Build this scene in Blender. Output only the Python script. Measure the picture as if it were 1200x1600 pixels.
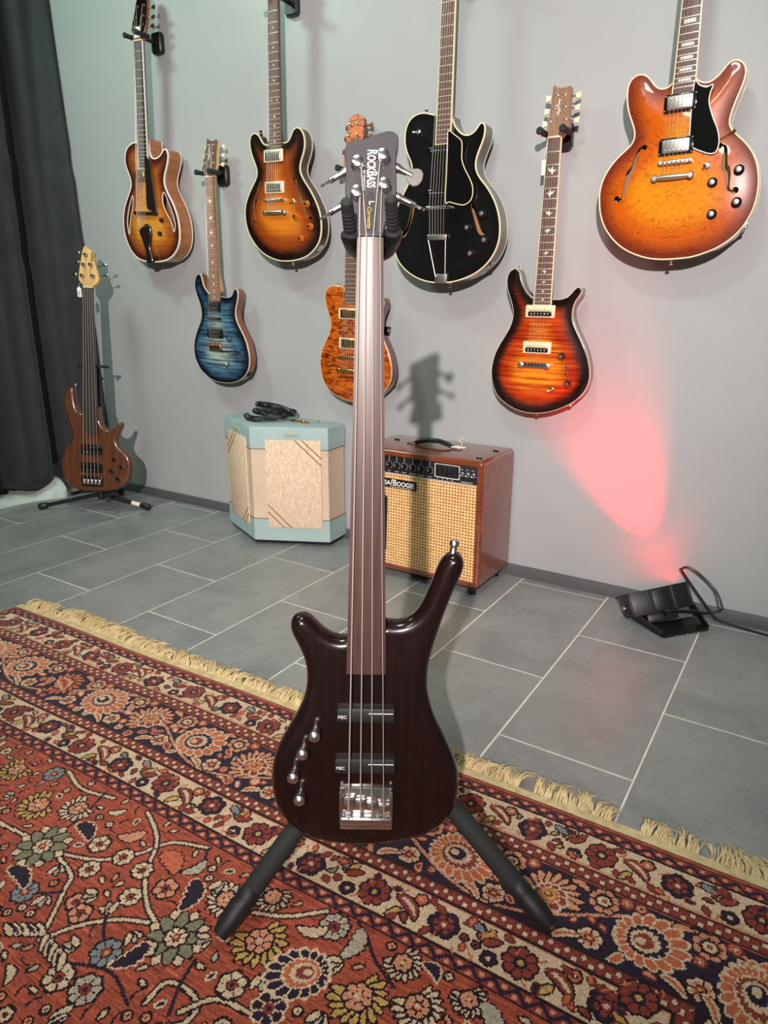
import bpy, bmesh, math, random
import numpy as np
from mathutils import Vector, Matrix
from mathutils.geometry import delaunay_2d_cdt

for _o in list(bpy.data.objects): bpy.data.objects.remove(_o)
SC = bpy.context.scene
COL = SC.collection
PI = math.pi
random.seed(7); RNG = np.random.default_rng(7)

# ------------------------------------------------------------------ camera
CAM_H = 0.9609; F_PX = 1081.34; PITCH = 0.2977; YAW = 0.5672; ROLL = 0.0032
cam = bpy.data.cameras.new('camera'); camo = bpy.data.objects.new('camera', cam); COL.objects.link(camo)
cam.sensor_fit = 'VERTICAL'; cam.sensor_height = 24.0; cam.lens = 24.0 * F_PX / 1600.0
cam.clip_start = 0.02
_f = Vector((-math.sin(YAW)*math.cos(PITCH), math.cos(YAW)*math.cos(PITCH), -math.sin(PITCH)))
_r = Vector((math.cos(YAW), math.sin(YAW), 0)); _u = _r.cross(_f)
_r2 = _r*math.cos(ROLL) + _u*math.sin(ROLL); _u2 = _u*math.cos(ROLL) - _r*math.sin(ROLL)
camo.matrix_world = Matrix(((_r2.x, _u2.x, -_f.x, 0), (_r2.y, _u2.y, -_f.y, 0), (_r2.z, _u2.z, -_f.z, CAM_H), (0, 0, 0, 1)))
SC.camera = camo

# ------------------------------------------------------------------ world, lights, exposure
SC.view_settings.view_transform = 'Standard'; SC.view_settings.look = 'None'
SC.view_settings.exposure = 0.0; SC.view_settings.gamma = 1.0; SC.view_settings.use_curve_mapping = False
wd = bpy.data.worlds.new('world'); SC.world = wd; wd.use_nodes = True
wd.node_tree.nodes['Background'].inputs[0].default_value = (0.5, 0.55, 0.53, 1)
wd.node_tree.nodes['Background'].inputs[1].default_value = 0.02

def lamp(name, kind, loc, aim, energy, color, **kw):
    l = bpy.data.lights.new(name, kind); l.energy = energy; l.color = color
    for k, v in kw.items(): setattr(l, k, v)
    o = bpy.data.objects.new(name, l); COL.objects.link(o); o.location = loc
    o.rotation_euler = (Vector(aim) - Vector(loc)).to_track_quat('-Z', 'Y').to_euler()
    return o
# the warm track spot behind the photographer that throws the bass's shadow on the wall
lamp('track_spot', 'SPOT', (0.75, -1.85, 2.05), (-1.50, 2.24, 0.82), 960, (1.0, 0.90, 0.87), spot_size=math.radians(53), spot_blend=0.95, shadow_soft_size=0.03)
# cooler ceiling lamps
lamp('ceiling_panel_wall', 'AREA', (-2.75, 1.00, 2.72), (-2.75, 2.0, 1.0), 21, (0.68, 1.0, 0.82), shape='RECTANGLE', size=0.45, size_y=0.2)
lamp('ceiling_panel_middle', 'AREA', (-0.7, 0.45, 2.74), (-0.8, 1.3, 0.0), 17, (0.84, 1.0, 0.92), shape='RECTANGLE', size=0.45, size_y=0.2)
lamp('ceiling_panel_rear', 'AREA', (-0.6, -1.3, 2.74), (-0.6, -0.6, 0.0), 15, (0.95, 1.0, 0.97), shape='RECTANGLE', size=0.9, size_y=0.3)

# ------------------------------------------------------------------ node material helpers
def new_mat(name):
    m = bpy.data.materials.new(name); m.use_nodes = True
    nt = m.node_tree; return m, nt, nt.nodes['Principled BSDF']
def srgb(r, g, b):
    f = lambda c: (c/255/12.92 if c <= 10.3 else ((c/255+0.055)/1.055)**2.4)
    return (f(r), f(g), f(b), 1.0)
def N(nt, t, **kw):
    n = nt.nodes.new(t)
    for k, v in kw.items():
        if isinstance(k, str) and hasattr(n, k): setattr(n, k, v)
        else: n.inputs[k].default_value = v
    return n
def L(nt, a, b): nt.links.new(a, b)
def ramp(nt, src, stops, interp='LINEAR'):
    r = nt.nodes.new('ShaderNodeValToRGB'); r.color_ramp.interpolation = interp
    e = r.color_ramp.elements
    while len(e) < len(stops): e.new(0.5)
    for i, (p, c) in enumerate(stops): e[i].position = p; e[i].color = c
    L(nt, src, r.inputs[0]); return r.outputs[0]
def objcoord(nt, scale=(1, 1, 1), mirror=False, rot=(0, 0, 0)):
    tc = nt.nodes.new('ShaderNodeTexCoord'); out = tc.outputs['Object']
    if mirror:
        sp = nt.nodes.new('ShaderNodeSeparateXYZ'); L(nt, out, sp.inputs[0])
        ab = nt.nodes.new('ShaderNodeMath'); ab.operation = 'ABSOLUTE'; L(nt, sp.outputs[0], ab.inputs[0])
        cb = nt.nodes.new('ShaderNodeCombineXYZ'); L(nt, ab.outputs[0], cb.inputs[0]); L(nt, sp.outputs[1], cb.inputs[1]); L(nt, sp.outputs[2], cb.inputs[2]); out = cb.outputs[0]
    mp = nt.nodes.new('ShaderNodeMapping'); mp.inputs['Scale'].default_value = scale; mp.inputs['Rotation'].default_value = rot
    L(nt, out, mp.inputs[0]); return mp.outputs[0]
def noise(nt, vec, scale=5, detail=3, rough=0.5, dist=0):
    n = nt.nodes.new('ShaderNodeTexNoise'); n.inputs['Scale'].default_value = scale; n.inputs['Detail'].default_value = detail
    n.inputs['Roughness'].default_value = rough; n.inputs['Distortion'].default_value = dist
    L(nt, vec, n.inputs['Vector']); return n.outputs['Fac']
def mixc(nt, fac, a, b, mode='MIX'):
    m = nt.nodes.new('ShaderNodeMix'); m.data_type = 'RGBA'; m.blend_type = mode
    if isinstance(fac, (int, float)): m.inputs[0].default_value = fac
    else: L(nt, fac, m.inputs[0])
    for i, c in ((6, a), (7, b)):
        if isinstance(c, tuple): m.inputs[i].default_value = c
        else: L(nt, c, m.inputs[i])
    return m.outputs[2]
def bump(nt, bs, h, strength=0.3, dist=0.001):
    b = nt.nodes.new('ShaderNodeBump'); b.inputs['Strength'].default_value = strength; b.inputs['Distance'].default_value = dist
    L(nt, h, b.inputs['Height']); L(nt, b.outputs[0], bs.inputs['Normal'])
def pm(name, col, rough=0.5, metal=0.0, coat=0.0, var=0.0, vscale=(20, 20, 20), bmp=0.0, spec=0.5):
    m, nt, bs = new_mat(name)
    bs.inputs['Roughness'].default_value = rough; bs.inputs['Metallic'].default_value = metal
    bs.inputs['Coat Weight'].default_value = coat; bs.inputs['Coat Roughness'].default_value = 0.06
    bs.inputs['Specular IOR Level'].default_value = spec
    c = srgb(*col); bs.inputs['Base Color'].default_value = c
    if var or bmp:
        f = noise(nt, objcoord(nt, vscale), 1.0, 4, 0.6)
        if var:
            lo = tuple(x*(1-var) for x in c[:3]) + (1,); hi = tuple(min(1, x*(1+var)) for x in c[:3]) + (1,)
            L(nt, ramp(nt, f, [(0.3, lo), (0.7, hi)]), bs.inputs['Base Color'])
        if bmp: bump(nt, bs, f, bmp, 0.001)
    return m
def wood(name, c1, c2, rough=0.35, scale=(60, 60, 4), coat=0.3, coat_r=0.08):
    m, nt, bs = new_mat(name)
    f = noise(nt, objcoord(nt, scale), 1.0, 5, 0.65, 0.4)
    L(nt, ramp(nt, f, [(0.28, srgb(*c1)), (0.72, srgb(*c2))]), bs.inputs['Base Color'])
    bs.inputs['Roughness'].default_value = rough; bs.inputs['Coat Weight'].default_value = coat; bs.inputs['Coat Roughness'].default_value = coat_r
    return m
def burst(name, c_mid, c_ring, c_edge, d_edge=0.012, d_ring=0.045, d_mid=0.10, figure='flame', fig=0.35, figcol=None, rough=0.25, fscale=1.0):
    """A sprayed sunburst: the stain darkens with the distance to the rim (stored per vertex as 'edge')."""
    m, nt, bs = new_mat(name)
    at = nt.nodes.new('ShaderNodeAttribute'); at.attribute_name = 'edge'
    nz = noise(nt, objcoord(nt, (9, 9, 9)), 1.0, 2)
    ma = nt.nodes.new('ShaderNodeMath'); ma.operation = 'MULTIPLY_ADD'; L(nt, nz, ma.inputs[0]); ma.inputs[1].default_value = 0.03; ma.inputs[2].default_value = -0.015
    ad = nt.nodes.new('ShaderNodeMath'); ad.operation = 'ADD'; L(nt, at.outputs['Fac'], ad.inputs[0]); L(nt, ma.outputs[0], ad.inputs[1])
    mu = nt.nodes.new('ShaderNodeMath'); mu.operation = 'MULTIPLY'; L(nt, ad.outputs[0], mu.inputs[0]); mu.inputs[1].default_value = 1/0.2
    col = ramp(nt, mu.outputs[0], [(max(0, d_edge/0.2), srgb(*c_edge)), (d_ring/0.2, srgb(*c_ring)), (d_mid/0.2, srgb(*c_mid))], 'EASE')
    if figure == 'flame':
        f = noise(nt, objcoord(nt, (5*fscale, 1, 95*fscale), True, (0, 0.25, 0)), 1.0, 3, 0.55, 0.5); st = [(0.36, (1-fig,)*3+(1,)), (0.62, (1, 1, 1, 1))]
    elif figure == 'quilt':
        f = noise(nt, objcoord(nt, (26*fscale, 1, 52*fscale), True), 1.0, 2, 0.5, 1.6); st = [(0.34, (1-fig,)*3+(1,)), (0.5, (1, 1, 1, 1)), (0.66, (1-fig*0.35,)*3+(1,))]
    else:
        f = noise(nt, objcoord(nt, (150, 1, 6), True), 1.0, 4, 0.6); st = [(0.35, (1-fig,)*3+(1,)), (0.65, (1, 1, 1, 1))]
    if figcol: st = [(p, (c if c[0] > 0.999 else srgb(*figcol))) for p, c in st]
    L(nt, mixc(nt, 1.0, col, ramp(nt, f, st), 'MULTIPLY'), bs.inputs['Base Color'])
    bs.inputs['Roughness'].default_value = rough; bs.inputs['Coat Weight'].default_value = 1.0; bs.inputs['Coat Roughness'].default_value = 0.03
    return m

M = {}
M['chrome'] = pm('chrome', (205, 205, 208), 0.12, 1.0)
M['nickel'] = pm('nickel', (216, 208, 200), 0.34, 1.0)
M['gold'] = pm('gold', (214, 170, 92), 0.2, 1.0)
M['dark_chrome'] = pm('dark_chrome', (84, 82, 82), 0.22, 1.0)
M['steel'] = pm('string_steel', (190, 184, 176), 0.4, 0.55)
M['bass_string'] = pm('wound_string', (206, 194, 184), 0.4, 0.55)
M['fret'] = pm('fret_wire', (222, 214, 202), 0.45, 0.75)
M['black_plastic'] = pm('black_plastic', (20, 20, 21), 0.35)
M['black_gloss'] = pm('black_gloss', (12, 12, 13), 0.12, coat=0.6)
M['matt_black'] = pm('matt_black', (24, 25, 26), 0.55)
M['foam'] = pm('black_foam', (33, 34, 34), 0.8, var=0.1, vscale=(300, 300, 300), bmp=0.2)
M['rubber'] = pm('black_rubber', (26, 26, 27), 0.38)
M['powder'] = pm('powder_coat', (22, 23, 24), 0.4)
M['cream'] = pm('cream_plastic', (232, 214, 176), 0.4)
M['ivory'] = pm('ivory_button', (236, 222, 186), 0.3, coat=0.3)
M['binding'] = pm('ivory_binding', (236, 218, 176), 0.35, coat=0.4)
M['white_binding'] = pm('white_binding', (238, 226, 216), 0.35, coat=0.4)
M['pearl'] = pm('pearl_inlay', (222, 220, 210), 0.25, var=0.15, vscale=(90, 90, 90), coat=0.3)
M['rosewood'] = wood('rosewood', (70, 46, 38), (112, 78, 66), 0.5, (160, 60, 7), 0.1)
M['rosewood_light'] = wood('pale_rosewood', (116, 76, 54), (158, 112, 82), 0.5, (160, 60, 7), 0.1)
M['ebony'] = pm('ebony', (44, 38, 38), 0.4, var=0.12, vscale=(120, 60, 8), coat=0.15)
M['ebony_dark'] = pm('ebony_dark', (30, 22, 20), 0.35, coat=0.2)
M['maple'] = wood('maple', (196, 150, 88), (224, 182, 118), 0.35, (90, 90, 7), 0.5)
M['mahogany'] = wood('mahogany', (112, 56, 32), (146, 80, 48), 0.3, (110, 110, 8), 0.6)
M['mahogany_red'] = wood('mahogany_red', (84, 22, 24), (120, 36, 36), 0.3, (110, 110, 8), 0.6)
M['mahogany_dark'] = wood('mahogany_dark', (36, 18, 14), (54, 28, 20), 0.25, (110, 110, 8), 0.8)
M['tan_inside'] = pm('bare_wood_inside', (160, 118, 80), 0.7, var=0.1, vscale=(90, 90, 10))
M['paper'] = pm('white_paper', (232, 228, 220), 0.7)
M['print_black'] = pm('printed_ink', (26, 24, 26), 0.6)
M['print_white'] = pm('white_print', (232, 226, 222), 0.5)
M['print_gold'] = pm('gold_print', (206, 158, 70), 0.45, 0.3)
M['amber'] = pm('amber_knob', (196, 104, 22), 0.12, coat=0.8)

# ------------------------------------------------------------------ mesh helpers
def child(o, parent):
    if parent is not None: o.parent = parent
    return o
def link(name, me, parent=None):
    o = bpy.data.objects.new(name, me); COL.objects.link(o); return child(o, parent)
def tag(o, label, cat, group=None, kind=None):
    o['label'] = label; o['category'] = cat
    if group: o['group'] = group
    if kind: o['kind'] = kind
    return o
def thing(name, label, cat, loc=(0, 0, 0), group=None, mat=None):
    o = bpy.data.objects.new(name, None); COL.objects.link(o); o.empty_display_size = 0.05
    if mat is not None: o.matrix_world = mat
    else: o.location = loc
    return tag(o, label, cat, group)
def struct(o): o['kind'] = 'structure'; return o

class MB:
    """collects vertices and faces, then links them as one mesh object"""
    def __init__(s): s.v = []; s.f = []
    def add(s, vs, fs):
        k = len(s.v); s.v += [tuple(v) for v in vs]; s.f += [tuple(i+k for i in f) for f in fs]; return s
    def box(s, c, d, bev=0.0, rot=None, seg=2):
        bm = bmesh.new(); bmesh.ops.create_cube(bm, size=1.0)
        for v in bm.verts: v.co = Vector((v.co.x*d[0], v.co.y*d[1], v.co.z*d[2]))
        if bev > 0: bmesh.ops.bevel(bm, geom=bm.edges[:], offset=min(bev, min(d)*0.49), segments=seg, affect='EDGES', profile=0.5)
        bm.verts.index_update(); c = Vector(c)
        vs = [(rot @ v.co if rot else v.co) + c for v in bm.verts]
        s.add(vs, [[v.index for v in f.verts] for f in bm.faces]); bm.free(); return s
    def cyl(s, p0, p1, r0, r1=None, n=16, cap=True):
        p0, p1 = Vector(p0), Vector(p1); r1 = r0 if r1 is None else r1
        d = (p1-p0).normalized(); a = d.orthogonal().normalized(); b = d.cross(a)
        vs = []
        for p, r in ((p0, r0), (p1, r1)):
            vs += [p + a*(r*math.cos(2*PI*i/n)) + b*(r*math.sin(2*PI*i/n)) for i in range(n)]
        fs = [(i, (i+1) % n, n+(i+1) % n, n+i) for i in range(n)]
        if cap: fs += [tuple(range(n-1, -1, -1)), tuple(range(n, 2*n))]
        return s.add(vs, fs)
    def lathe(s, o, axis, prof, n=20):
        o, d = Vector(o), Vector(axis).normalized(); a = d.orthogonal().normalized(); b = d.cross(a)
        vs = []; fs = []
        for r, h in prof: vs += [o + d*h + a*(r*math.cos(2*PI*i/n)) + b*(r*math.sin(2*PI*i/n)) for i in range(n)]
        for k in range(len(prof)-1):
            fs += [(k*n+i, k*n+(i+1) % n, (k+1)*n+(i+1) % n, (k+1)*n+i) for i in range(n)]
        fs += [tuple(range(n-1, -1, -1)), tuple((len(prof)-1)*n+i for i in range(n))]
        return s.add(vs, fs)
    def tube(s, pts, r, n=6, closed=False, cap=True):
        pts = [Vector(p) for p in pts]; m = len(pts); rr = r if isinstance(r, (list, tuple)) else [r]*m
        vs = []; prev = None
        for i, p in enumerate(pts):
            if closed: t = (pts[(i+1) % m]-pts[i-1])
            else: t = pts[min(i+1, m-1)]-pts[max(i-1, 0)]
            t.normalize()
            a = t.orthogonal().normalized() if prev is None else (prev - t*prev.dot(t)).normalized()
            prev = a; b = t.cross(a)
            vs += [p + a*(rr[i]*math.cos(2*PI*j/n)) + b*(rr[i]*math.sin(2*PI*j/n)) for j in range(n)]
        fs = []
        for i in range(m if closed else m-1):
            k = (i+1) % m
            fs += [(i*n+j, i*n+(j+1) % n, k*n+(j+1) % n, k*n+j) for j in range(n)]
        if not closed and cap: fs += [tuple(range(n-1, -1, -1)), tuple((m-1)*n+j for j in range(n))]
        return s.add(vs, fs)
    def prism(s, pts, y0, y1, bev=0.0):
        """polygon in (x, z), from y0 (front) to y1 (back), the front rim chamfered"""
        n = len(pts); P = np.array(pts, float)
        nv = poly_normals(P)
        rings = [(P, y1)] + ([(P, y0+bev), (P-nv*bev, y0)] if bev else [(P, y0)])
        vs = [(p[0], y, p[1]) for R_, y in rings for p in R_]; fs = []
        for k in range(len(rings)-1): fs += [(k*n+i, k*n+(i+1) % n, (k+1)*n+(i+1) % n, (k+1)*n+i) for i in range(n)]
        fs += [tuple(range(n-1, -1, -1)), tuple((len(rings)-1)*n+i for i in range(n))]
        return s.add(vs, fs)
    def sphere(s, c, r, n=12, sc=(1, 1, 1)):
        c = Vector(c); vs = []; m = n//2
        for i in range(m+1):
            th = PI*i/m
            vs += [(c.x+sc[0]*r*math.sin(th)*math.cos(2*PI*j/n), c.y+sc[1]*r*math.sin(th)*math.sin(2*PI*j/n), c.z+sc[2]*r*math.cos(th)) for j in range(n)]
        fs = [(i*n+j, i*n+(j+1) % n, (i+1)*n+(j+1) % n, (i+1)*n+j) for i in range(m) for j in range(n)]
        return s.add(vs, fs)
    def move(s, f): s.v = [tuple(f(Vector(v))) for v in s.v]; return s
    def mesh(s, name, mat, smooth=True, ang=35):
        me = bpy.data.meshes.new(name); me.from_pydata(s.v, [], s.f); me.materials.append(M[mat] if isinstance(mat, str) else mat)
        bm = bmesh.new(); bm.from_mesh(me)
        bmesh.ops.remove_doubles(bm, verts=bm.verts, dist=1e-6); bmesh.ops.recalc_face_normals(bm, faces=bm.faces); bm.to_mesh(me); bm.free()
        if smooth: me.shade_smooth(); me.set_sharp_from_angle(angle=math.radians(ang))
        return me
    def build(s, name, mat, parent=None, smooth=True, ang=35): return link(name, s.mesh(name, mat, smooth, ang), parent)

def poly_normals(P):
    """outward unit normals of a closed polygon (either winding)"""
    area = 0.5*np.sum(P[:, 0]*np.roll(P[:, 1], -1) - np.roll(P[:, 0], -1)*P[:, 1])
    t = np.roll(P, -1, 0) - np.roll(P, 1, 0); t /= (np.linalg.norm(t, axis=1, keepdims=True)+1e-12)
    n = np.c_[t[:, 1], -t[:, 0]]
    return n if area > 0 else -n
def spline(pts, n, closed=False):
    P = np.array(pts, float); m = len(P); out = []
    ext = np.vstack([P[-1], P, P[0], P[1]]) if closed else np.vstack([2*P[0]-P[1], P, 2*P[-1]-P[-2]])
    segs = m if closed else m-1
    for i in range(segs):
        p0, p1, p2, p3 = ext[i], ext[i+1], ext[i+2], ext[i+3]
        for t in np.linspace(0, 1, 12, endpoint=False):
            out.append(0.5*((2*p1)+(-p0+p2)*t+(2*p0-5*p1+4*p2-p3)*t*t+(-p0+3*p1-3*p2+p3)*t**3))
    out.append(P[0] if closed else P[-1]); out = np.array(out)
    s = np.r_[0, np.cumsum(np.linalg.norm(np.diff(out, axis=0), axis=1))]
    q = np.linspace(0, s[-1], n+1)[:-1] if closed else np.linspace(0, s[-1], n)
    return np.c_[np.interp(q, s, out[:, 0]), np.interp(q, s, out[:, 1])]
def smooth_outline(P, it=2):
    P = P.copy()
    for _ in range(it): P[1:-1] = 0.25*P[:-2]+0.5*P[1:-1]+0.25*P[2:]
    return P
def seg_dist(Q, P):
    A = P; B = np.roll(P, -1, 0); d = B-A; l2 = (d**2).sum(1)+1e-18; best = np.full(len(Q), 1e9)
    for a, dd, l in zip(A, d, l2):
        t = np.clip(((Q-a)@dd)/l, 0, 1); e = Q-a-t[:, None]*dd; best = np.minimum(best, (e**2).sum(1))
    return np.sqrt(best)
def inside(Q, P):
    x, y = Q[:, 0], Q[:, 1]; r = np.zeros(len(Q), bool); x1, y1 = P[-1]
    for x2, y2 in P:
        c = ((y2 > y) != (y1 > y)); xi = (x1-x2)*(y-y2)/((y1-y2) if abs(y1-y2) > 1e-15 else 1e-15)+x2
        r ^= c & (x < xi); x1, y1 = x2, y2
    return r
def sheet(P, holes=(), step=0.009, insets=(0.002, 0.005, 0.009, 0.014)):
    """fill a closed outline with inner points; returns verts, tris, distance to the rim, index of each rim vertex"""
    n = len(P); nv = poly_normals(P); pts = [P]; 
    for h in holes: pts.append(np.array(h))
    k0 = sum(len(p) for p in pts)
    extra = []
    for d in insets:
        q = P - nv*d; ok = inside(q, P) & (seg_dist(q, P) > d*0.93); extra.append(q[ok])
    mn, mx = P.min(0), P.max(0)
    gx, gz = np.meshgrid(np.arange(mn[0], mx[0], step), np.arange(mn[1], mx[1], step)); gx = gx + (np.arange(gx.shape[0]) % 2)[:, None]*step/2
    q = np.c_[gx.ravel(), gz.ravel()]; ok = inside(q, P); q = q[ok]; q = q[seg_dist(q, P) > insets[-1]+step*0.4]; extra.append(q)
    ex = np.vstack(extra)
    for h in holes:
        h = np.array(h); ex = ex[~inside(ex, h)]; ex = ex[seg_dist(ex, h) > 0.002]
    allp = np.vstack(pts+[ex]); edges = []; k = 0
    for p in pts: edges += [(k+i, k+(i+1) % len(p)) for i in range(len(p))]; k += len(p)
    vo, _, fo, ov, _, _ = delaunay_2d_cdt([Vector(p) for p in allp], edges, [], 0, 1e-7)
    V = np.array([(v.x, v.y) for v in vo]); T = np.array([f for f in fo])
    c = V[T].mean(1); keep = inside(c, P)
    for h in holes: keep &= ~inside(c, np.array(h))
    T = T[keep]; inv = {}
    for i, l in enumerate(ov):
        for j in l: inv[j] = i
    rim = [[inv[i] for i in range(n)]]; k = n
    for h in holes: rim.append([inv[k+i] for i in range(len(h))]); k += len(h)
    d = seg_dist(V, P); d[rim[0]] = 0
    return V, T, d, rim
def attr_edge(me, d):
    a = me.attributes.new('edge', 'FLOAT', 'POINT'); a.data.foreach_set('value', np.asarray(d, np.float32))
def raw_mesh(name, V, F, mat, ang=40):
    me = bpy.data.meshes.new(name); me.from_pydata([tuple(v) for v in V], [], [tuple(int(i) for i in f) for f in F]); me.materials.append(M[mat] if isinstance(mat, str) else mat)
    me.shade_smooth(); me.set_sharp_from_angle(angle=math.radians(ang)); return me
def text_mesh(name, body, size, mat, parent, matrix, align='CENTER', extrude=0.0003, shear=0.0, sx=1.0):
    cu = bpy.data.curves.new(name, 'FONT'); cu.body = body; cu.size = size; cu.align_x = align; cu.align_y = 'CENTER'; cu.extrude = extrude; cu.shear = shear; cu.resolution_u = 3
    tmp = bpy.data.objects.new(name+'_tmp', cu); COL.objects.link(tmp)
    me = bpy.data.meshes.new_from_object(tmp.evaluated_get(bpy.context.evaluated_depsgraph_get())); me.name = name
    bpy.data.objects.remove(tmp); bpy.data.curves.remove(cu)
    me.materials.clear(); me.materials.append(M[mat])
    me.transform(Matrix.Diagonal((sx, 1, 1, 1))); me.transform(matrix)
    return link(name, me, parent)

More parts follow.
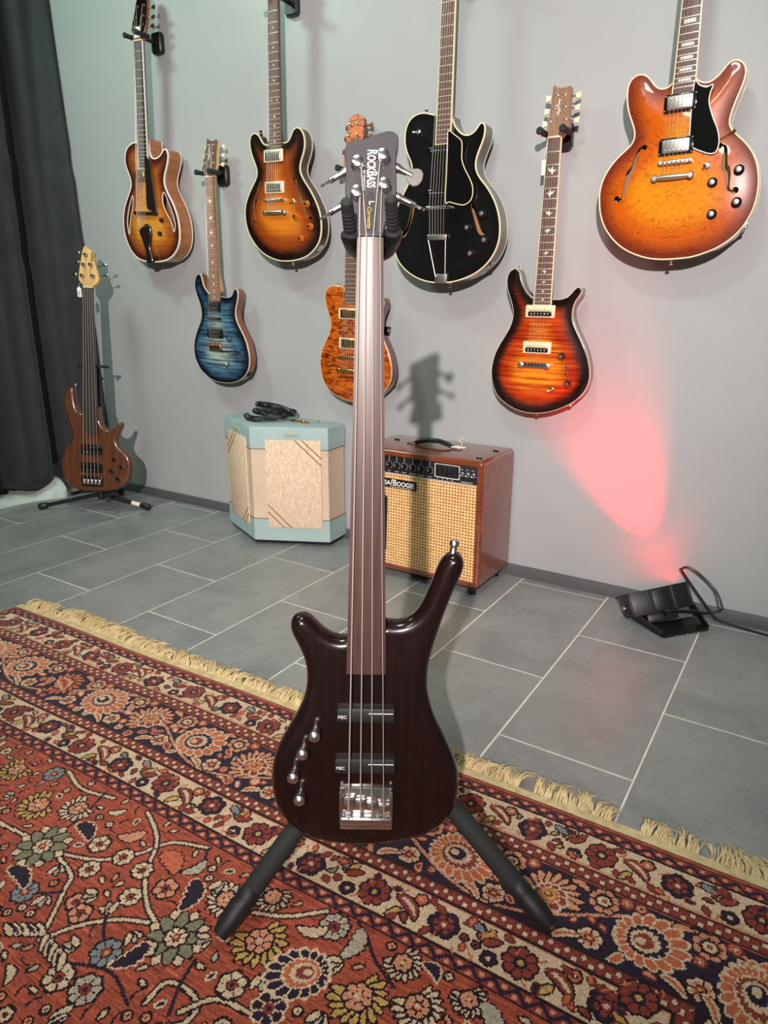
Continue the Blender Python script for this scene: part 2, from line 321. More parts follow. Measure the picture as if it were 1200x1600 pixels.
# ------------------------------------------------------------------ outlines and fittings measured on each instrument, in mm
TRACE = {
 'g1': {
  'outline': [(-42.7,468.8),(-74.6,465.1),(-102.3,451.9),(-120.1,431.3),(-126.6,405.8),(-123.3,380),(-112.2,357.3),(-100.8,337.8),(-93.6,318.3),(-93.8,302),(-105.5,279),(-123,252.4),(-140.9,222.1),(-151.3,191.6),(-156.4,157.5),(-154,120),(-143.4,85.9),(-123.6,52.1),(-97.7,25.6),(-60.3,6.7),(-16.9,0),(31.7,-0),(90.6,7.3),(133,20.4),(164.8,42),(186.3,69.5),(195.7,99.4),(197.1,135.2),(190.8,173.6),(177.3,208.5),(158.7,240),(137,268.3),(119.2,296.6),(113.3,318.6),(116.5,340.6),(127.8,365.4),(137.1,390.1),(142.1,411.5),(139.9,426.8),(130.6,439.2),(121.9,442.4),(111.4,433.4),(97.6,418.3),(76.8,407.5),(56.3,404.7),(41.3,409.8),(32.1,425.5),(28.5,450.4),(26.2,478.2)],
  'fb': [(-24.7,821.1),(24.9,820.3),(30.3,365.7),(-30.3,364.8)],
  'fbdy': -12,
  'tilt': 0.1745,
  'nut': (0.1,820.7),
  'h_outline': [(-25.6,5.3),(-30.5,25.7),(-39.5,53.8),(-32.4,95.1),(-25.8,154),(-23.1,183.3),(-4.4,189.9),(21.5,179.1),(32.9,147.3),(37,105.6),(40.1,63.8),(33,31.8),(25.2,4.4)],
  'h_posts': [(-16.3,122.1),(19.7,124),(-22.1,86.3),(19.9,88.4),(-26.6,54.3),(20.6,56.8)],
  'h_cover': [(-20.4,10.9),(-16.2,51.5),(7.7,50.3),(17.7,8.6)],
  'pickup': [(-43.6,357),(25.9,361.1),(23.3,320.4),(-43.4,315.2)],
  'pickguard': [(22.3,402),(40.9,403.6),(54.6,375.3),(69.8,286.8),(84.5,202.1),(84.1,193.6),(50.7,192.2),(52.7,207.9),(25.1,217.8),(23.1,318.5)],
  'bridge': [(-59.6,197),(83.5,202),(83,193.6),(-58.3,184.3)],
  'knobs': [(107.5,170.1),(94.4,117.2)],
  'tail': [(-27,122.3),(-7.7,138.3),(16.7,152.4),(40.4,143.2),(44.8,110.1),(35.6,62.7),(47,22.6),(50,1),(13.3,-3.1),(9.6,41.2),(-11,87.8)],
  'fl': [(-85,262.7),(-93.9,246.1),(-106.9,219.4),(-118.5,185.6),(-125.1,158.4),(-122.9,131.3),(-116,105.5),(-110.1,138.5),(-98,179.4),(-86.6,213.1),(-82.2,243)],
  'fr': [(110.1,277.6),(104.2,261.6),(105.2,242.4),(114.2,220.1),(131.3,194.7),(148.5,172.5),(159.6,150.2),(166.6,126.3),(171.7,150.5),(166,179.4),(149.4,214.3),(128.9,249.1)],
  'jack': [(224.2,87.5)],
  'backref': [(133.7,442.1),(177.6,436.4),(200.7,407.6),(178.1,337.3),(264.1,156.5),(194.8,30.3)],
  'P': (-2.581,2.1435,1.1145),
  'ex': (0.99689,0,-0.07883),
  'ez': (0.07883,0,0.99689),
 },
 'g2': {
  'outline': [(-35.4,359.2),(-54.1,372.1),(-69.3,393.8),(-75.4,417),(-80.2,432.9),(-88.6,439.4),(-103,433.2),(-114.3,416.3),(-118.9,396.1),(-115.1,369.2),(-104.1,342.4),(-92.1,315.6),(-86.2,288.5),(-86.7,267.9),(-96.7,243.3),(-111.8,218.2),(-126.1,193),(-139,160.4),(-143.7,128.1),(-140.1,96.1),(-127.7,68.2),(-107,41),(-72.7,18.6),(-38,3.7),(11.9,-2.5),(61.5,-0),(105.8,11.1),(140.3,30.3),(162.2,53),(173.7,78),(177,112.4),(172,146),(161.4,179),(144.1,208.1),(126.7,233.9),(113.8,256.7),(107.5,279.6),(108.5,299.6),(115.4,322.9),(123.1,346),(126,365.6),(122.1,380.4),(113.1,384.7),(103.4,378),(99,364.9),(90.9,353.5),(71.7,347.7),(48,348.3),(25.2,351)],
  'fb': [(-22.2,799.9),(22.2,799.4),(29.2,333.2),(-29.2,329.9)],
  'fbdy': -6,
  'tilt': 0.1745,
  'nut': (0,799.65),
  'h_outline': [(-22.6,2.8),(-26,16.8),(-42,35.3),(-36.9,56.9),(-30.1,97),(-24.6,130.7),(-25.5,147.5),(-15.3,139.3),(2.8,132.9),(18.1,135.4),(28.6,138.3),(32.1,123.3),(32.7,86.4),(34,33.9),(25.8,17.6),(22.9,2.2)],
  'h_posts': [(-9.2,117.2),(13.8,116.7),(-16.6,83.6),(14.6,84.6),(-29.8,51.4),(20.3,50.2)],
  'h_logo': [(-7.2,115.2),(-3.3,64.1)],
  'pickup1': [(-35.8,325.7),(37.4,330.8),(37.1,294.7),(-36.3,289.1)],
  'pickup2': [(-35,265.4),(38.5,271.3),(38.8,260.6),(-34.8,255.2)],
  'pickup3': [(-43.4,216.3),(47.2,223.1),(45.9,185.5),(-45.1,178.1)],
  'bridge': [(-35.4,159.8),(37.2,169.2),(41.9,133.7),(-33.9,123.6)],
  'knobs': [(83.3,182.3),(131.2,136.4)],
  'switch': [(65.7,74.9)],
  'arm': [(32.2,135.1),(150.1,137.7)],
  'jack': [(184.2,61.8)],
  'button': [(-81.4,442.1)],
  'P': (-2.2185,2.1585,0.6213),
  'ex': (0.99958,0,-0.02895),
  'ez': (0.02895,0,0.99958),
 },
 'g3': {
  'outline': [(-37.4,399),(-56.9,399.8),(-70.4,409),(-82.1,428),(-94,438.9),(-110.3,443.4),(-125.5,436.8),(-132,420.6),(-131.3,395.4),(-121.6,366.7),(-106.1,334.7),(-98.7,308.8),(-107.9,286.4),(-127.5,261.4),(-146.6,233),(-160.8,204.2),(-166.4,174.7),(-163.6,138.8),(-149.6,99.5),(-124.9,66),(-91.5,35.6),(-49.5,14.5),(0.6,1.5),(45.9,0),(98.7,6.3),(142.4,21.1),(173.7,44.2),(193,69.8),(201.3,100.8),(200.5,140.1),(191.4,173.6),(174,207.4),(151.3,241.2),(124.7,272.6),(109.6,295.2),(104.4,314.6),(110,336),(121.7,362.2),(127.9,385.8),(125.9,412.5),(114.8,434.5),(99.7,445.2),(88.3,446.1),(74.4,437.7),(63.3,417.2),(49.1,402.1),(31.8,400.6),(20.2,408)],
  'fb': [(-22.5,834),(22.5,829),(28.3,377.8),(-28.2,378.8)],
  'fbdy': -12,
  'tilt': 0.1745,
  'pickup1': [(-51,378.9),(38.5,381.2),(38.5,339.1),(-52.3,337.3)],
  'pickup2': [(-50.1,273.4),(41.2,274.8),(42.1,235.6),(-49.7,232.3)],
  'bridge': [(-50.2,216.2),(41.8,218.7),(42.4,208.5),(-49.7,205.3)],
  'tailpiece': [(-51.5,174.6),(49.1,178.8),(49.6,163.3),(-50.3,158.2)],
  'switch': [(81.2,203.8)],
  'knobs': [(144.9,193.4),(94.8,152.5),(160.8,117.2),(117.6,77.8)],
  'fl': [(-76.5,277.5),(-110.8,211.3),(-122,141)],
  'fr': [(76.8,278.7),(108.8,215.2),(153.2,147.8)],
  'jack': [(193,78.3)],
  'button': [(-93.8,442.7)],
  'bottom': [(50,-2.9)],
  'P': (-1.8386,2.1385,1.0995),
  'ex': (0.99952,0,-0.03101),
  'ez': (0.03101,0,0.99952),
 },
 'g4': {
  'outline': [(-30.4,400),(-38,411.7),(-54.9,416.7),(-72,417.9),(-89.1,416.4),(-106.5,409.6),(-117.9,396.1),(-121.6,377.4),(-117.5,350.6),(-107.2,323.9),(-96.9,297.1),(-94.4,273.4),(-101.6,245.7),(-116.9,220.8),(-133.3,192.1),(-143.6,163.4),(-146.7,127.7),(-140.8,88.8),(-123,54.2),(-91.5,24.5),(-46.8,6.9),(1.7,-1.4),(45,-0),(95.8,13.3),(140.9,45.2),(167.1,78.2),(176.7,112.8),(173.4,149.4),(162.1,188.5),(145.3,220.7),(128.6,249.4),(118.5,275.2),(118,298),(124.8,321),(134.7,343.8),(138.3,363.1),(134.1,375.7),(125.3,379.4),(114.2,374),(102.5,359),(82.5,348.9),(62.1,351.6),(49.6,367.6),(45.3,390.1)],
  'fb': [(-20.5,787),(20.4,785.5),(28.5,339.7),(-28.5,338.2)],
  'fbdy': -6,
  'tilt': 0.2269,
  'nut': (-0.05,786.25),
  'h_outline': [(-21.2,2.1),(-20.5,17.7),(-37.2,36.5),(-38.3,93),(-37.9,148.9),(-37,183),(-28.7,190.1),(-6.2,196.9),(22.3,184.6),(27.2,173.1),(32.7,111.3),(38.1,30.8),(23.9,12.1),(20.3,0.5)],
  'h_posts': [(-25.9,163.2),(3.2,163.3),(-27.8,126.2),(9.3,125.8),(-27.1,82.6),(15.9,85.1)],
  'pickup1': [(-49.1,336.3),(58.1,343.1),(58.5,305.1),(-49.1,296.1)],
  'pickup2': [(-47.4,229.7),(61,239),(61.4,200.1),(-46.6,188.6)],
  'bridge': [(-51,163.4),(64.2,176),(64.4,162.4),(-50.1,151)],
  'tailpiece': [(-49.3,116.8),(64.8,129.7),(64.9,116),(-48.4,102.8)],
  'jack': [(167.1,76.2)],
  'button': [(-67.7,419.2)],
  'P': (-1.5245,2.1585,0.5909),
  'ex': (0.99984,0,-0.01777),
  'ez': (0.01777,0,0.99984),
 },
 'g5': {
  'outline': [(-34.2,496.9),(-45.4,499.1),(-65.4,505.7),(-85.4,507.7),(-105.3,505),(-125.2,495.1),(-138.2,478),(-144.4,457.5),(-144.9,431.1),(-139.2,406.6),(-128,384.3),(-117,364.7),(-114.8,343),(-122.1,316.3),(-140.6,284.3),(-160.8,251.9),(-176.9,213),(-183.6,167.4),(-180.1,121),(-165.7,80),(-145.1,53.4),(-119,32.9),(-82.4,14.3),(-39.5,3),(2.3,-0),(43.2,2.1),(82.8,11),(121.3,25.4),(152.3,43.8),(179.1,69.5),(198.5,101.8),(207,136.3),(205,178.6),(194.9,215.6),(178.3,250),(154.5,282.2),(131.2,306.7),(117.5,325.6),(111.9,343.9),(113.7,364.2),(122.5,388.8),(133.1,413.1),(137.6,435.1),(136.4,452.5),(129.6,463),(122.3,463.7),(115,454.5),(106.6,442.8),(94.9,433.9),(79.6,430.2),(63.7,434.1),(47.3,445.6),(33.7,462),(25.9,477.9),(23.4,488.2)],
  'fb': [(-23,795.3),(23.1,787.6),(26.8,411.8),(-26.8,410.5)],
  'fbdy': -12,
  'tilt': 0.1745,
  'pickup1': [(-59,406.7),(37.1,402.7),(36.7,375.9),(-56.5,380.7)],
  'pickup2': [(-58.9,283.4),(35.5,283.8),(35.7,256.1),(-56.4,256.6)],
  'pickguard': [(22.7,443.8),(45,431.7),(68.1,414.5),(72.9,397.8),(74.4,361.9),(85.6,335.3),(103,308.4),(115.2,284.3),(117.4,260.7),(110.4,242.6),(92.1,231.8),(69.5,233.8),(36.5,242.2),(23.3,242.7),(22.9,323.7),(22.4,401.8)],
  'bridge': [(-49.8,230.6),(43.5,233.8),(45.3,225.7),(-48.6,220.6)],
  'tailtop': [(-39,144.2),(33,149.8),(33.9,134.4),(-37.6,129)],
  'tailbot': [(-12.8,26.4),(31.5,30),(33.6,3.7),(-10,-1.3)],
  'switch': [(-91.8,451.8)],
  'knobs': [(150.7,204.1),(102.6,165.6),(164.2,128.1),(118.5,89.1)],
  'fl': [(-102.2,249.3),(-96.9,238),(-103.8,199.2),(-120,160.1),(-133.7,143.3),(-146,146.4),(-147,156.2),(-127.6,174.5),(-114.8,210.8),(-111.1,244.1)],
  'fr': [(106.4,236),(115.4,233.5),(130.1,202.2),(147,167.1),(160.2,157.6),(159.7,147),(148.7,142.9),(135.4,152.9),(120.1,191.9),(108.5,224.2)],
  'jack': [(178.5,77.7)],
  'button': [(-76.9,510.9)],
  'bottom': [(26.5,-3.8)],
  'P': (-1.1448,2.1285,1.0141),
  'ex': (0.9998,0,-0.02012),
  'ez': (0.02012,0,0.9998),
 },
 'g6': {
  'outline': [(-30.6,356.2),(-46.3,366.4),(-61.8,382.4),(-72.8,404.9),(-80.1,427.4),(-87.6,441.5),(-97.3,446.1),(-111.4,441.8),(-121.4,427.7),(-124.5,408.3),(-119.8,382.2),(-107.5,352.8),(-97.4,323.3),(-96.3,296.8),(-104.5,266.5),(-121.9,235.5),(-140.3,203.9),(-153.6,172.1),(-159.9,136.8),(-158.8,105),(-149.9,73.7),(-134.1,46.3),(-109.7,26.8),(-74,8.5),(-31.9,-0.4),(8.8,-0),(51.6,9.6),(92.7,27.2),(128.8,50.8),(153.4,79.7),(165.2,110.4),(165.4,143.2),(157.2,178.6),(143.8,213.4),(123.8,247.9),(107.8,276.1),(97.4,301.3),(95.1,326.6),(101,348.7),(111.5,364.4),(119.5,376.8),(120.9,383),(113.6,390.4),(103.7,391),(94.7,381.1),(85.9,368.6),(70.1,357.8),(50.1,353.2),(26.1,354.2)],
  'fb': [(-20.8,803),(20.8,801.2),(28.2,338.3),(-28.2,336.2)],
  'fbdy': -6,
  'tilt': 0.1745,
  'nut': (0,802.1),
  'h_outline': [(-21,2.2),(-20.8,13.9),(-26.8,28.8),(-23.5,59.5),(-23.3,103.4),(-23.7,132.5),(-23.2,146.9),(-15,139.4),(3,134.1),(18.7,135.4),(30.4,136.7),(32.8,124.9),(33.9,96.1),(36.9,49.7),(41.5,27.1),(28.6,11.1),(22.4,1.2)],
  'h_posts': [(-8.6,117.2),(13.3,116),(-11.7,81.5),(18.7,83.6),(-21.1,47.5),(25,49.3)],
  'h_logo': [(-1.5,103.5),(3.1,59.4)],
  'h_bl': [(-32.5,113.3),(-37.3,78.8),(-43.7,46)],
  'h_br': [(48.1,114.3),(53.1,80.5),(58,47.2)],
  'pickup1': [(-51,333.9),(44.5,339.8),(46.4,301.4),(-48.9,296.6)],
  'pickup2': [(-52.1,222.7),(41.4,230.5),(43.2,193.6),(-49.4,185.7)],
  'bridge': [(-58.5,160),(43.7,170.4),(45.6,148.4),(-56.9,138.1)],
  'knobs': [(77.3,185.4),(103.4,102.6)],
  'minis': [(98.7,154.3),(99.1,134.4)],
  'switch': [(52.7,80.6)],
  'tag': [(-28.9,755.7)],
  'button': [(-88,446.6)],
  'jack': [(161.4,67)],
  'P': (-0.7951,2.1585,0.6096),
  'ex': (0.99997,0,-0.00796),
  'ez': (0.00796,0,0.99997),
 },
 'g7': {
  'outline': [(-31.3,437.3),(-34.1,431.1),(-44.2,425.9),(-57.1,425.5),(-68.4,430.5),(-77.9,440),(-88,454.5),(-99.9,465.7),(-113.5,470.7),(-128.9,468.4),(-141.4,458.3),(-146.7,440.8),(-145.9,413.9),(-141,388.3),(-132.4,366.3),(-123.9,346.3),(-118.3,328.8),(-119.2,312.1),(-128.1,298.3),(-145.5,285.5),(-165.1,268.3),(-184.6,244.3),(-197.1,219),(-203.4,192.9),(-202.9,165.9),(-198.1,133.7),(-185.9,100.9),(-166.6,72.1),(-142.9,47.7),(-112.5,26.8),(-75.7,11.2),(-42.5,2.8),(-10.2,-0),(25.6,0.6),(60.5,3.3),(94,12.6),(122.4,24.1),(149.4,41.7),(171.4,63.5),(188.1,91.4),(198.4,121.3),(202,155.4),(200,187.7),(192.1,220.3),(181.6,243.2),(165.1,266.8),(145,286.9),(129.6,300.7),(120.4,311.7),(116.2,324.1),(118.7,343.2),(125.5,369.3),(134.3,394.8),(140.6,416.5),(142.2,435),(137.2,450.9),(126.4,461.3),(112.4,465.2),(101,462.7),(92.4,452.9),(83.9,441),(73,431.3),(59.8,423.9),(45.6,424.2),(32.6,431),(26.1,438.2)],
  'fb': [(-23.9,616),(24,606),(28.4,404.4),(-28.3,404.5)],
  'fbdy': -12,
  'tilt': 0.1745,
  'pickup1': [(-43.6,405.8),(35.3,405.6),(36.5,362.8),(-46,363.3)],
  'pickup2': [(-50,303.4),(37.9,302.6),(38.8,261.8),(-48.1,260.2)],
  'bridge': [(-47,247.5),(39.1,250.3),(40.6,240.3),(-45.6,232.9)],
  'tailpiece': [(-55.4,213.6),(42.9,214.4),(44.2,201.4),(-53.9,197.1)],
  'switch': [(76.3,226.9)],
  'knobs': [(153.1,208.5),(93,184.1),(156.1,131.8),(99.8,107.2)],
  'pickguard': [(25.6,427.4),(38.1,417.6),(55.3,409.9),(71,413.6),(66.5,395.7),(65.6,374.3),(76.9,341.3),(92.8,307.5),(99.3,278.8),(95.2,257.2),(82.6,252.6),(63.3,258.9),(37.7,271.7),(27.3,283.6),(25.6,308.2),(23.9,364.6)],
  'fl': [(-88.7,289.4),(-116.2,239.2),(-152.3,166)],
  'fr': [(99.8,270.7),(119.5,214.1),(148.6,161.2)],
  'jack': [(171.9,59.3)],
  'button': [(125.8,299.2)],
  'bottom': [(3.1,-7.4)],
  'P': (-0.4322,2.1385,1.0694),
  'ex': (0.99978,0,0.02082),
  'ez': (-0.02082,0,0.99978),
 },
 'b0': {
  'outline': [(-30.1,346.8),(-37.7,344),(-47.2,345.5),(-58.4,350.4),(-69.5,358.5),(-79,368.2),(-86.9,376.3),(-94.8,381.1),(-104.3,382),(-112.2,378.6),(-118.6,371),(-120.3,359.4),(-116.2,346.3),(-107.8,329.9),(-99.9,311.7),(-95.2,293.3),(-94.3,273.2),(-96.9,252.8),(-103.5,232.4),(-113.3,211.7),(-124.8,191),(-138,166.6),(-147.1,142.1),(-151.6,117.5),(-151.9,92.8),(-147.9,68),(-139.2,46.7),(-126.1,28.9),(-107.9,14),(-84.7,2.4),(-58,-4.5),(-28,-7.8),(2,-8.1),(35.3,-5.2),(68.6,0.7),(98.4,10.2),(121.3,24.9),(137.4,43.1),(146.8,64.7),(150.4,89.6),(150.3,114.4),(144.8,135.4),(136,157.9),(123.9,183.8),(111.9,207.8),(103.3,231.6),(97.9,255.3),(96.4,279),(98.5,302.5),(102.8,322.6),(110.2,349.2),(120.4,382.2),(132.2,415),(144,442.6),(148.8,460.3),(147.8,473.1),(141.3,480.4),(130.4,481.5),(119.6,476.6),(112,466.3),(106.1,451.8),(98.8,430.7),(88.3,404.7),(77.6,386.6),(66.7,376.6),(54.1,371.5),(43,370.7),(30.3,372.2)],
  'fb': [(-18.4,935.1),(18.4,935.6),(30.4,293.4),(-30.4,292.7)],
  'fbdy': -12,
  'pickup1': [(-44.3,236.2),(44.8,237.4),(45.1,214.5),(-44.9,213.3)],
  'pickup2': [(-47.3,152.6),(46.7,153.8),(47.1,129),(-47.9,127.8)],
  'bridge': [(-40.7,101.8),(44.2,103.9),(43.9,33.6),(-40.5,31.4)],
  'knobs': [(-78.8,195.7),(-97.6,165.7),(-112.3,126.4),(-102.8,89.2)],
  'strings_b': [(-25.7,98.1),(-7.1,98.3),(10.8,98.6),(29.7,98.8)],
  'strings_n': [(-14.8,935.5),(-5.4,935.6),(4.3,935.7),(13.9,935.8)],
  'nut': (0,935.1),
  'tilt': 0.2094,
  'h_outline': [(-18.4,0.5),(-18.9,10),(-21.1,20),(-25.4,31.6),(-32.1,44.9),(-35.5,56.6),(-36.6,71.7),(-35.3,91.9),(-36.3,107.1),(-37.3,118.9),(-39.1,126.5),(-35.1,134.5),(-28.6,137.6),(-18.8,139.8),(-5.8,143.9),(7.2,149.1),(20.3,153.6),(26.8,154.5),(34.2,151.7),(38,146.2),(37.7,133.5),(35.4,119.9),(34.8,103),(36.2,79.4),(35.7,62.6),(32.2,46.6),(25,32.3),(20.6,18.9),(18.8,9.7),(18.4,1.3)],
  'h_posts': [(-18.3,101.4),(17.2,112),(-18.9,58.5),(19.3,70)],
  'h_keys': [(-58.8,82.3),(57.7,93.2),(-58.8,35.4),(61.4,49.6)],
  'h_text': [(8.3,127.1),(-6.4,126.9),(-5.6,68.8),(9.1,69)],
  'h_sub': [(-10,92.3),(-9.7,68.7),(-1.9,38.6),(-1.6,16.9),(-0.4,47.9)],
  'h_yb': [(-28.2,5.6),(32.2,8.9)],
  'h_yt': [(-31,25.9),(27.9,30.7)],
  'h_key0': [(-36.1,100.9),(35.7,107),(-36.1,53.5),(37.1,64.4)],
  'h_key1': [(-58.9,86.4),(58.2,95.7),(-59,38.8),(62.7,52.3)],
  'knobtip': [(-78.2,186.4),(-97.3,155.8),(-110.2,116.5),(-104.4,77.1)],
  'h_yoke': [(-33.6,38.2),(-27.4,4.9),(28.9,43.2),(32.6,7.4)],
  'P': (-0.5145,0.753,0.1186),
  'ex': (0.84413,0.53606,-0.00939),
  'ez': (-0.0716,0.13008,0.98891),
 },
 'b8': {
  'outline': [(-42.6,359.1),(-58.7,361.7),(-71.1,375),(-78.8,403.2),(-82.9,435.5),(-82.9,463.8),(-87.6,477.3),(-102,476.7),(-119.4,466.3),(-130.3,445.7),(-136.4,417),(-135,380.4),(-123.6,336),(-107.8,295.6),(-97.6,263.1),(-101,238.2),(-118.9,216.7),(-139.6,190.8),(-152.8,156.8),(-159.3,118.9),(-155.3,81.3),(-141.6,48.3),(-116.5,20.1),(-82.2,3.2),(-34.5,-1),(17.5,-0),(69.5,4.4),(112.9,15.1),(147.7,37.9),(169.7,68.4),(178.9,106.4),(177.9,148),(163.1,180.4),(137.9,199.9),(121.2,219.7),(113.2,244),(122.3,273.2),(135.5,298.4),(140.2,319),(131.9,329.3),(120.8,323.9),(110.2,305.4),(92.9,292.4),(71.6,289),(52.2,298.7),(38.4,326.8),(30.9,367.2),(28.9,391.5)],
  'fb': [(-21.4,911.5),(21.5,912.8),(29.5,274.4),(-29.5,266.8)],
  'fbdy': -12,
  'pickup1': [(-51.8,215.7),(46.1,220.3),(45.9,174.7),(-53.1,170)],
  'pickup2': [(-54.2,132.4),(45,137.3),(43.9,91.3),(-55.5,86.3)],
  'bridge': [(-56.8,68.6),(49.5,74),(45.9,28.5),(-56.4,23.2)],
  'knobs': [(102.8,155.1),(136.4,121),(88.8,99.4),(119,64.1)],
  'button': [(-83.2,482.4)],
  'jack': [(177.3,110.5)],
  'nut': (0.05,911.5),
  'tilt': 0.1396,
  'h_outline': [(-21.6,1.6),(-23.8,14.2),(-41.2,33.5),(-43.5,49.3),(-40.5,93),(-31.2,160.5),(-26.3,180.4),(-21.6,186.1),(-11.5,180.8),(4,167),(24,160.4),(23.6,134.3),(33.6,95.1),(45.7,63.8),(51.6,41.9),(43.5,21.8),(24.3,7.8),(22.2,1.4)],
  'h_posts': [(-13.9,142.8),(-20.2,99.1),(11.1,100),(-24.6,50.7),(24,50.5)],
  'h_keys': [(-55.8,157.5),(-55.5,114.7),(-65.5,60.5),(70,106.4),(80.3,60.9)],
  'h_tag': [(-31.6,-13.8)],
  'P': (-2.8072,1.8939,0.1032),
  'ex': (0.88444,0.46582,-0.02794),
  'ez': (-0.0404,0.13608,0.98987),
 },
}
# ------------------------------------------------------------------ the room
YW = 2.2435; XL = -3.42; XR = 1.9; YB = -2.9; ZC = 2.78
def wall_paint(name, col):
    m, nt, bs = new_mat(name)
    v = objcoord(nt, (1, 1, 1)); f = noise(nt, v, 2.2, 3, 0.55); c = srgb(*col)
    L(nt, ramp(nt, f, [(0.3, tuple(x*0.96 for x in c[:3])+(1,)), (0.7, tuple(x*1.03 for x in c[:3])+(1,))]), bs.inputs['Base Color'])
    bump(nt, bs, noise(nt, v, 260, 2, 0.5), 0.12, 0.0006); bs.inputs['Roughness'].default_value = 0.42
    return m
M['wall'] = wall_paint('grey_wall_paint', (164, 165, 166))
M['ceiling'] = wall_paint('ceiling_paint', (208, 210, 206))
M['skirting'] = pm('skirting_paint', (86, 87, 88), 0.45, var=0.06, vscale=(6, 6, 6))
struct(MB().box(((XL+XR)/2, YW+0.06, ZC/2), (XR-XL+0.3, 0.12, ZC)).build('wall_back', 'wall'))
struct(MB().box((XL-0.06, (YW+YB)/2, ZC/2), (0.12, YW-YB, ZC)).build('wall_left', 'wall'))
struct(MB().box((XR+0.06, (YW+YB)/2, ZC/2), (0.12, YW-YB, ZC)).build('wall_right', 'wall'))
struct(MB().box(((XL+XR)/2, YB-0.06, ZC/2), (XR-XL+0.3, 0.12, ZC)).build('wall_front', 'wall'))
struct(MB().box(((XL+XR)/2, (YW+YB)/2, ZC+0.05), (XR-XL+0.3, YW-YB+0.3, 0.1)).build('ceiling', 'ceiling'))
struct(MB().box(((XL+XR)/2+0.0, YW-0.006, 0.0205), (XR-XL, 0.012, 0.043), 0.002).build('baseboard_back', 'skirting'))

# floor: a bed of pale grout, every tile a slab of its own laid in half bond
TW = 0.304; TL = 0.5896; TX0 = -2.9502
m, nt, bs = new_mat('grout'); f = noise(nt, objcoord(nt, (30, 30, 30)), 1.0, 4)
L(nt, ramp(nt, f, [(0.3, srgb(212, 204, 192)), (0.7, srgb(236, 230, 220))]), bs.inputs['Base Color']); bs.inputs['Roughness'].default_value = 0.8
M['grout'] = m
floor = struct(MB().box(((XL+XR)/2, (YW+YB)/2, -0.0315), (XR-XL, YW-YB, 0.06)).build('floor', 'grout'))
m, nt, bs = new_mat('slate_tile')
tc = nt.nodes.new('ShaderNodeTexCoord'); oi = nt.nodes.new('ShaderNodeObjectInfo')
va = nt.nodes.new('ShaderNodeVectorMath'); va.operation = 'MULTIPLY_ADD'; L(nt, oi.outputs['Random'], va.inputs[0]); va.inputs[1].default_value = (37, 51, 13); L(nt, tc.outputs['Object'], va.inputs[2])
f1 = noise(nt, va.outputs[0], 5, 6, 0.62, 0.6); f2 = noise(nt, va.outputs[0], 60, 3, 0.6)
c1 = ramp(nt, f1, [(0.22, srgb(118, 121, 121)), (0.5, srgb(140, 142, 141)), (0.78, srgb(158, 158, 156))])
L(nt, mixc(nt, 0.16, c1, ramp(nt, f2, [(0.3, srgb(70, 70, 72)), (0.7, srgb(150, 150, 150))])), bs.inputs['Base Color'])
L(nt, ramp(nt, f1, [(0.3, (0.30,)*3+(1,)), (0.7, (0.42,)*3+(1,))]), bs.inputs['Roughness']); bump(nt, bs, f2, 0.10, 0.0006)
M['tile'] = m
tile_me = {}
def tile_mesh(w, l):
    k = (round(w, 3), round(l, 3))
    if k not in tile_me: tile_me[k] = MB().box((0, 0, -0.005), (w, l, 0.010), 0.0012, seg=1).mesh('tile', 'tile', ang=20)
    return tile_me[k]
for j in range(-2, 16):
    x0 = max(TX0+j*TW, XL); x1 = min(TX0+(j+1)*TW, XR)
    if x1-x0 < 0.03: continue
    ph = (0.222 if j % 2 == 0 else 0.722)*TL
    for k in range(-3, 4):
        y0 = ph+k*TL; y1 = min(y0+TL, YW)
        if y1-y0 < 0.02 or y1 < -0.6: continue
        o = link('tile', tile_mesh(x1-x0-0.0045, y1-y0-0.0045), floor); o.location = ((x0+x1)/2, (y0+y1)/2, 0.0)

# ------------------------------------------------------------------ curtain with folds on the left, and the rough plaster at its foot
m, nt, bs = new_mat('black_curtain_cloth')
v = objcoord(nt, (1, 1, 1)); f = noise(nt, v, 9, 4, 0.6)
L(nt, ramp(nt, f, [(0.3, srgb(24, 26, 29)), (0.7, srgb(36, 38, 41))]), bs.inputs['Base Color'])
w1 = nt.nodes.new('ShaderNodeTexWave'); w1.inputs['Scale'].default_value = 260; w1.bands_direction = 'Z'; L(nt, v, w1.inputs['Vector'])
bump(nt, bs, w1.outputs['Fac'], 0.15, 0.0005); bs.inputs['Roughness'].default_value = 0.75; bs.inputs['Sheen Weight'].default_value = 0.2
M['curtain'] = m
def curtain_pt(s, z):
    """s runs along the wall (0 at the back wall), z up"""
    y = YW-0.012-s*1.0
    k = 1-0.22*(z/2.7)
    x = -3.275+0.02*(1-z/2.6) + 0.060*k*math.sin(s*21.0+0.8+0.25*math.sin(z*1.3)) + 0.022*math.sin(s*47+1.0+z*0.5) + 0.010*math.sin(z*2.2+s*9)
    x += 0.006*math.sin(z*23+s*11)*math.exp(-((z-1.15)/0.12)**2) + 0.007*math.sin(z*31-s*7)*math.exp(-((z-1.55)/0.1)**2)
    x += 0.060*math.exp(-(s/0.05)**2)*(1-0.55*z/2.3)
    return (x, y, z)
ns, nz = 150, 60; V = []; Fc = []
for i in range(ns+1):
    for j in range(nz+1): h0 = 0.062+0.008*math.sin(i*0.2)+0.085/(1+math.exp((i/ns*1.9-0.31)/0.018)); V.append(curtain_pt(i/ns*1.9, h0+j/nz*(2.775-h0)))
for i in range(ns):
    for j in range(nz): a = i*(nz+1)+j; Fc.append((a, a+1, a+nz+2, a+nz+1))
me = raw_mesh('curtain', V, Fc, 'curtain', 60); cur = link('curtain', me)
sm = cur.modifiers.new('thickness', 'SOLIDIFY'); sm.thickness = 0.003
tag(cur, 'black floor-length curtain hanging in folds along the left side wall', 'curtain')
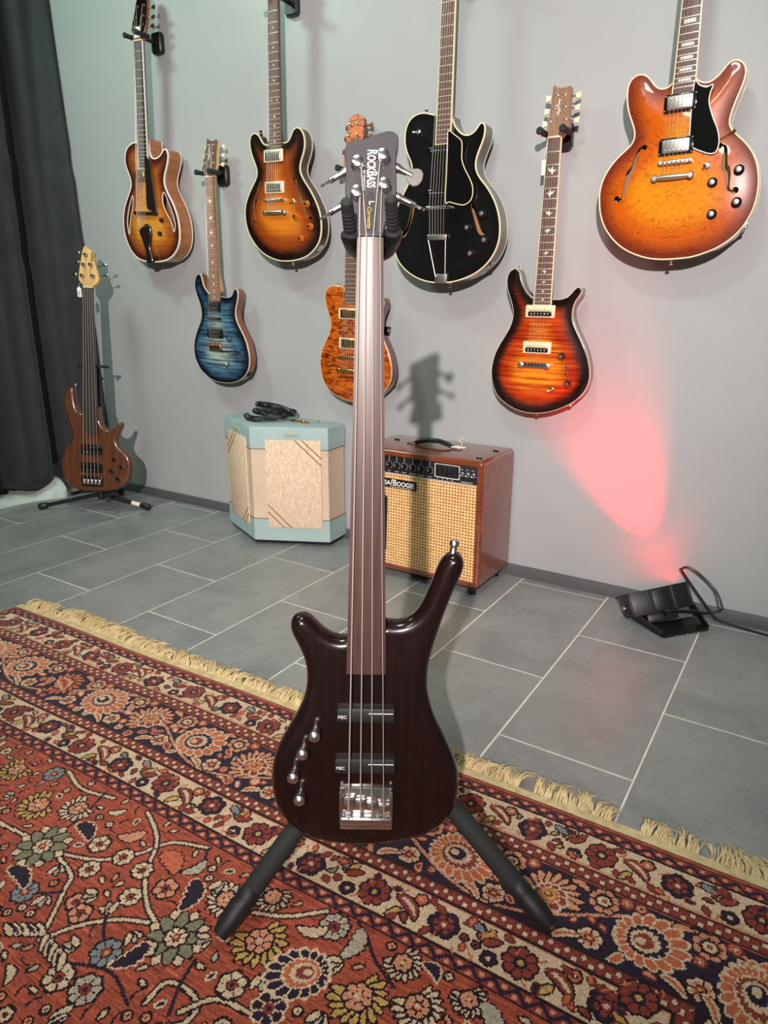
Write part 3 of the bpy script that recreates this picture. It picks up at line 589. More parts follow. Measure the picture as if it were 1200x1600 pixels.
m, nt, bs = new_mat('rough_plaster'); v = objcoord(nt, (1, 1, 1)); f = noise(nt, v, 14, 5, 0.6)
L(nt, ramp(nt, f, [(0.25, srgb(96, 104, 100)), (0.36, srgb(186, 194, 188)), (0.7, srgb(206, 212, 206))]), bs.inputs['Base Color']); bs.inputs['Roughness'].default_value = 0.85; bump(nt, bs, f, 0.5, 0.006)
M['plaster'] = m
V = []; Fc = []; na = 60; nb = 8
for i in range(na+1):
    y = 0.5+i/na*(2.02-0.5); h = 0.040+0.010*math.sin(y*9)+0.004*math.sin(y*31)+0.085*math.exp(-((y-1.99)/0.07)**2); wv = 0.14+0.012*math.sin(y*13+1)+0.05*math.exp(-((y-1.99)/0.09)**2)
    end = min(1, max(0, (2.02-y)/0.03))**0.5
    for j in range(nb+1):
        t = j/nb*PI/2; V.append((-3.36+wv*math.cos(t)*(0.3+0.7*end), y, 0.001+h*math.sin(t)**0.8*end+0.004*math.sin(y*47+j*2)*math.sin(t)*end))
for i in range(na):
    for j in range(nb): a = i*(nb+1)+j; Fc.append((a, a+nb+1, a+nb+2, a+1))
pl = link('plaster_ledge', raw_mesh('plaster_ledge', V, Fc, 'plaster', 60)); tag(pl, 'rough whitewashed plaster ledge showing below the black curtain', 'ledge')

# ------------------------------------------------------------------ the Persian rug: one coloured face per knot
RO = Vector((-2.112, 1.092)); RA = math.radians(1.338)
EU = (math.cos(RA), math.sin(RA)); EV = (math.sin(RA), -math.cos(RA))
RW, RH, KN = 2.374, 1.30, 0.0026
NU, NV = int(RW/KN), int(RH/KN)
UU, VV = np.meshgrid((np.arange(NU)+0.5)*KN, (np.arange(NV)+0.5)*KN)
PAL = [(160, 74, 54), (204, 174, 144), (42, 28, 46), (38, 20, 24), (134, 56, 46), (188, 98, 66), (122, 116, 92), (188, 148, 82), (200, 134, 104), (124, 126, 128), (104, 44, 38), (174, 156, 138)]
RED, CRM, NAV, DRK, BRK, ORG, GRN, GLD, PNK, BLU, MAR, GRY = range(12)
IMG = np.full((NV, NU), RED, np.uint8)
def win(u, v, r):
    a, b = max(0, int((u-r)/KN)), min(NU, int((u+r)/KN)+2); c, d = max(0, int((v-r)/KN)), min(NV, int((v+r)/KN)+2)
    return (slice(c, d), slice(a, b))
def paint(s, mask, col): IMG[s][mask] = col
def polar(s, u, v, rot=0):
    du, dv = UU[s]-u, VV[s]-v; return np.hypot(du, dv), np.arctan2(dv, du)-rot
def rosette(u, v, r, n=8, petal=CRM, ring=BRK, core=GLD, out=DRK, rot=0.0, mid=None):
    s = win(u, v, r*1.3); R_, A = polar(s, u, v, rot)
    if R_.size == 0: return
    lob = r*(0.80+0.20*np.abs(np.cos(n*A/2))**0.7)
    paint(s, R_ < lob+0.0042, out); paint(s, R_ < lob, petal)
    if r > 0.016: paint(s, (R_ < lob*0.95) & (np.abs(np.sin(n*A/2)) > 0.965) & (R_ > r*0.35), out)
    if mid is not None: paint(s, (R_ < lob*0.72) & (np.abs(np.sin(n*A/2)) < 0.93), mid)
    paint(s, R_ < r*0.42, out); paint(s, R_ < r*0.36, ring); paint(s, R_ < r*0.18, core)
def palmette(u, v, r, rot, c1=ORG, c2=CRM, c3=NAV, c4=BRK, out=CRM, n=13, stretch=1.15):
    s = win(u, v, r*1.5); du, dv = UU[s]-u, VV[s]-v; a = du*math.cos(rot)+dv*math.sin(rot); b = -du*math.sin(rot)+dv*math.cos(rot)
    if a.size == 0: return
    a = a/stretch; R_ = np.hypot(a+r*0.25, b); A = np.arctan2(b, a+r*0.25)
    env = 0.60+0.58*np.cos(A/2)**2
    ser = r*env*(0.90+0.16*np.abs(np.cos(n*A/2)))
    paint(s, R_ < ser+0.005, out); paint(s, R_ < ser, c1)
    paint(s, (R_ < ser) & (R_ > ser*0.58) & (np.abs(np.sin(n*A/2)) > 0.94), out)
    paint(s, R_ < ser*0.66, out); paint(s, R_ < ser*0.60, c3); paint(s, R_ < ser*0.44, c2); paint(s, R_ < ser*0.30, c4); paint(s, R_ < r*0.14, c2)
def leaf(u, v, l, w, rot, col=CRM, vein=None, out=DRK, bend=0.0, ser=0):
    s = win(u, v, l*0.75); du, dv = UU[s]-u, VV[s]-v
    if du.size == 0: return
    a = (du*math.cos(rot)+dv*math.sin(rot))/(l/2); b = -du*math.sin(rot)+dv*math.cos(rot); b = b-bend*(a*a-0.4)
    wd_ = w/2*np.sqrt(np.clip(1-a*a, 0, 1))*(1-0.25*a)
    if ser: wd_ = wd_*(0.78+0.3*np.abs(np.cos(a*ser)))
    o_ = 0.0034
    paint(s, (np.abs(b) < wd_+o_) & (np.abs(a) < 1+o_/(l/2)), out); paint(s, (np.abs(b) < wd_) & (np.abs(a) < 1), col)
    if vein is not None: paint(s, (np.abs(b) < wd_*0.35) & (np.abs(a) < 0.75), vein)
def stroke(pts, w, col, out=None, n=80):
    P = spline(pts, n)
    for wd_, c in (((w+0.007, out),) if out is not None else ())+((w, col),):
        for i in range(len(P)-1):
            p, q = P[i], P[i+1]; c0 = (p+q)/2; s = win(c0[0], c0[1], np.linalg.norm(q-p)/2+wd_)
            du, dv = UU[s]-p[0], VV[s]-p[1]; d = q-p; t = np.clip((du*d[0]+dv*d[1])/(d@d+1e-12), 0, 1)
            paint(s, np.hypot(du-t*d[0], dv-t*d[1]) < wd_/2, c)
def sprig(u, v, sz, rot, col=CRM, tip=None):
    for k in (-0.7, 0, 0.7): leaf(u+math.cos(rot+k)*sz*0.55, v+math.sin(rot+k)*sz*0.55, sz, sz*0.42, rot+k, col if k else (tip if tip is not None else col))
def sunburst(u, v, r, rot, petal=GLD, core=ORG, n=15):
    for k in range(n):
        a = rot+(k/(n-1)-0.5)*4.4; rr = r*(0.78+0.1*(k % 2)); leaf(u+math.cos(a)*rr*0.62, v+math.sin(a)*rr*0.62, r*0.72, r*0.26, a, petal)
    rosette(u, v, r*0.42, 7, PNK, core, CRM, DRK)
# distance to the nearest outer edge chooses the band (mitred corners)
ED = np.minimum(np.minimum(UU, RW-UU), VV); ALONG = np.where(ED == VV, UU, VV)
B1, B2, B3, B4, B5, B6, B7, B8 = 0.012, 0.037, 0.118, 0.145, 0.285, 0.312, 0.393, 0.418
def band(a, b): return (ED >= a) & (ED < b)
IMG[:] = RED
def guard(a, b, base, wave, dot, per):
    mk = band(a, b); IMG[mk] = base; c = (a+b)/2; h = (b-a)/2
    ph = 2*PI*ALONG/per; wv = c+h*0.5*np.sin(ph)
    IMG[mk & (np.abs(ED-wv) < 0.0038)] = wave
    IMG[mk & (np.hypot((np.mod(ALONG-per*0.25, per)-per/2), (ED-c-h*0.35)) < 0.0044)] = dot
    IMG[mk & (np.hypot((np.mod(ALONG+per*0.25, per)-per/2), (ED-c+h*0.35)) < 0.0044)] = dot
    for e in (a, b): IMG[np.abs(ED-e) < 0.0019] = DRK
guard(B1, B2, BRK, NAV, PNK, 0.036); guard(B3, B4, MAR, BRK, CRM, 0.026); guard(B5, B6, MAR, BRK, CRM, 0.026); guard(B7, B8, BRK, NAV, PNK, 0.036)
IMG[band(B2+0.002, B3-0.002)] = CRM; IMG[band(B6+0.002, B7-0.002)] = CRM; IMG[band(B4+0.002, B5-0.002)] = NAV
for e in (B3-0.004, B6+0.004): IMG[np.abs(ED-e) < 0.0022] = PNK
def edge_pt(t, e, side):
    """point at distance e from the edge of one side of the rug, t along that side"""
    return (t, e) if side == 0 else ((e, t) if side == 1 else (RW-e, t))
def side_rot(a, side): return a if side == 0 else (PI/2-a if side == 1 else PI/2+a)
rr = random.Random(11)
for (b0, b1) in ((B2, B3), (B6, B7)):
    c = (b0+b1)/2
    for side in (0, 1, 2):
        lim = RW-b1 if side == 0 else RH; t = b1*0.75+0.02; k = 0
        while t < lim:
            u, v = edge_pt(t, c+rr.uniform(-0.008, 0.008), side)
            if k % 4 == 0: rosette(u, v, 0.026, 8, BRK, NAV, GLD, DRK, rr.random(), None)
            elif k % 4 == 1:
                leaf(u, v, 0.056, 0.020, side_rot(0.6, side), BRK, CRM, DRK, 0.008); u2, v2 = edge_pt(t+0.012, c-0.022, side); rosette(u2, v2, 0.010, 5, ORG, CRM, CRM); u2, v2 = edge_pt(t-0.018, c+0.022, side); leaf(u2, v2, 0.026, 0.011, side_rot(2.2, side), GLD)
            elif k % 4 == 2: rosette(u, v, 0.024, 6, NAV, BRK, CRM, DRK, rr.random(), BRK)
            else:
                sprig(u, v, 0.030, side_rot(-1.2, side), BRK, GLD); u2, v2 = edge_pt(t+0.020, c+0.020, side); rosette(u2, v2, 0.011, 5, NAV, CRM, CRM); u2, v2 = edge_pt(t-0.016, c-0.024, side); leaf(u2, v2, 0.028, 0.012, side_rot(0.4, side), BLU)
            for q in range(5):
                u2, v2 = edge_pt(t+rr.uniform(-0.036, 0.036), c+rr.choice((-1, 1))*rr.uniform(0.019, 0.031), side)
                if rr.random() < 0.5: leaf(u2, v2, rr.uniform(0.012, 0.02), 0.008, rr.uniform(0, PI), rr.choice((BRK, ORG, BRK, NAV)), None, MAR)
                else: stroke([(u2, v2), (u2+rr.uniform(-0.015, 0.015), v2+0.010)], 0.0032, ORG, None, 5)
            t += 0.064; k += 1
def clutter(a, b, base, cols, n, seed, sizes=(0.010, 0.018)):
    q = random.Random(seed)
    for w_ in range(n):
        side = q.choice((0, 0, 0, 0, 1, 2)); lim = RW-b if side == 0 else RH; t = q.uniform(b*0.9, lim); u, v = edge_pt(t, q.uniform(a+0.006, b-0.006), side); s = win(u, v, 0.0075)
        if IMG[s].size == 0 or (IMG[s] == base).mean() < 0.86: continue
        c, o_ = q.choice(cols); l = q.uniform(*sizes)
        if q.random() < 0.7: leaf(u, v, l, l*0.45, q.uniform(0, PI), c, None, o_, q.uniform(-0.002, 0.002))
        else: rosette(u, v, l*0.36, 5, c, o_, c, o_)
for k_, (b0, b1) in enumerate(((B2, B3), (B6, B7))): clutter(b0, b1, CRM, ((BRK, DRK), (ORG, BRK), (NAV, BRK), (BRK, MAR), (GRN, DRK), (BRK, DRK), (GLD, DRK)), 3600, 40+k_, (0.012, 0.022))
# main border: navy ground, a cream vine, big palmettes and rosettes
c = (B4+B5)/2; per = 0.65
for side in (0, 1, 2):
    lim = RW-B4*1.2 if side == 0 else RH; ts = np.arange(B4*1.2, lim, 0.012)
    vine = [edge_pt(t, c+0.062*math.cos(2*PI*(t-0.45)/per), side) for t in ts]
    stroke(vine, 0.0062, PNK, NAV, len(ts)*2)
    q = random.Random(5+side)
    seq = 'PAFPSASPFPSAP' if side == 0 else 'PSAFPSAPF'
    for k, ch in enumerate(seq):
        t = 0.232+0.1617*k
        if t > lim-0.02: break
        flip = 1 if k % 2 else -1
        def at_(dt, e): return edge_pt(t+dt, c+e, side)
        u, v = at_(0.081, -0.042); rosette(u, v, 0.025, 8, PNK, NAV, GLD, NAV, q.random(), ORG); rosette(u, v, 0.011, 6, CRM, BRK, GLD, DRK)
        u, v = at_(0.079, 0.040); rosette(u, v, 0.020, 7, CRM, BRK, GLD, DRK, q.random(), PNK)
        u, v = at_(0.045, 0.052); leaf(u, v, 0.045, 0.015, side_rot(0.5*flip, side), CRM, ORG, DRK, 0.006)
        u, v = at_(0.118, 0.006); leaf(u, v, 0.030, 0.013, side_rot(1.1*flip, side), ORG, None, CRM, 0.004)
        u, v = at_(0.040, -0.056); leaf(u, v, 0.034, 0.012, side_rot(-0.3*flip, side), PNK, None, DRK, 0.004)
        u, v = at_(0.115, -0.058); rosette(u, v, 0.010, 5, ORG, CRM, CRM, MAR)
        u, v = at_(0.0, -0.004)
        if ch == 'A': palmette(u, v, 0.050, side_rot(-0.45*flip, side), ORG, CRM, NAV, BRK, CRM, 17)
        elif ch == 'P': palmette(u, v, 0.051, side_rot(0.25*flip, side), ORG, CRM, BRK, NAV, CRM, 21, 1.25)
        elif ch == 'S': sunburst(u, v, 0.062, side_rot(2.2*flip, side), PNK, BRK, 15); palmette(u, v, 0.028, side_rot(0.9, side), BRK, GLD, ORG, BRK, CRM, 9, 1.0)
        else: sunburst(u, v, 0.058, side_rot(0.5*flip, side), ORG, BRK, 13); leaf(u, v, 0.06, 0.022, side_rot(0.5, side), ORG, BRK, CRM, 0.008, 8)
        for w_ in range(16):
            u, v = at_(q.uniform(-0.08, 0.08), q.uniform(-0.060, 0.060)); s = win(u, v, 0.011)
            if IMG[s].size and (IMG[s] == NAV).mean() > 0.9:
                if q.random() < 0.6: leaf(u, v, 0.020, 0.009, q.uniform(0, PI), q.choice((PNK, CRM, ORG)), None, MAR)
                else: rosette(u, v, 0.008, 5, ORG, CRM, CRM, MAR)
clutter(B4, B5, NAV, ((PNK, MAR), (CRM, ORG), (ORG, CRM), (PNK, BRK), (BRK, PNK)), 4200, 77, (0.012, 0.024))
# the field: motifs placed as they lie, then the gaps filled with small leaves
def infield(u, v, r): return B8+r < min(u, RW-u, v)
VINES = [[(1.05, 0.586), (1.139, 0.553), (1.187, 0.507), (1.203, 0.477), (1.225, 0.45), (1.285, 0.428)], [(1.073, 0.587), (1.128, 0.60), (1.147, 0.626), (1.175, 0.665), (1.199, 0.704)],
         [(1.199, 0.704), (1.230, 0.654), (1.277, 0.612), (1.328, 0.589)], [(1.203, 0.477), (1.237, 0.529), (1.288, 0.570), (1.335, 0.589)], [(1.118, 0.426), (1.15, 0.44), (1.179, 0.456), (1.203, 0.477)],
         [(1.448, 0.491), (1.50, 0.468), (1.549, 0.428)], [(1.419, 0.685), (1.42, 0.65), (1.45, 0.64), (1.485, 0.65), (1.486, 0.68), (1.46, 0.70)], [(1.56, 0.62), (1.50, 0.63), (1.47, 0.67)],
         [(0.60, 0.47), (0.72, 0.55), (0.86, 0.59), (0.98, 0.586)], [(0.88, 0.43), (0.95, 0.45), (1.03, 0.435)], [(1.75, 0.53), (1.84, 0.56), (1.92, 0.52)]]
for p in VINES: stroke(p, 0.0062, CRM, DRK, 60)
for p in ([(1.604, 0.42), (1.635, 0.44), (1.663, 0.464), (1.708, 0.487)], [(1.286, 0.43), (1.31, 0.47), (1.30, 0.49)], [(1.24, 0.61), (1.27, 0.64), (1.30, 0.66)], [(1.09, 0.66), (1.12, 0.65), (1.147, 0.63)], [(1.43, 0.60), (1.44, 0.64), (1.46, 0.68)], [(1.28, 0.70), (1.34, 0.68), (1.40, 0.70)], [(1.00, 0.43), (1.02, 0.50), (1.02, 0.55)]): stroke(p, 0.0056, NAV, None, 40)
for u, v in ((1.024, 0.586), (1.376, 0.588), (0.66, 0.586), (1.72, 0.60)):
    for k in range(8): a = 0.3+PI/8+k*PI/4; leaf(u+math.cos(a)*0.041, v+math.sin(a)*0.041, 0.020, 0.016, a, CRM)
    for k in range(8): a = 0.3+k*PI/4; leaf(u+math.cos(a)*0.029, v+math.sin(a)*0.029, 0.036, 0.019, a, GRN)
    rosette(u, v, 0.017, 8, CRM, BRK, PNK, DRK)
for u, v, r, rot, pc, cc in ((0.918, 0.524, 0.046, 2.2, GLD, PNK), (0.993, 0.490, 0.040, 2.0, CRM, GLD), (1.491, 0.526, 0.050, 0.7, GLD, PNK), (1.455, 0.450, 0.034, 1.3, CRM, GLD), (1.393, 0.494, 0.038, 2.4, CRM, PNK), (1.671, 0.525, 0.050, 0.8, GLD, PNK), (1.700, 0.446, 0.034, 0.6, CRM, GLD), (1.751, 0.494, 0.042, 0.7, CRM, ORG), (1.809, 0.447, 0.030, 0.9, CRM, PNK), (0.62, 0.50, 0.034, 1.2, CRM, GLD), (0.78, 0.48, 0.04, 1.9, GLD, PNK)): sunburst(u, v, r, rot, pc, cc, 13)
for u, v, r, n, pc in ((1.109, 0.528, 0.019, 6, CRM), (1.172, 0.525, 0.018, 8, CRM), (1.225, 0.527, 0.018, 8, CRM), (1.144, 0.575, 0.018, 8, CRM), (1.253, 0.575, 0.018, 8, CRM), (1.093, 0.663, 0.021, 8, BLU), (1.306, 0.663, 0.023, 8, BLU), (1.185, 0.630, 0.016, 5, PNK), (1.210, 0.640, 0.018, 5, PNK), (1.29, 0.532, 0.020, 6, PNK), (1.28, 0.726, 0.022, 6, CRM), (1.33, 0.717, 0.023, 8, GRY), (1.505, 0.602, 0.021, 6, CRM), (1.576, 0.446, 0.024, 9, GRY), (1.573, 0.602, 0.024, 7, NAV), (1.353, 0.625, 0.014, 5, CRM), (0.86, 0.45, 0.02, 8, BLU), (1.90, 0.48, 0.024, 8, BLU), (1.62, 0.66, 0.022, 6, CRM)): rosette(u, v, r, n, pc, BRK, GLD if pc == BLU else NAV, CRM if pc == NAV else DRK, 0.2)
for u, v, l, w_, rot, col in ((1.059, 0.519, 0.056, 0.026, 0.3, NAV), (1.337, 0.518, 0.064, 0.030, 1.2, NAV), (1.343, 0.648, 0.060, 0.024, 1.9, NAV), (1.054, 0.647, 0.066, 0.024, 0.2, NAV), (1.143, 0.484, 0.050, 0.024, 2.4, PNK), (1.254, 0.486, 0.060, 0.034, 0.4, ORG), (1.30, 0.475, 0.045, 0.018, 2.0, GRY), (1.621, 0.457, 0.06, 0.024, 1.6, GRY), (1.745, 0.434, 0.034, 0.016, 0.5, NAV), (1.55, 0.47, 0.05, 0.018, 2.7, CRM), (1.85, 0.46, 0.06, 0.024, 0.9, GRY)): leaf(u, v, l, w_, rot, col, None, CRM if col == NAV else DRK, 0.008, 8)
for u, v, sz, rot in ((1.20, 0.60, 0.022, 2.2), (1.25, 0.615, 0.022, 3.8), (1.09, 0.60, 0.02, 0.8), (1.13, 0.65, 0.022, 1.0), (1.26, 0.68, 0.022, 2.8), (1.31, 0.62, 0.02, 0.4), (1.36, 0.47, 0.024, 1.2), (1.42, 0.56, 0.02, 2.0), (1.53, 0.57, 0.022, 0.8), (1.62, 0.49, 0.02, 2.2), (1.64, 0.57, 0.022, 1.4)): sprig(u, v, sz, rot, CRM, GRY)
for u, v, r, rot in ((1.577, 0.538, 0.040, 2.5), (0.80, 0.60, 0.036, 0.8), (1.12, 0.80, 0.036, 2.0)): palmette(u, v, r, rot, NAV, CRM, ORG, BRK, CRM, 17, 1.25)
for u, v, rot in ((1.162, 0.706, 2.6), (1.236, 0.706, 0.1), (1.34, 0.78, 1.2)):
    for k in range(5): leaf(u+math.cos(rot)*(k-2)*0.013, v+math.sin(rot)*(k-2)*0.013, 0.030, 0.010, rot+0.8, CRM, NAV if k % 2 else None)
q = random.Random(21); made = 0
for tr in range(60000):
    u = B8+q.random()*(RW-2*B8); v = B8+q.random()*(RH-B8); big = q.random()
    r = 0.025 if tr < 8000 else (0.0150 if tr < 28000 else 0.0085)
    if not infield(u, v, r*0.9): continue
    s = win(u, v, r*0.92)
    if IMG[s].size == 0 or (IMG[s] != RED).mean() > 0.01: continue
    if r > 0.025:
        if big < 0.3: rosette(u, v, 0.020, q.choice((6, 8)), q.choice((CRM, PNK, GRY, CRM)), BRK, q.choice((GLD, NAV)), DRK, q.random())
        elif big < 0.55: sunburst(u, v, 0.026, q.uniform(0, 6.3), q.choice((CRM, GLD, CRM)), ORG, 9)
        elif big < 0.8: leaf(u, v, 0.052, 0.022, q.uniform(0, PI), q.choice((NAV, NAV, GRY)), None, CRM, 0.006, 8)
        else: sprig(u, v, 0.024, q.uniform(0, 6.3), CRM, PNK)
    elif r > 0.015:
        if big < 0.35: sprig(u, v, 0.017, q.uniform(0, 6.3), q.choice((CRM, GRY)), CRM)
        elif big < 0.75: leaf(u, v, 0.032, 0.012, q.uniform(0, PI), q.choice((CRM, GRY, NAV)), None, DRK, 0.006)
        else: rosette(u, v, 0.011, 6, CRM, BRK, NAV, DRK)
    else:
        if big < 0.42: leaf(u, v, 0.015, 0.006, q.uniform(0, PI), q.choice((CRM, GRY, PNK, CRM)))
        elif big < 0.62:
            a = q.uniform(0, PI); ca, sa = math.cos(a)*0.010, math.sin(a)*0.010; stroke([(u-ca, v-sa), (u-sa*0.3, v+ca*0.3), (u+ca, v+sa)], 0.0034, q.choice((DRK, NAV, DRK)), None, 8)
        elif big < 0.85: rosette(u, v, 0.0058, 4, q.choice((CRM, PNK)), BRK, BRK, DRK)
        else: leaf(u, v, 0.013, 0.006, q.uniform(0, PI), NAV, None, CRM)
lin = np.array([srgb(*p)[:3] for p in PAL])
C_ = lin[IMG]
C_ = C_*(1+0.13*RNG.standard_normal((NV, NU, 1)))*(1+0.05*RNG.standard_normal((NV, 1, 1)))*(1+0.09*np.sin(UU*3.1+VV*2.3)[..., None]*np.cos(VV*5.0)[..., None])
stk = 1+0.20*(np.repeat(RNG.standard_normal((NV//1, NU//9+1)), 9, 1)[:, :NU])[..., None]; C_ = np.where((IMG == RED)[..., None], C_*stk, C_)
C_ = np.clip(C_, 0, 1)
gu, gv = np.meshgrid(np.arange(NU+1)*KN, np.arange(NV+1)*KN)
gz = 0.0075+0.0006*RNG.standard_normal(gu.shape)*0.5+0.0012*np.sin(gu*9)*np.sin(gv*7); edge_ = np.minimum(np.minimum(gu, NU*KN-gu), gv); gz = np.where(edge_ < 0.0005, 0.001, gz)
co = np.empty((gu.size, 3), np.float32); co[:, 0] = (RO.x+gu*EU[0]+gv*EV[0]).ravel(); co[:, 1] = (RO.y+gu*EU[1]+gv*EV[1]+0.0025*np.sin(gu*8)).ravel(); co[:, 2] = gz.ravel()
me = bpy.data.meshes.new('rug'); nf = NU*NV
i0 = (np.arange(NV)[:, None]*(NU+1)+np.arange(NU)[None, :]).ravel(); quad = np.stack([i0, i0+NU+1, i0+NU+2, i0+1], 1).astype(np.int32)
me.vertices.add(len(co)); me.vertices.foreach_set('co', co.ravel()); me.loops.add(nf*4); me.loops.foreach_set('vertex_index', quad.ravel())
me.polygons.add(nf); me.polygons.foreach_set('loop_start', np.arange(0, nf*4, 4, dtype=np.int32))
me.update(calc_edges=True)
at = me.attributes.new('knot', 'FLOAT_COLOR', 'FACE'); at.data.foreach_set('color', np.c_[C_.reshape(-1, 3), np.ones(nf)].astype(np.float32).ravel())
m, nt, bs = new_mat('rug_wool'); a = nt.nodes.new('ShaderNodeAttribute'); a.attribute_name = 'knot'
fz = noise(nt, objcoord(nt, (1, 1, 1)), 700, 2, 0.6)
L(nt, mixc(nt, 1.0, a.outputs['Color'], ramp(nt, fz, [(0.25, (0.72,)*3+(1,)), (0.75, (1.15,)*3+(1,))]), 'MULTIPLY'), bs.inputs['Base Color'])
bs.inputs['Roughness'].default_value = 0.9; bs.inputs['Specular IOR Level'].default_value = 0.15; bs.inputs['Sheen Weight'].default_value = 0.15
me.materials.append(m); me.shade_smooth(); rug = link('rug', me)
tag(rug, 'red Persian rug with navy and cream floral borders and cream fringe', 'rug')
# woven end strip and knotted fringe
m, nt, bs = new_mat('fringe_cotton'); f = noise(nt, objcoord(nt, (60, 60, 60)), 1.0, 4)
L(nt, ramp(nt, f, [(0.3, srgb(196, 170, 122)), (0.7, srgb(226, 204, 158))]), bs.inputs['Base Color']); bs.inputs['Roughness'].default_value = 0.9; M['cotton'] = m
def rpt(u, v, z): return (RO.x+u*EU[0]+v*EV[0], RO.y+u*EU[1]+v*EV[1]+0.0025*math.sin(u*8), z)
V = []; Fc = []; n = 240
for i in range(n+1):
    u = i/n*RW; wv = 0.024+0.002*math.sin(u*17)
    V += [rpt(u, 0.0005, 0.0068), rpt(u, -wv*0.5, 0.0058), rpt(u, -wv, 0.0042), rpt(u, -wv-0.001, 0.0004)]
for i in range(n):
    for k in range(3): a = i*4+k; Fc.append((a, a+4, a+5, a+1))
link('woven_end', raw_mesh('woven_end', V, Fc, 'cotton', 60), rug)
mb = MB(); q = random.Random(3)
def frlen(u):
    gaps = ((0.155, 0.175, 0.35), (1.70, 1.735, 0.0), (1.895, 1.945, 0.0), (1.995, 2.005, 0.2), (2.048, 2.068, 0.0), (2.115, 2.125, 0.2))
    for a, b, k in gaps:
        if a < u < b: return k
    return 1.0
u = 0.02
while u < RW-0.01:
    k = frlen(u); base = 0.062+0.020*math.exp(-((u-0.30)/0.22)**2)
    drift = 0.45*math.sin(u*5)+0.4*math.sin(u*13+1)+0.3*math.sin(u*37)
    if k > 0:
        clump = q.gauss(0, 0.28); cl = q.uniform(0.75, 1.12); lift0 = q.uniform(0.0, 0.012)
        for j in range(6):
            uu = u+q.uniform(-0.0035, 0.0035); ln = k*base*cl*q.uniform(0.72, 1.05); a = drift*0.45+clump+q.uniform(-0.14, 0.14); r = q.uniform(0.0008, 0.0014); z0 = q.uniform(0.002, 0.005); lift = lift0+q.uniform(0.001, 0.009)
            pts = []; wob = q.uniform(-0.3, 0.3)
            for s_ in (0, 0.3, 0.65, 1.0): pts.append(rpt(uu+math.sin(a*(0.3+0.7*s_)+wob*s_)*ln*s_+q.uniform(-0.0014, 0.0014), -0.023-ln*0.8*s_*math.cos(a), max(0.0012, z0+lift*math.sin(s_*2.6))))
            mb.tube(pts, [r, r*1.15, r, r*0.5], 4, cap=False)
    u += 0.0068
fr = mb.build('fringe', 'cotton', rug, True, 60); fr['kind'] = 'stuff'
# ------------------------------------------------------------------ guitars
def mm(pts): return np.array(pts, float)/1000.0
def quad_box(q):
    q = mm(q); c = q.mean(0); w = ((q[1]-q[0])[0]+(q[2]-q[3])[0])/2; h = ((q[0]-q[3])[1]+(q[1]-q[2])[1])/2
    return c[0], c[1], abs(w), abs(h)
def root_matrix(t):
    ex, ez = Vector(t['ex']), Vector(t['ez']); ey = ez.cross(ex); P = Vector(t['P'])
    return Matrix(((ex.x, ey.x, ez.x, P.x), (ex.y, ey.y, ez.y, P.y), (ex.z, ey.z, ez.z, P.z), (0, 0, 0, 1)))
def f_hole(a, m_, b, w=0.006, r0=0.006, r1=0.0085, flip=1):
    """an f-shaped sound hole from the upper eye a to the lower eye b: a stroke with round eyes, narrow necks and a wide stem"""
    a, b, m_ = np.array(a), np.array(b), np.array(m_); d = (b-a)/np.linalg.norm(b-a); nrm = np.array([-d[1], d[0]])*flip; md = m_*0.6+(a+b)/2*0.4
    p1 = a+d*r0*0.9-nrm*r0*1.5; p2 = b-d*r1*0.9+nrm*r1*1.5
    C = spline([a, a*0.45+p1*0.55-d*r0*0.35, p1+d*r0*0.9, md-(b-a)*0.10, md+(b-a)*0.10, p2-d*r1*0.9, b*0.45+p2*0.55+d*r1*0.35, b], 60)
    s = np.r_[0, np.cumsum(np.linalg.norm(np.diff(C, axis=0), axis=1))]; Lg = s[-1]; hw = np.zeros(60)
    for i in range(60):
        t = s[i]/Lg; stem = w*0.5*(0.22+0.78*math.sin(PI*t)**1.3)
        if abs(t-0.5) < 0.035: stem += 0.0016
        e0 = math.sqrt(max(0, r0**2-s[i]**2)); e1 = math.sqrt(max(0, r1**2-(Lg-s[i])**2)); hw[i] = max(stem, e0, e1)
    T_ = np.gradient(C, axis=0); T_ /= np.linalg.norm(T_, axis=1, keepdims=True); Nn = np.c_[-T_[:, 1], T_[:, 0]]
    def cap(c, r, t0, n=8): an = math.atan2(t0[1], t0[0]); return [c+r*np.array([math.cos(an+x), math.sin(an+x)]) for x in np.linspace(PI/2, 3*PI/2, n)[1:-1]]
    Lf = [C[i]+Nn[i]*hw[i] for i in range(60)]; Rt = [C[i]-Nn[i]*hw[i] for i in range(60)]
    P = np.array(Lf[1:-1]+cap(C[-1], r1, -T_[-1])[::-1]+Rt[::-1][1:-1]+cap(C[0], r0, T_[0])[::-1])
    # drop points that fold over at the tight bends
    keep = [P[0]]
    for q in P[1:]:
        if np.linalg.norm(q-keep[-1]) > 0.0006: keep.append(q)
    return np.array(keep)
def arch_profile(h, w, edge_r=0.0):
    def f(d):
        y = -h*(1-np.exp(-(d/w)**2))
        if edge_r: e = np.clip(edge_r-d, 0, edge_r); y = y+edge_r-np.sqrt(np.maximum(edge_r**2-e**2, 0))
        return y
    return f
def round_profile(r, dish=0.0):
    def f(d):
        e = np.clip(r-d, 0, r); return r-np.sqrt(np.maximum(r*r-e*e, 0))-dish*(1-np.exp(-(d/0.06)**2))
    return f
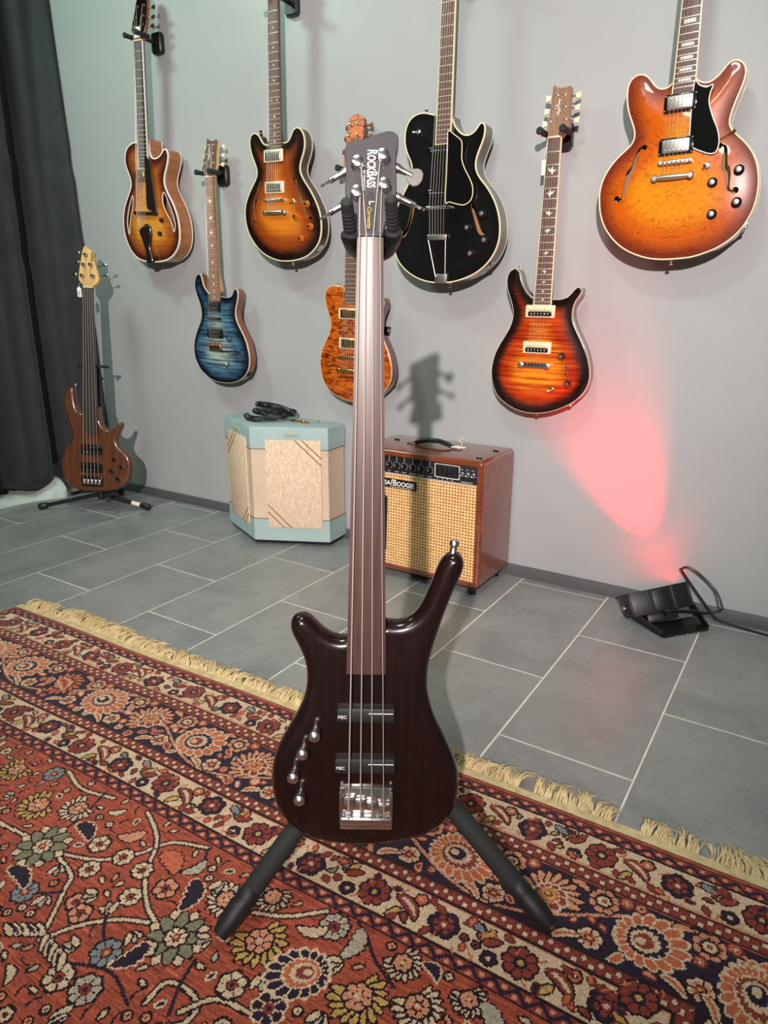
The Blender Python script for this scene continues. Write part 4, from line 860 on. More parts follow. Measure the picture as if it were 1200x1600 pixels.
def make_body(root, t, thick, topmat, sidemat, front, back=None, holes=(), n=230, binding=None, back_binding=None, one_piece=False, inner=True, sm=3, bw=0.0028):
    O = smooth_outline(spline(mm(t['outline']), n-8), sm)
    cl = np.array([O[-1]*(1-k/9)+O[0]*k/9 for k in range(1, 9)]); P = np.vstack([O, cl])
    V, T, d, rim = sheet(P, holes); yf = front(d); yb = thick-(back(d) if back is not None else 0*d)
    FV = np.c_[V[:, 0], yf, V[:, 1]]; m_ = len(V); r0 = rim[0]; k = len(r0)
    if one_piece:
        Vh, Th, dh, rimh = V, T, d, rim
        BV = np.c_[V[:, 0], yb, V[:, 1]]; F_ = [tuple(x) for x in T]+[tuple(x[::-1]+m_) for x in T]
        area = 0.5*np.sum(P[:, 0]*np.roll(P[:, 1], -1)-np.roll(P[:, 0], -1)*P[:, 1])
        for i in range(k):
            a, b = r0[i], r0[(i+1) % k]; F_.append((b, a, a+m_, b+m_) if area > 0 else (a, b, b+m_, a+m_))
        me = raw_mesh('body', np.vstack([FV, BV]), F_, sidemat, 70); attr_edge(me, np.r_[d, d]); link('body', me, root); return P, None
    me = raw_mesh('top', FV, [tuple(x) for x in T], topmat, 60); attr_edge(me, d); top = link('top', me, root)
    V2, T2, d2, rim2 = sheet(P, (), 0.016, (0.003, 0.008)); yb2 = thick-(back(d2) if back is not None else 0*d2); m2 = len(V2); rr_ = rim2[0]
    BV = np.c_[V2[:, 0], yb2, V2[:, 1]]; sv = [(P[i][0], front(np.zeros(1))[0], P[i][1]) for i in range(k)]
    F_ = [tuple(x[::-1]) for x in T2]; area = 0.5*np.sum(P[:, 0]*np.roll(P[:, 1], -1)-np.roll(P[:, 0], -1)*P[:, 1])
    for i in range(k):
        a, b = m2+i, m2+(i+1) % k; c_, e_ = rr_[i], rr_[(i+1) % k]; F_.append((b, a, c_, e_) if area > 0 else (a, b, e_, c_))
    me = raw_mesh('body', np.vstack([BV, np.array(sv)]), F_, sidemat, 50); link('body', me, root)
    nv = poly_normals(P); y0 = front(np.zeros(1))[0]; yb0 = thick-(back(np.zeros(1))[0] if back is not None else 0)
    def strip(name, mat, y, dy, wi, par):
        # a rectangular bead following the rim from one side of the neck round to the other
        idx = list(range(len(O))); prof = [(0.0006, y-0.0006), (0.0006, y+dy), (-wi, y+dy), (-wi, y-0.0006)]
        Vs = [(P[i][0]+nv[i][0]*a, b, P[i][1]+nv[i][1]*a) for i in idx for a, b in prof]; Fs = []
        for i in range(len(idx)-1):
            for j in range(4): Fs.append((i*4+j, i*4+(j+1) % 4, i*4+4+(j+1) % 4, i*4+4+j))
        Fs += [(0, 1, 2, 3), tuple((len(idx)-1)*4+j for j in (3, 2, 1, 0))]
        mb = MB(); mb.add(Vs, Fs); return mb.build(name, mat, par, True, 40)
    if binding: strip('binding', binding, y0, 0.0055, bw, root)
    if back_binding: strip('back_binding', back_binding, yb0-0.0045, 0.0048, 0.0025, root)
    for h in holes:
        h = np.array(h); hy = np.interp(0, [0, 1], [0, 1]); hd = seg_dist(h, P); y_ = front(hd); kk = len(h)
        Vs = [(p[0], y, p[1]) for p, y in zip(h, y_)]+[(p[0], y+0.005, p[1]) for p, y in zip(h, y_)]
        MB().add(Vs, [(i, (i+1) % kk, kk+(i+1) % kk, kk+i) for i in range(kk)]).build('sound_hole_rim', 'tan_inside', root)
    if len(holes) and inner:
        V3 = P-nv*0.006; ok = list(range(len(V3)))
        Vi, Ti, di, ri = sheet(P*1.0, (), 0.02, (0.006,)); yi = thick*0.62+0*di
        link('inner_back', raw_mesh('inner_back', np.c_[Vi[:, 0], yi, Vi[:, 1]]*1.0, [tuple(x) for x in Ti if di[x].min() > 0.004], 'tan_inside', 60), root)
    return P, top
def head_fn(t, nutz=None):
    xn, zn = (t['nut'][0]/1000, t['nut'][1]/1000) if nutz is None else nutz; y0 = t['fbdy']/1000; c, s = math.cos(t['tilt']), math.sin(t['tilt'])
    return lambda x, sv, dy=0.0: (xn+x, y0+sv*s+dy*c, zn+sv*c-dy*s)
def to_head(mb, hp): return mb.move(lambda v: Vector(hp(v.x, v.z, v.y)))
def neck_and_board(root, t, fbmat, neckmat, nut_z=None, frets=22, bridge_z=None, bind=None, inlay=None, fret=True, nut_mat='cream', depth=0.022, heel=0.055, body_top=None, fbth=0.006, radius=True):
    q = mm(t['fb']); z1 = q[3:4, 1].mean()*0.5+q[2, 1]*0.5; za = (q[0, 1]+q[1, 1])/2
    lx = lambda z: q[3, 0]+(q[0, 0]-q[3, 0])*(z-q[3, 1])/(q[0, 1]-q[3, 1]); rx = lambda z: q[2, 0]+(q[1, 0]-q[2, 0])*(z-q[2, 1])/(q[1, 1]-q[2, 1])
    z0 = za if nut_z is None else nut_z; y0 = t['fbdy']/1000
    # fingerboard with a slight crown
    ns, nx = 24, 8; V = []; F_ = []
    for i in range(ns+1):
        z = z1+(z0-z1)*i/ns
        for j in range(nx+1):
            s = j/nx; x = lx(z)+(rx(z)-lx(z))*s; V.append((x, y0+0.0016*(2*s-1)**2, z))
        V += [(rx(z), y0+fbth+0.0016, z), (lx(z), y0+fbth+0.0016, z)]
    w_ = nx+3
    for i in range(ns):
        for j in range(w_): F_.append((i*w_+j, i*w_+(j+1) % w_, (i+1)*w_+(j+1) % w_, (i+1)*w_+j))
    F_ += [tuple(range(w_)), tuple(ns*w_+j for j in range(w_-1, -1, -1))]
    MB().add(V, F_).build('fingerboard', fbmat, root)
    # neck: D-shaped loft, swelling into the heel
    V = []; F_ = []; na = 10; zb = z1 if body_top is None else body_top; zs = list(np.linspace(zb-0.02, zb+heel, 7))+list(np.linspace(zb+heel+0.03, z0-0.002, 12))
    for z in zs:
        k = max(0, min(1, 1-(z-zb)/heel)); dp = depth*(1+0.0*k)+0.022*k**1.5; a, b = lx(z), rx(z)
        for j in range(na+1):
            th = PI*j/na; V.append(((a+b)/2+(a-b)/2*math.cos(th), y0+fbth+0.0012+(dp-fbth)*math.sin(th)**0.75, z))
    w_ = na+1
    for i in range(len(zs)-1):
        for j in range(w_): F_.append((i*w_+j, i*w_+(j+1) % w_, (i+1)*w_+(j+1) % w_, (i+1)*w_+j))
    F_ += [tuple(range(w_)), tuple((len(zs)-1)*w_+j for j in range(w_-1, -1, -1))]
    MB().add(V, F_).build('neck', neckmat, root)
    bz = bridge_z; sc = z0-bz
    zf = [bz+sc*2**(-k/12) for k in range(0, frets+1)]
    if bind:
        mb = MB()
        for fx, sg in ((lx, -1), (rx, 1)):
            pts = [(z1, 0), (z0, 0)]
            for i in range(12):
                a, b = z1+(z0-z1)*i/12, z1+(z0-z1)*(i+1)/12; xa, xb = fx(a), fx(b)
                mb.add([(xa+sg*0.0006, y0+0.0010, a), (xa-sg*0.0022, y0+0.0008, a), (xa+sg*0.0006, y0+0.0066, a), (xb+sg*0.0006, y0+0.0010, b), (xb-sg*0.0022, y0+0.0008, b), (xb+sg*0.0006, y0+0.0066, b)], [(0, 1, 4, 3), (0, 3, 5, 2), (1, 2, 5, 4)])
        mb.box(((lx(z1)+rx(z1))/2, y0+0.003, z1-0.0004), (rx(z1)-lx(z1)+0.001, 0.0062, 0.0024))
        mb.build('fingerboard_binding', bind, root)
    if fret:
        fm = None
        for k in range(1, frets+1):
            z = zf[k]
            if z < z1+0.002: break
            if fm is None:
                mbf = MB(); nn = 6
                for j in range(nn):
                    vs = []
                    for s0 in (j/nn, (j+1)/nn): c0 = 0.0016*(2*s0-1)**2; vs += [(s0-0.5, c0, -0.0013), (s0-0.5, c0-0.0011, -0.0008), (s0-0.5, c0-0.0011, 0.0008), (s0-0.5, c0, 0.0013)]
                    mbf.add(vs, [(0, 1, 5, 4), (1, 2, 6, 5), (2, 3, 7, 6)])
                fm = mbf.mesh('fret', 'fret')
            o = link('fret', fm, root); o.location = ((lx(z)+rx(z))/2, y0+0.0002, z); o.scale = (rx(z)-lx(z)-0.0006, 1, 1)
    if inlay:
        for k in (3, 5, 7, 9, 12, 15, 17, 19, 21):
            if k > frets or zf[k] < z1+0.004: continue
            zc = (zf[k]+zf[k-1])/2; hgt = zf[k-1]-zf[k]; w = rx(zc)-lx(zc); xc = (lx(zc)+rx(zc))/2
            if inlay == 'block': MB().box((xc, y0-0.0002, zc), (w*0.56, 0.0010, hgt*0.52), 0.0004).build('inlay', 'pearl', root)
            elif inlay == 'dot':
                for dx in ((-w*0.25, w*0.25) if k == 12 else (0,)): MB().cyl((xc+dx, y0+0.0006, zc), (xc+dx, y0-0.0004, zc), 0.0031, n=12).build('inlay', 'pearl', root)
            elif inlay == 'bird':
                s = min(w*0.32, hgt*0.42); sg = 1 if (k//2) % 2 else -1
                P2 = [(-1.1*sg, 0.75), (-0.3*sg, 0.25), (0.15*sg, 0.95), (0.25*sg, 0.2), (1.15*sg, 0.1), (0.35*sg, -0.2), (0.1*sg, -0.95), (-0.2*sg, -0.25), (-0.6*sg, -0.1)]
                P2 = [(xc+a*s, zc+b*s) for a, b in P2]
                if sg < 0: P2 = P2[::-1]
                MB().prism(P2, y0-0.0005, y0+0.0006).build('inlay', 'pearl', root)
    MB().box(((lx(z0)+rx(z0))/2, y0+0.0015, z0+0.0022), (rx(z0)-lx(z0)-0.0006, 0.008, 0.0048), 0.0008).build('nut', nut_mat, root)
    return lx, rx, z0, z1, zf
def headstock(root, t, hp, outline, mat, facemat=None, th=0.015):
    P = smooth_outline(spline(outline, 70), 1)
    to_head(MB().prism(P, 0.0012 if facemat else 0.0, th, 0.0012), hp).build('headstock', mat, root)
    if facemat: to_head(MB().prism(P-poly_normals(P)*0.0004, -0.0006, 0.0016), hp).build('headplate', facemat, root)
    return P
def edge_x(P, s, sgn):
    c = []
    for i in range(len(P)):
        a, b = P[i], P[(i+1) % len(P)]
        if (a[1]-s)*(b[1]-s) <= 0 and abs(a[1]-b[1]) > 1e-9: c.append(a[0]+(b[0]-a[0])*(s-a[1])/(b[1]-a[1]))
    return (max(c) if sgn > 0 else min(c)) if c else 0.04*sgn
def tuner(root, hp, P, post, sgn, metal, btn, rp=0.0032, rw=0.0052, bsize=0.008, bx=None, hh=0.010, key='keystone'):
    x, s = post
    o = to_head(MB().lathe((x, 0, s), (0, -1, 0), [(rw, -0.0005), (rw, 0.0018), (rp*1.15, 0.0026), (rp, 0.004), (rp*0.85, hh*0.6), (rp, hh*0.9), (rp*0.6, hh)], 16), hp).build('tuner', metal, root)
    ex_ = edge_x(P, s, sgn); bxx = ex_+sgn*0.016 if bx is None else bx; yb = 0.019
    to_head(MB().cyl((ex_-sgn*0.012, yb, s), (bxx-sgn*bsize*0.6, yb, s), 0.0022, n=10).lathe((ex_-sgn*0.006, yb, s), (sgn, 0, 0), [(0.0045, 0), (0.0045, 0.005), (0.0026, 0.007)], 12), hp).build('tuner_shaft', metal, o)
    if key == 'keystone': mb = MB().add([(bxx+sgn*a*bsize, yb+c*bsize*0.42*(1.15 if a > 0 else 0.8), s+b*bsize*(1.0 if a > 0 else 0.62)) for a in (-0.75, 0.75) for b, c in ((-1, -0.6), (-0.6, -1), (0.6, -1), (1, -0.6), (1, 0.6), (0.6, 1), (-0.6, 1), (-1, 0.6))], [(i, (i+1) % 8, 8+(i+1) % 8, 8+i) for i in range(8)]+[tuple(range(8)), tuple(range(15, 7, -1))])
    else: mb = MB().sphere((bxx, yb, s), bsize, 14, (1.0, 0.5, 0.85))
    to_head(mb, hp).build('tuner_button', btn, o)
    return o
def pickup(root, q, kind, y0, mats):
    x, z, w, h = quad_box(q)
    def poles(y, zz, ww, nn=6, r=0.0022, mat='nickel'):
        return [MB().lathe((x-ww/2+ww*i/(nn-1), y, zz), (0, -1, 0), [(r, 0), (r, 0.0008), (r*0.5, 0.0013)], 10) for i in range(nn)]
    def screws(mbs, mat, par):
        for b_ in mbs: b_.build('pole_piece', mat, par)
    if kind == 'covered':
        o = MB().box((x, y0-0.002, z), (w, 0.006, h), 0.0022).build('pickup_ring', mats[0], root)
        c = MB().box((x, y0-0.0055, z), (w*0.80, 0.009, h*0.80), 0.0035, seg=3).build('pickup_cover', mats[1], o)
        screws(poles(y0-0.0098, z+h*0.24*mats[2], w*0.58), mats[1], o)
        for a in (-1, 1):
            for b in (-1, 1): MB().lathe((x+a*w*0.455, y0-0.005, z+b*h*0.4), (0, -1, 0), [(0.0018, 0), (0.0014, 0.0008)], 8).build('mounting_screw', 'nickel', o)
    elif kind == 'open':   # two open bobbins in a ring
        o = MB().box((x, y0-0.002, z), (w, 0.006, h), 0.003).build('pickup_ring', mats[0], root)
        for k, (s_, bm_) in enumerate(((1, mats[1]), (-1, mats[2]))):
            b = MB().box((x, y0-0.0058, z+s_*h*0.2), (w*0.80, 0.008, h*0.37), 0.004, seg=3).build('bobbin', bm_, o)
            screws(poles(y0-0.0098, z+s_*h*0.2, w*0.58, 6, 0.0019), 'nickel', o)
    elif kind == 'bar':
        o = MB().box((x, y0-0.003, z), (w, 0.010, h), min(h*0.3, 0.004), seg=3).build('pickup', mats[0], root)
        if len(mats) > 1:
            for s_ in mats[2]: screws(poles(y0-0.0082, z+s_*h, w*0.70, mats[3], 0.002), mats[1], o)
    elif kind == 'dogear':
        o = MB().box((x, y0-0.004, z), (w*0.70, 0.010, h*0.9), 0.004, seg=3).build('pickup', 'black_gloss', root)
        for s_ in (-1, 1):
            P2 = [(x+s_*w*0.34, z+h*0.40), (x+s_*w*0.34, z-h*0.40), (x+s_*w*0.50, z-h*0.08), (x+s_*w*0.50, z+h*0.08)]
            if s_ > 0: P2 = P2[::-1]
            MB().prism(P2, y0-0.006, y0+0.002, 0.001).lathe((x+s_*w*0.44, y0-0.006, z), (0, -1, 0), [(0.002, 0), (0.0016, 0.001)], 8).build('dog_ear', 'black_gloss', o)
        screws(poles(y0-0.009, z, w*0.48), 'chrome', o)
    return o
def knob(root, p, kind, y0):
    x, z = p[0]/1000, p[1]/1000
    if kind == 'amber' or kind == 'black_hat':
        m_ = 'amber' if kind == 'amber' else 'black_plastic'
        o = MB().lathe((x, y0, z), (0, -1, 0), [(0.0125, 0.001), (0.0125, 0.003), (0.0098, 0.0055), (0.0092, 0.0135), (0.0080, 0.0148)], 24).build('knob', m_, root)
        MB().lathe((x, y0, z), (0, -1, 0), [(0.0062, 0.0140), (0.0062, 0.0153), (0.0055, 0.0155)], 16).build('knob_cap', 'gold' if kind == 'amber' else 'nickel', o)
    elif kind == 'lamp':
        o = MB().lathe((x, y0, z), (0, -1, 0), [(0.0125, 0.001), (0.0125, 0.003), (0.0085, 0.012), (0.0070, 0.0135)], 24).build('knob', pm('smoky_knob', (74, 34, 12), 0.15, coat=0.6), root)
        MB().lathe((x, y0, z), (0, -1, 0), [(0.0045, 0.0132), (0.0045, 0.0142)], 16).build('knob_cap', 'nickel', o)
    elif kind == 'ebony':
        o = MB().lathe((x, y0, z), (0, -1, 0), [(0.009, 0.0), (0.0092, 0.004), (0.008, 0.010), (0.006, 0.012)], 20).build('knob', 'ebony_dark', root)
    elif kind == 'blue':
        o = MB().lathe((x, y0, z), (0, -1, 0), [(0.0115, 0.001), (0.0115, 0.003), (0.0085, 0.013), (0.007, 0.0142)], 24).build('knob', pm('clear_blue_knob', (58, 78, 92), 0.12, coat=1.0), root)
        MB().lathe((x, y0, z), (0, -1, 0), [(0.004, 0.0138), (0.004, 0.0148)], 12).build('knob_cap', 'nickel', o)
    elif kind == 'dome':
        o = MB().lathe((x, y0, z), (0, -1, 0), [(0.0088, 0.0), (0.0092, 0.004), (0.0088, 0.012), (0.006, 0.0155), (0.002, 0.0165)], 20).build('knob', 'black_gloss', root)
    return o
def strings(root, xs_n, zn, yn, xs_b, zb, yb, tail=None, posts=None, hp=None, r=(0.00030, 0.00062), mat='steel'):
    n = len(xs_n)
    for i in range(n):
        p = []
        if posts is not None and hp is not None: p.append(hp(posts[i][0], posts[i][1], -0.006))
        p += [(xs_n[i], yn, zn), (xs_b[i], yb, zb)]
        if tail is not None: p.append((tail[0][i], tail[2], tail[1]))
        rad = r[1]+(r[0]-r[1])*i/(n-1)
        MB().tube(p, rad, 6).build('string', mat, root)
def spread(c, w, n=6): return [c-w/2+w*i/(n-1) for i in range(n)]
def strap_button(root, p, ax, mat='chrome', s=1.0):
    MB().lathe(p, ax, [(0.0055*s, -0.002), (0.004*s, 0.001), (0.0032*s, 0.004), (0.0032*s, 0.007*s), (0.0062*s, 0.010*s), (0.006*s, 0.012*s), (0.003*s, 0.013*s)], 14).build('strap_button', mat, root)
def toggle(root, p, y0, tip='cream', metal='nickel'):
    x, z = p[0]/1000, p[1]/1000
    o = MB().lathe((x, y0, z), (0, -1, 0), [(0.0085, 0), (0.0085, 0.0015), (0.0055, 0.003), (0.0055, 0.006)], 16).build('switch', metal, root)
    MB().cyl((x, y0-0.005, z), (x-0.004, y0-0.022, z-0.003), 0.0016, 0.0030, 10).sphere((x-0.004, y0-0.022, z-0.003), 0.0032, 10).build('switch_tip', tip, o)
def jack_plate(root, p, mat, ybase, face=None):
    """a plate on the right-hand rim at height p[1]"""
    O = smooth_outline(spline(mm(JT['outline']), 220), 3); i = int(np.argmin([abs(q[1]-p[1])+(9 if q[0] < 0 else 0) for q in O])); nv = poly_normals(O)[i]
    x, z = O[i]+nv*0.0008; f_ = Vector((nv[0], 0, nv[1])).normalized(); a = Vector((0, 1, 0)); b = f_.cross(a); R3 = Matrix((f_, a, b)).transposed()
    o = MB().box((x, ybase, z), (0.003, 0.026, 0.026), 0.0012, R3).build('jack_plate', mat, root)
    MB().lathe((x, ybase, z), f_, [(0.0058, 0), (0.0058, 0.004), (0.0035, 0.006)], 12).build('jack_socket', mat, o)
def tuneomatic(root, q, y0, metal, n=6):
    x, z, w, h = quad_box(q)
    o = MB().box((x, y0-0.008, z), (w*0.98, 0.010, 0.011), 0.003, seg=3).build('bridge', metal, root)
    for i, xx in enumerate(spread(x, 0.052, n)):
        MB().box((xx, y0-0.014, z+(i-2.5)*0.0006), (0.0055, 0.004, 0.005), 0.001).build('saddle', metal, o)
    for s_ in (-1, 1): MB().lathe((x+s_*w*0.44, y0+0.002, z), (0, -1, 0), [(0.005, 0), (0.005, 0.006), (0.0045, 0.016), (0.003, 0.0165)], 14).build('bridge_post', metal, o)
    return x, z, 0.052
def stoptail(root, q, y0, metal):
    x, z, w, h = quad_box(q); mb = MB(); pts = []; rad = []
    for i in range(13):
        s = i/12; pts.append((x-w*0.43+w*0.86*s, y0-0.012, z)); rad.append(0.0072*(0.75+0.25*math.sin(PI*s)))
    o = mb.tube(pts, rad, 14).build('tailpiece', metal, root)
    for s_ in (-1, 1): MB().lathe((x+s_*w*0.46, y0+0.001, z), (0, -1, 0), [(0.0078, 0), (0.0078, 0.010), (0.0088, 0.0115), (0.0088, 0.016), (0.006, 0.0185)], 18).build('tailpiece_stud', metal, o)
    return x, z
def guard_plate(root, pts, y0, edge=None, mat='black_gloss', th=0.0022):
    P = spline(mm(pts), 90, True); o = MB().prism(P, y0-th, y0, 0.0006).build('pickguard', mat, root)
    if edge:
        nv = poly_normals(P); k = len(P); prof = [(0.0008, y0), (0.0008, y0-th-0.0003), (-0.0016, y0-th-0.0003), (-0.0016, y0)]
        Vs = [(P[i][0]+nv[i][0]*a, b, P[i][1]+nv[i][1]*a) for i in range(k) for a, b in prof]
        MB().add(Vs, [(i*4+j, i*4+(j+1) % 4, ((i+1) % k)*4+(j+1) % 4, ((i+1) % k)*4+j) for i in range(k) for j in range(4)]).build('pickguard_edge', edge, o)
    return o
def open_book(w=0.078, h=0.19):
    return mm([(-21, 0), (-23, 12), (-38, 40), (-38, 60), (-33, 110), (-38, 168), (-40, 182), (-30, 190), (-12, 186), (0, 178), (12, 186), (30, 190), (40, 182), (38, 168), (33, 110), (38, 60), (38, 40), (23, 12), (21, 0)])
def wall_hanger(t, nutz, label, yface, hs=0.030):
    """wall plate, stem and padded fork that holds a neck under its headstock"""
    mw = root_matrix(t); c = mw @ Vector((nutz[0], t['fbdy']/1000, nutz[1]+0.016)); d = YW-c.y
    o = thing('guitar_hanger', label, 'hanger', (c.x, YW, c.z), 'wall guitar hangers')
    P2 = [(-0.020, -0.038), (0.020, -0.038), (0.027, -0.028), (0.027, 0.028), (0.020, 0.038), (-0.020, 0.038), (-0.027, 0.028), (-0.027, -0.028)]
    MB().prism(P2, -0.024, -0.001, 0.004).build('wall_plate', 'powder', o)
    yk = -(d-0.030); MB().cyl((0, -0.020, 0), (0, yk, 0), 0.0075, n=14).build('stem', 'powder', o)
    MB().tube([(-hs-0.004, yk-0.008, 0), (-hs*0.6, yk+0.002, 0), (0, yk+0.004, 0), (hs*0.6, yk+0.002, 0), (hs+0.004, yk-0.008, 0)], 0.0065, 10).build('fork', 'powder', o)
    for s_ in (-1, 1):
        x = s_*(hs+0.004); y1 = -(d+0.034)
        MB().lathe((x, yk-0.002, 0), (0, -1, 0), [(0.0075, 0), (0.0085, 0.006), (0.0085, (yk-0.002-y1)*0.86), (0.0070, (yk-0.002-y1)*0.90), (0.0105, (yk-0.002-y1)*0.95), (0.0105, yk-0.002-y1), (0.007, yk-0.002-y1+0.004)], 16).build('padded_arm', 'foam', o)
    return o

# --- archtop with cat's-eye holes, upper left
t = TRACE['g1']; R_ = thing('archtop_guitar', 'honey sunburst archtop guitar with cat-eye sound holes and ebony tailpiece', 'guitar', mat=root_matrix(t), group='guitars hanging on the wall')
M['g1_top'] = burst('honey_burst', (224, 150, 52), (172, 90, 32), (76, 28, 18), 0.010, 0.052, 0.105, 'flame', 0.34)
M['g1_side'] = wood('honey_maple', (136, 72, 24), (176, 104, 42), 0.25, (14, 14, 90), 1.0, 0.05)
hl = [spline(mm(t[k]), 40, True) for k in ('fl', 'fr')]
P, top = make_body(R_, t, 0.072, 'g1_top', 'g1_side', arch_profile(0.012, 0.07), arch_profile(-0.010, 0.07), hl, binding='white_binding', back_binding='white_binding', bw=0.0042)
for h in hl:
    nv = poly_normals(h); k = len(h); yy = arch_profile(0.012, 0.07)(seg_dist(h, P)); Vs = []
    for i in range(k): Vs += [(h[i][0]+nv[i][0]*a, yy[i]+b, h[i][1]+nv[i][1]*a) for a, b in ((0, 0.002), (0, -0.0008), (0.0030, -0.0008), (0.0030, 0.002))]
    MB().add(Vs, [(i*4+j, i*4+(j+1) % 4, ((i+1) % k)*4+(j+1) % 4, ((i+1) % k)*4+j) for i in range(k) for j in range(4)]).build('sound_hole_binding', 'white_binding', R_)
bx, bz, bw_, bh_ = quad_box(t['bridge'])
lx, rx, z0, z1, zf = neck_and_board(R_, t, 'ebony', 'mahogany', None, 22, bz, 'white_binding', None, body_top=0.42, heel=0.06)
hp = head_fn(t); HP = headstock(R_, t, hp, mm(t['h_outline']), 'mahogany', 'black_gloss')
to_head(MB().prism(mm(t['h_cover'])[::-1], -0.0022, 0.0, 0.0005), hp).build('truss_cover', 'white_binding', R_)
ps = mm(t['h_posts'])
for i, p in enumerate(ps): tuner(R_, hp, HP, p, -1 if i % 2 == 0 else 1, 'gold', 'ebony_dark')
pickup(R_, t['pickup'], 'covered', -0.016, ('gold', 'gold', 1))
guard_plate(R_, t['pickguard'], -0.018, None, 'ebony_dark')
o = MB().box((bx, -0.016, bz), (bw_, 0.014, 0.013), 0.003).build('bridge', 'ebony_dark', R_); MB().box((bx, -0.026, bz), (bw_*0.55, 0.008, 0.007), 0.002).build('saddle', 'ebony_dark', o)
MB().prism(spline(mm(t['tail']), 60, True), -0.024, -0.016, 0.002).build('tailpiece', 'ebony_dark', R_)
for p in t['knobs']: knob(R_, p, 'ebony', -0.012)
strings(R_, spread((lx(z0)+rx(z0))/2, 0.037), z0, -0.0145, spread(bx-0.012, 0.054), bz, -0.031, (spread(bx-0.012, 0.044), 0.14, -0.026), [ps[i] for i in (4, 2, 0, 1, 3, 5)], hp)
JT = t; jack_plate(R_, (0.150, 0.035), 'gold', 0.034, (0.72, 0, -0.7))
wall_hanger(t, (t['nut'][0]/1000, t['nut'][1]/1000), 'black wall hanger holding the honey archtop guitar', 0.1)

# --- blue solid body with three pickups
t = TRACE['g2']; R_ = thing('electric_guitar', 'blue faded-burst electric guitar with three black pickups and bird inlays', 'guitar', mat=root_matrix(t), group='guitars hanging on the wall')
M['g2_top'] = burst('blue_burst', (176, 196, 180), (84, 126, 150), (14, 26, 54), 0.006, 0.052, 0.118, 'flame', 0.62, (50, 72, 100), fscale=1.15)
make_body(R_, t, 0.044, 'g2_top', 'mahogany', arch_profile(0.009, 0.035, 0.002), round_profile(0.005), binding='cream', bw=0.0018)
bx, bz, bw_, bh_ = quad_box(t['bridge'])
lx, rx, z0, z1, zf = neck_and_board(R_, t, 'rosewood_light', 'maple', None, 24, bz, None, 'bird', body_top=0.39, heel=0.07)
hp = head_fn(t); HP = headstock(R_, t, hp, mm(t['h_outline']), 'maple', 'rosewood')
ps = mm(t['h_posts'])
for i, p in enumerate(ps): tuner(R_, hp, HP, p, -1 if i % 2 == 0 else 1, 'nickel', 'ivory')
a, b = mm(t['h_logo'])
mb = MB(); q = random.Random(4)
mb.tube([(a[0]+(b[0]-a[0])*s+0.0035*math.sin(s*31)+0.0025*math.sin(s*13), -0.0012, a[1]+(b[1]-a[1])*s) for s in np.linspace(0, 1, 40)], 0.0011, 5).tube([(a[0]+(b[0]-a[0])*s+0.001, -0.0012, a[1]+(b[1]-a[1])*s) for s in (0.1, 0.9)], 0.001, 5); to_head(mb, hp).build('signature_logo', 'pearl', R_)
pickup(R_, t['pickup1'], 'open', -0.009, ('black_plastic', 'black_plastic', 'black_gloss')); pickup(R_, t['pickup2'], 'bar', -0.010, ('black_gloss', 'nickel', (0.0,), 6)); pickup(R_, t['pickup3'], 'open', -0.009, ('black_plastic', 'black_plastic', 'black_gloss'))
o = MB().box((bx, -0.013, bz), (bw_, 0.006, bh_), 0.002).build('bridge', 'nickel', R_)
for xx in spread(bx, 0.052): MB().box((xx, -0.018, bz+0.002), (0.008, 0.006, bh_*0.55), 0.0015).build('saddle', 'gold', o)
a, b = mm(t['arm']); MB().tube([(a[0], -0.014, a[1]), (a[0]+0.006, -0.028, a[1]), ((a[0]+b[0])/2, -0.034, (a[1]+b[1])/2-0.002), (b[0], -0.030, b[1])], 0.0024, 8).build('tremolo_arm', 'dark_chrome', R_)
for p in t['knobs']: knob(R_, p, 'blue', -0.009)
p = t['switch'][0]; x, z = p[0]/1000, p[1]/1000; o = MB().box((x, -0.0095, z), (0.006, 0.002, 0.030), 0.0008, Matrix.Rotation(0.5, 3, 'Y')).build('switch', 'black_plastic', R_); MB().cyl((x, -0.009, z), (x-0.004, -0.022, z+0.008), 0.0018, 0.003, 8).build('switch_tip', 'ivory', o)
MB().lathe((x+0.025, -0.009, z+0.022), (0, -1, 0), [(0.004, 0), (0.003, 0.004), (0.0018, 0.012)], 10).build('mini_switch', 'chrome', R_)
strings(R_, spread((lx(z0)+rx(z0))/2, 0.036), z0, -0.009, spread(bx, 0.053), bz+0.006, -0.0215, (spread(bx, 0.053), bz-0.01, -0.016), [ps[i] for i in (4, 2, 0, 1, 3, 5)], hp)
strap_button(R_, (t['button'][0][0]/1000, 0.02, t['button'][0][1]/1000-0.004), (0, 0, 1), 'dark_chrome', 0.8); strap_button(R_, (0, 0.022, -0.001), (0, 0, -1), 'dark_chrome', 0.8); JT = t; jack_plate(R_, (0.132, 0.040), 'dark_chrome', 0.024, (0.8, 0, -0.6))
wall_hanger(t, (t['nut'][0]/1000, t['nut'][1]/1000), 'black wall hanger holding the blue electric guitar', 0.085)

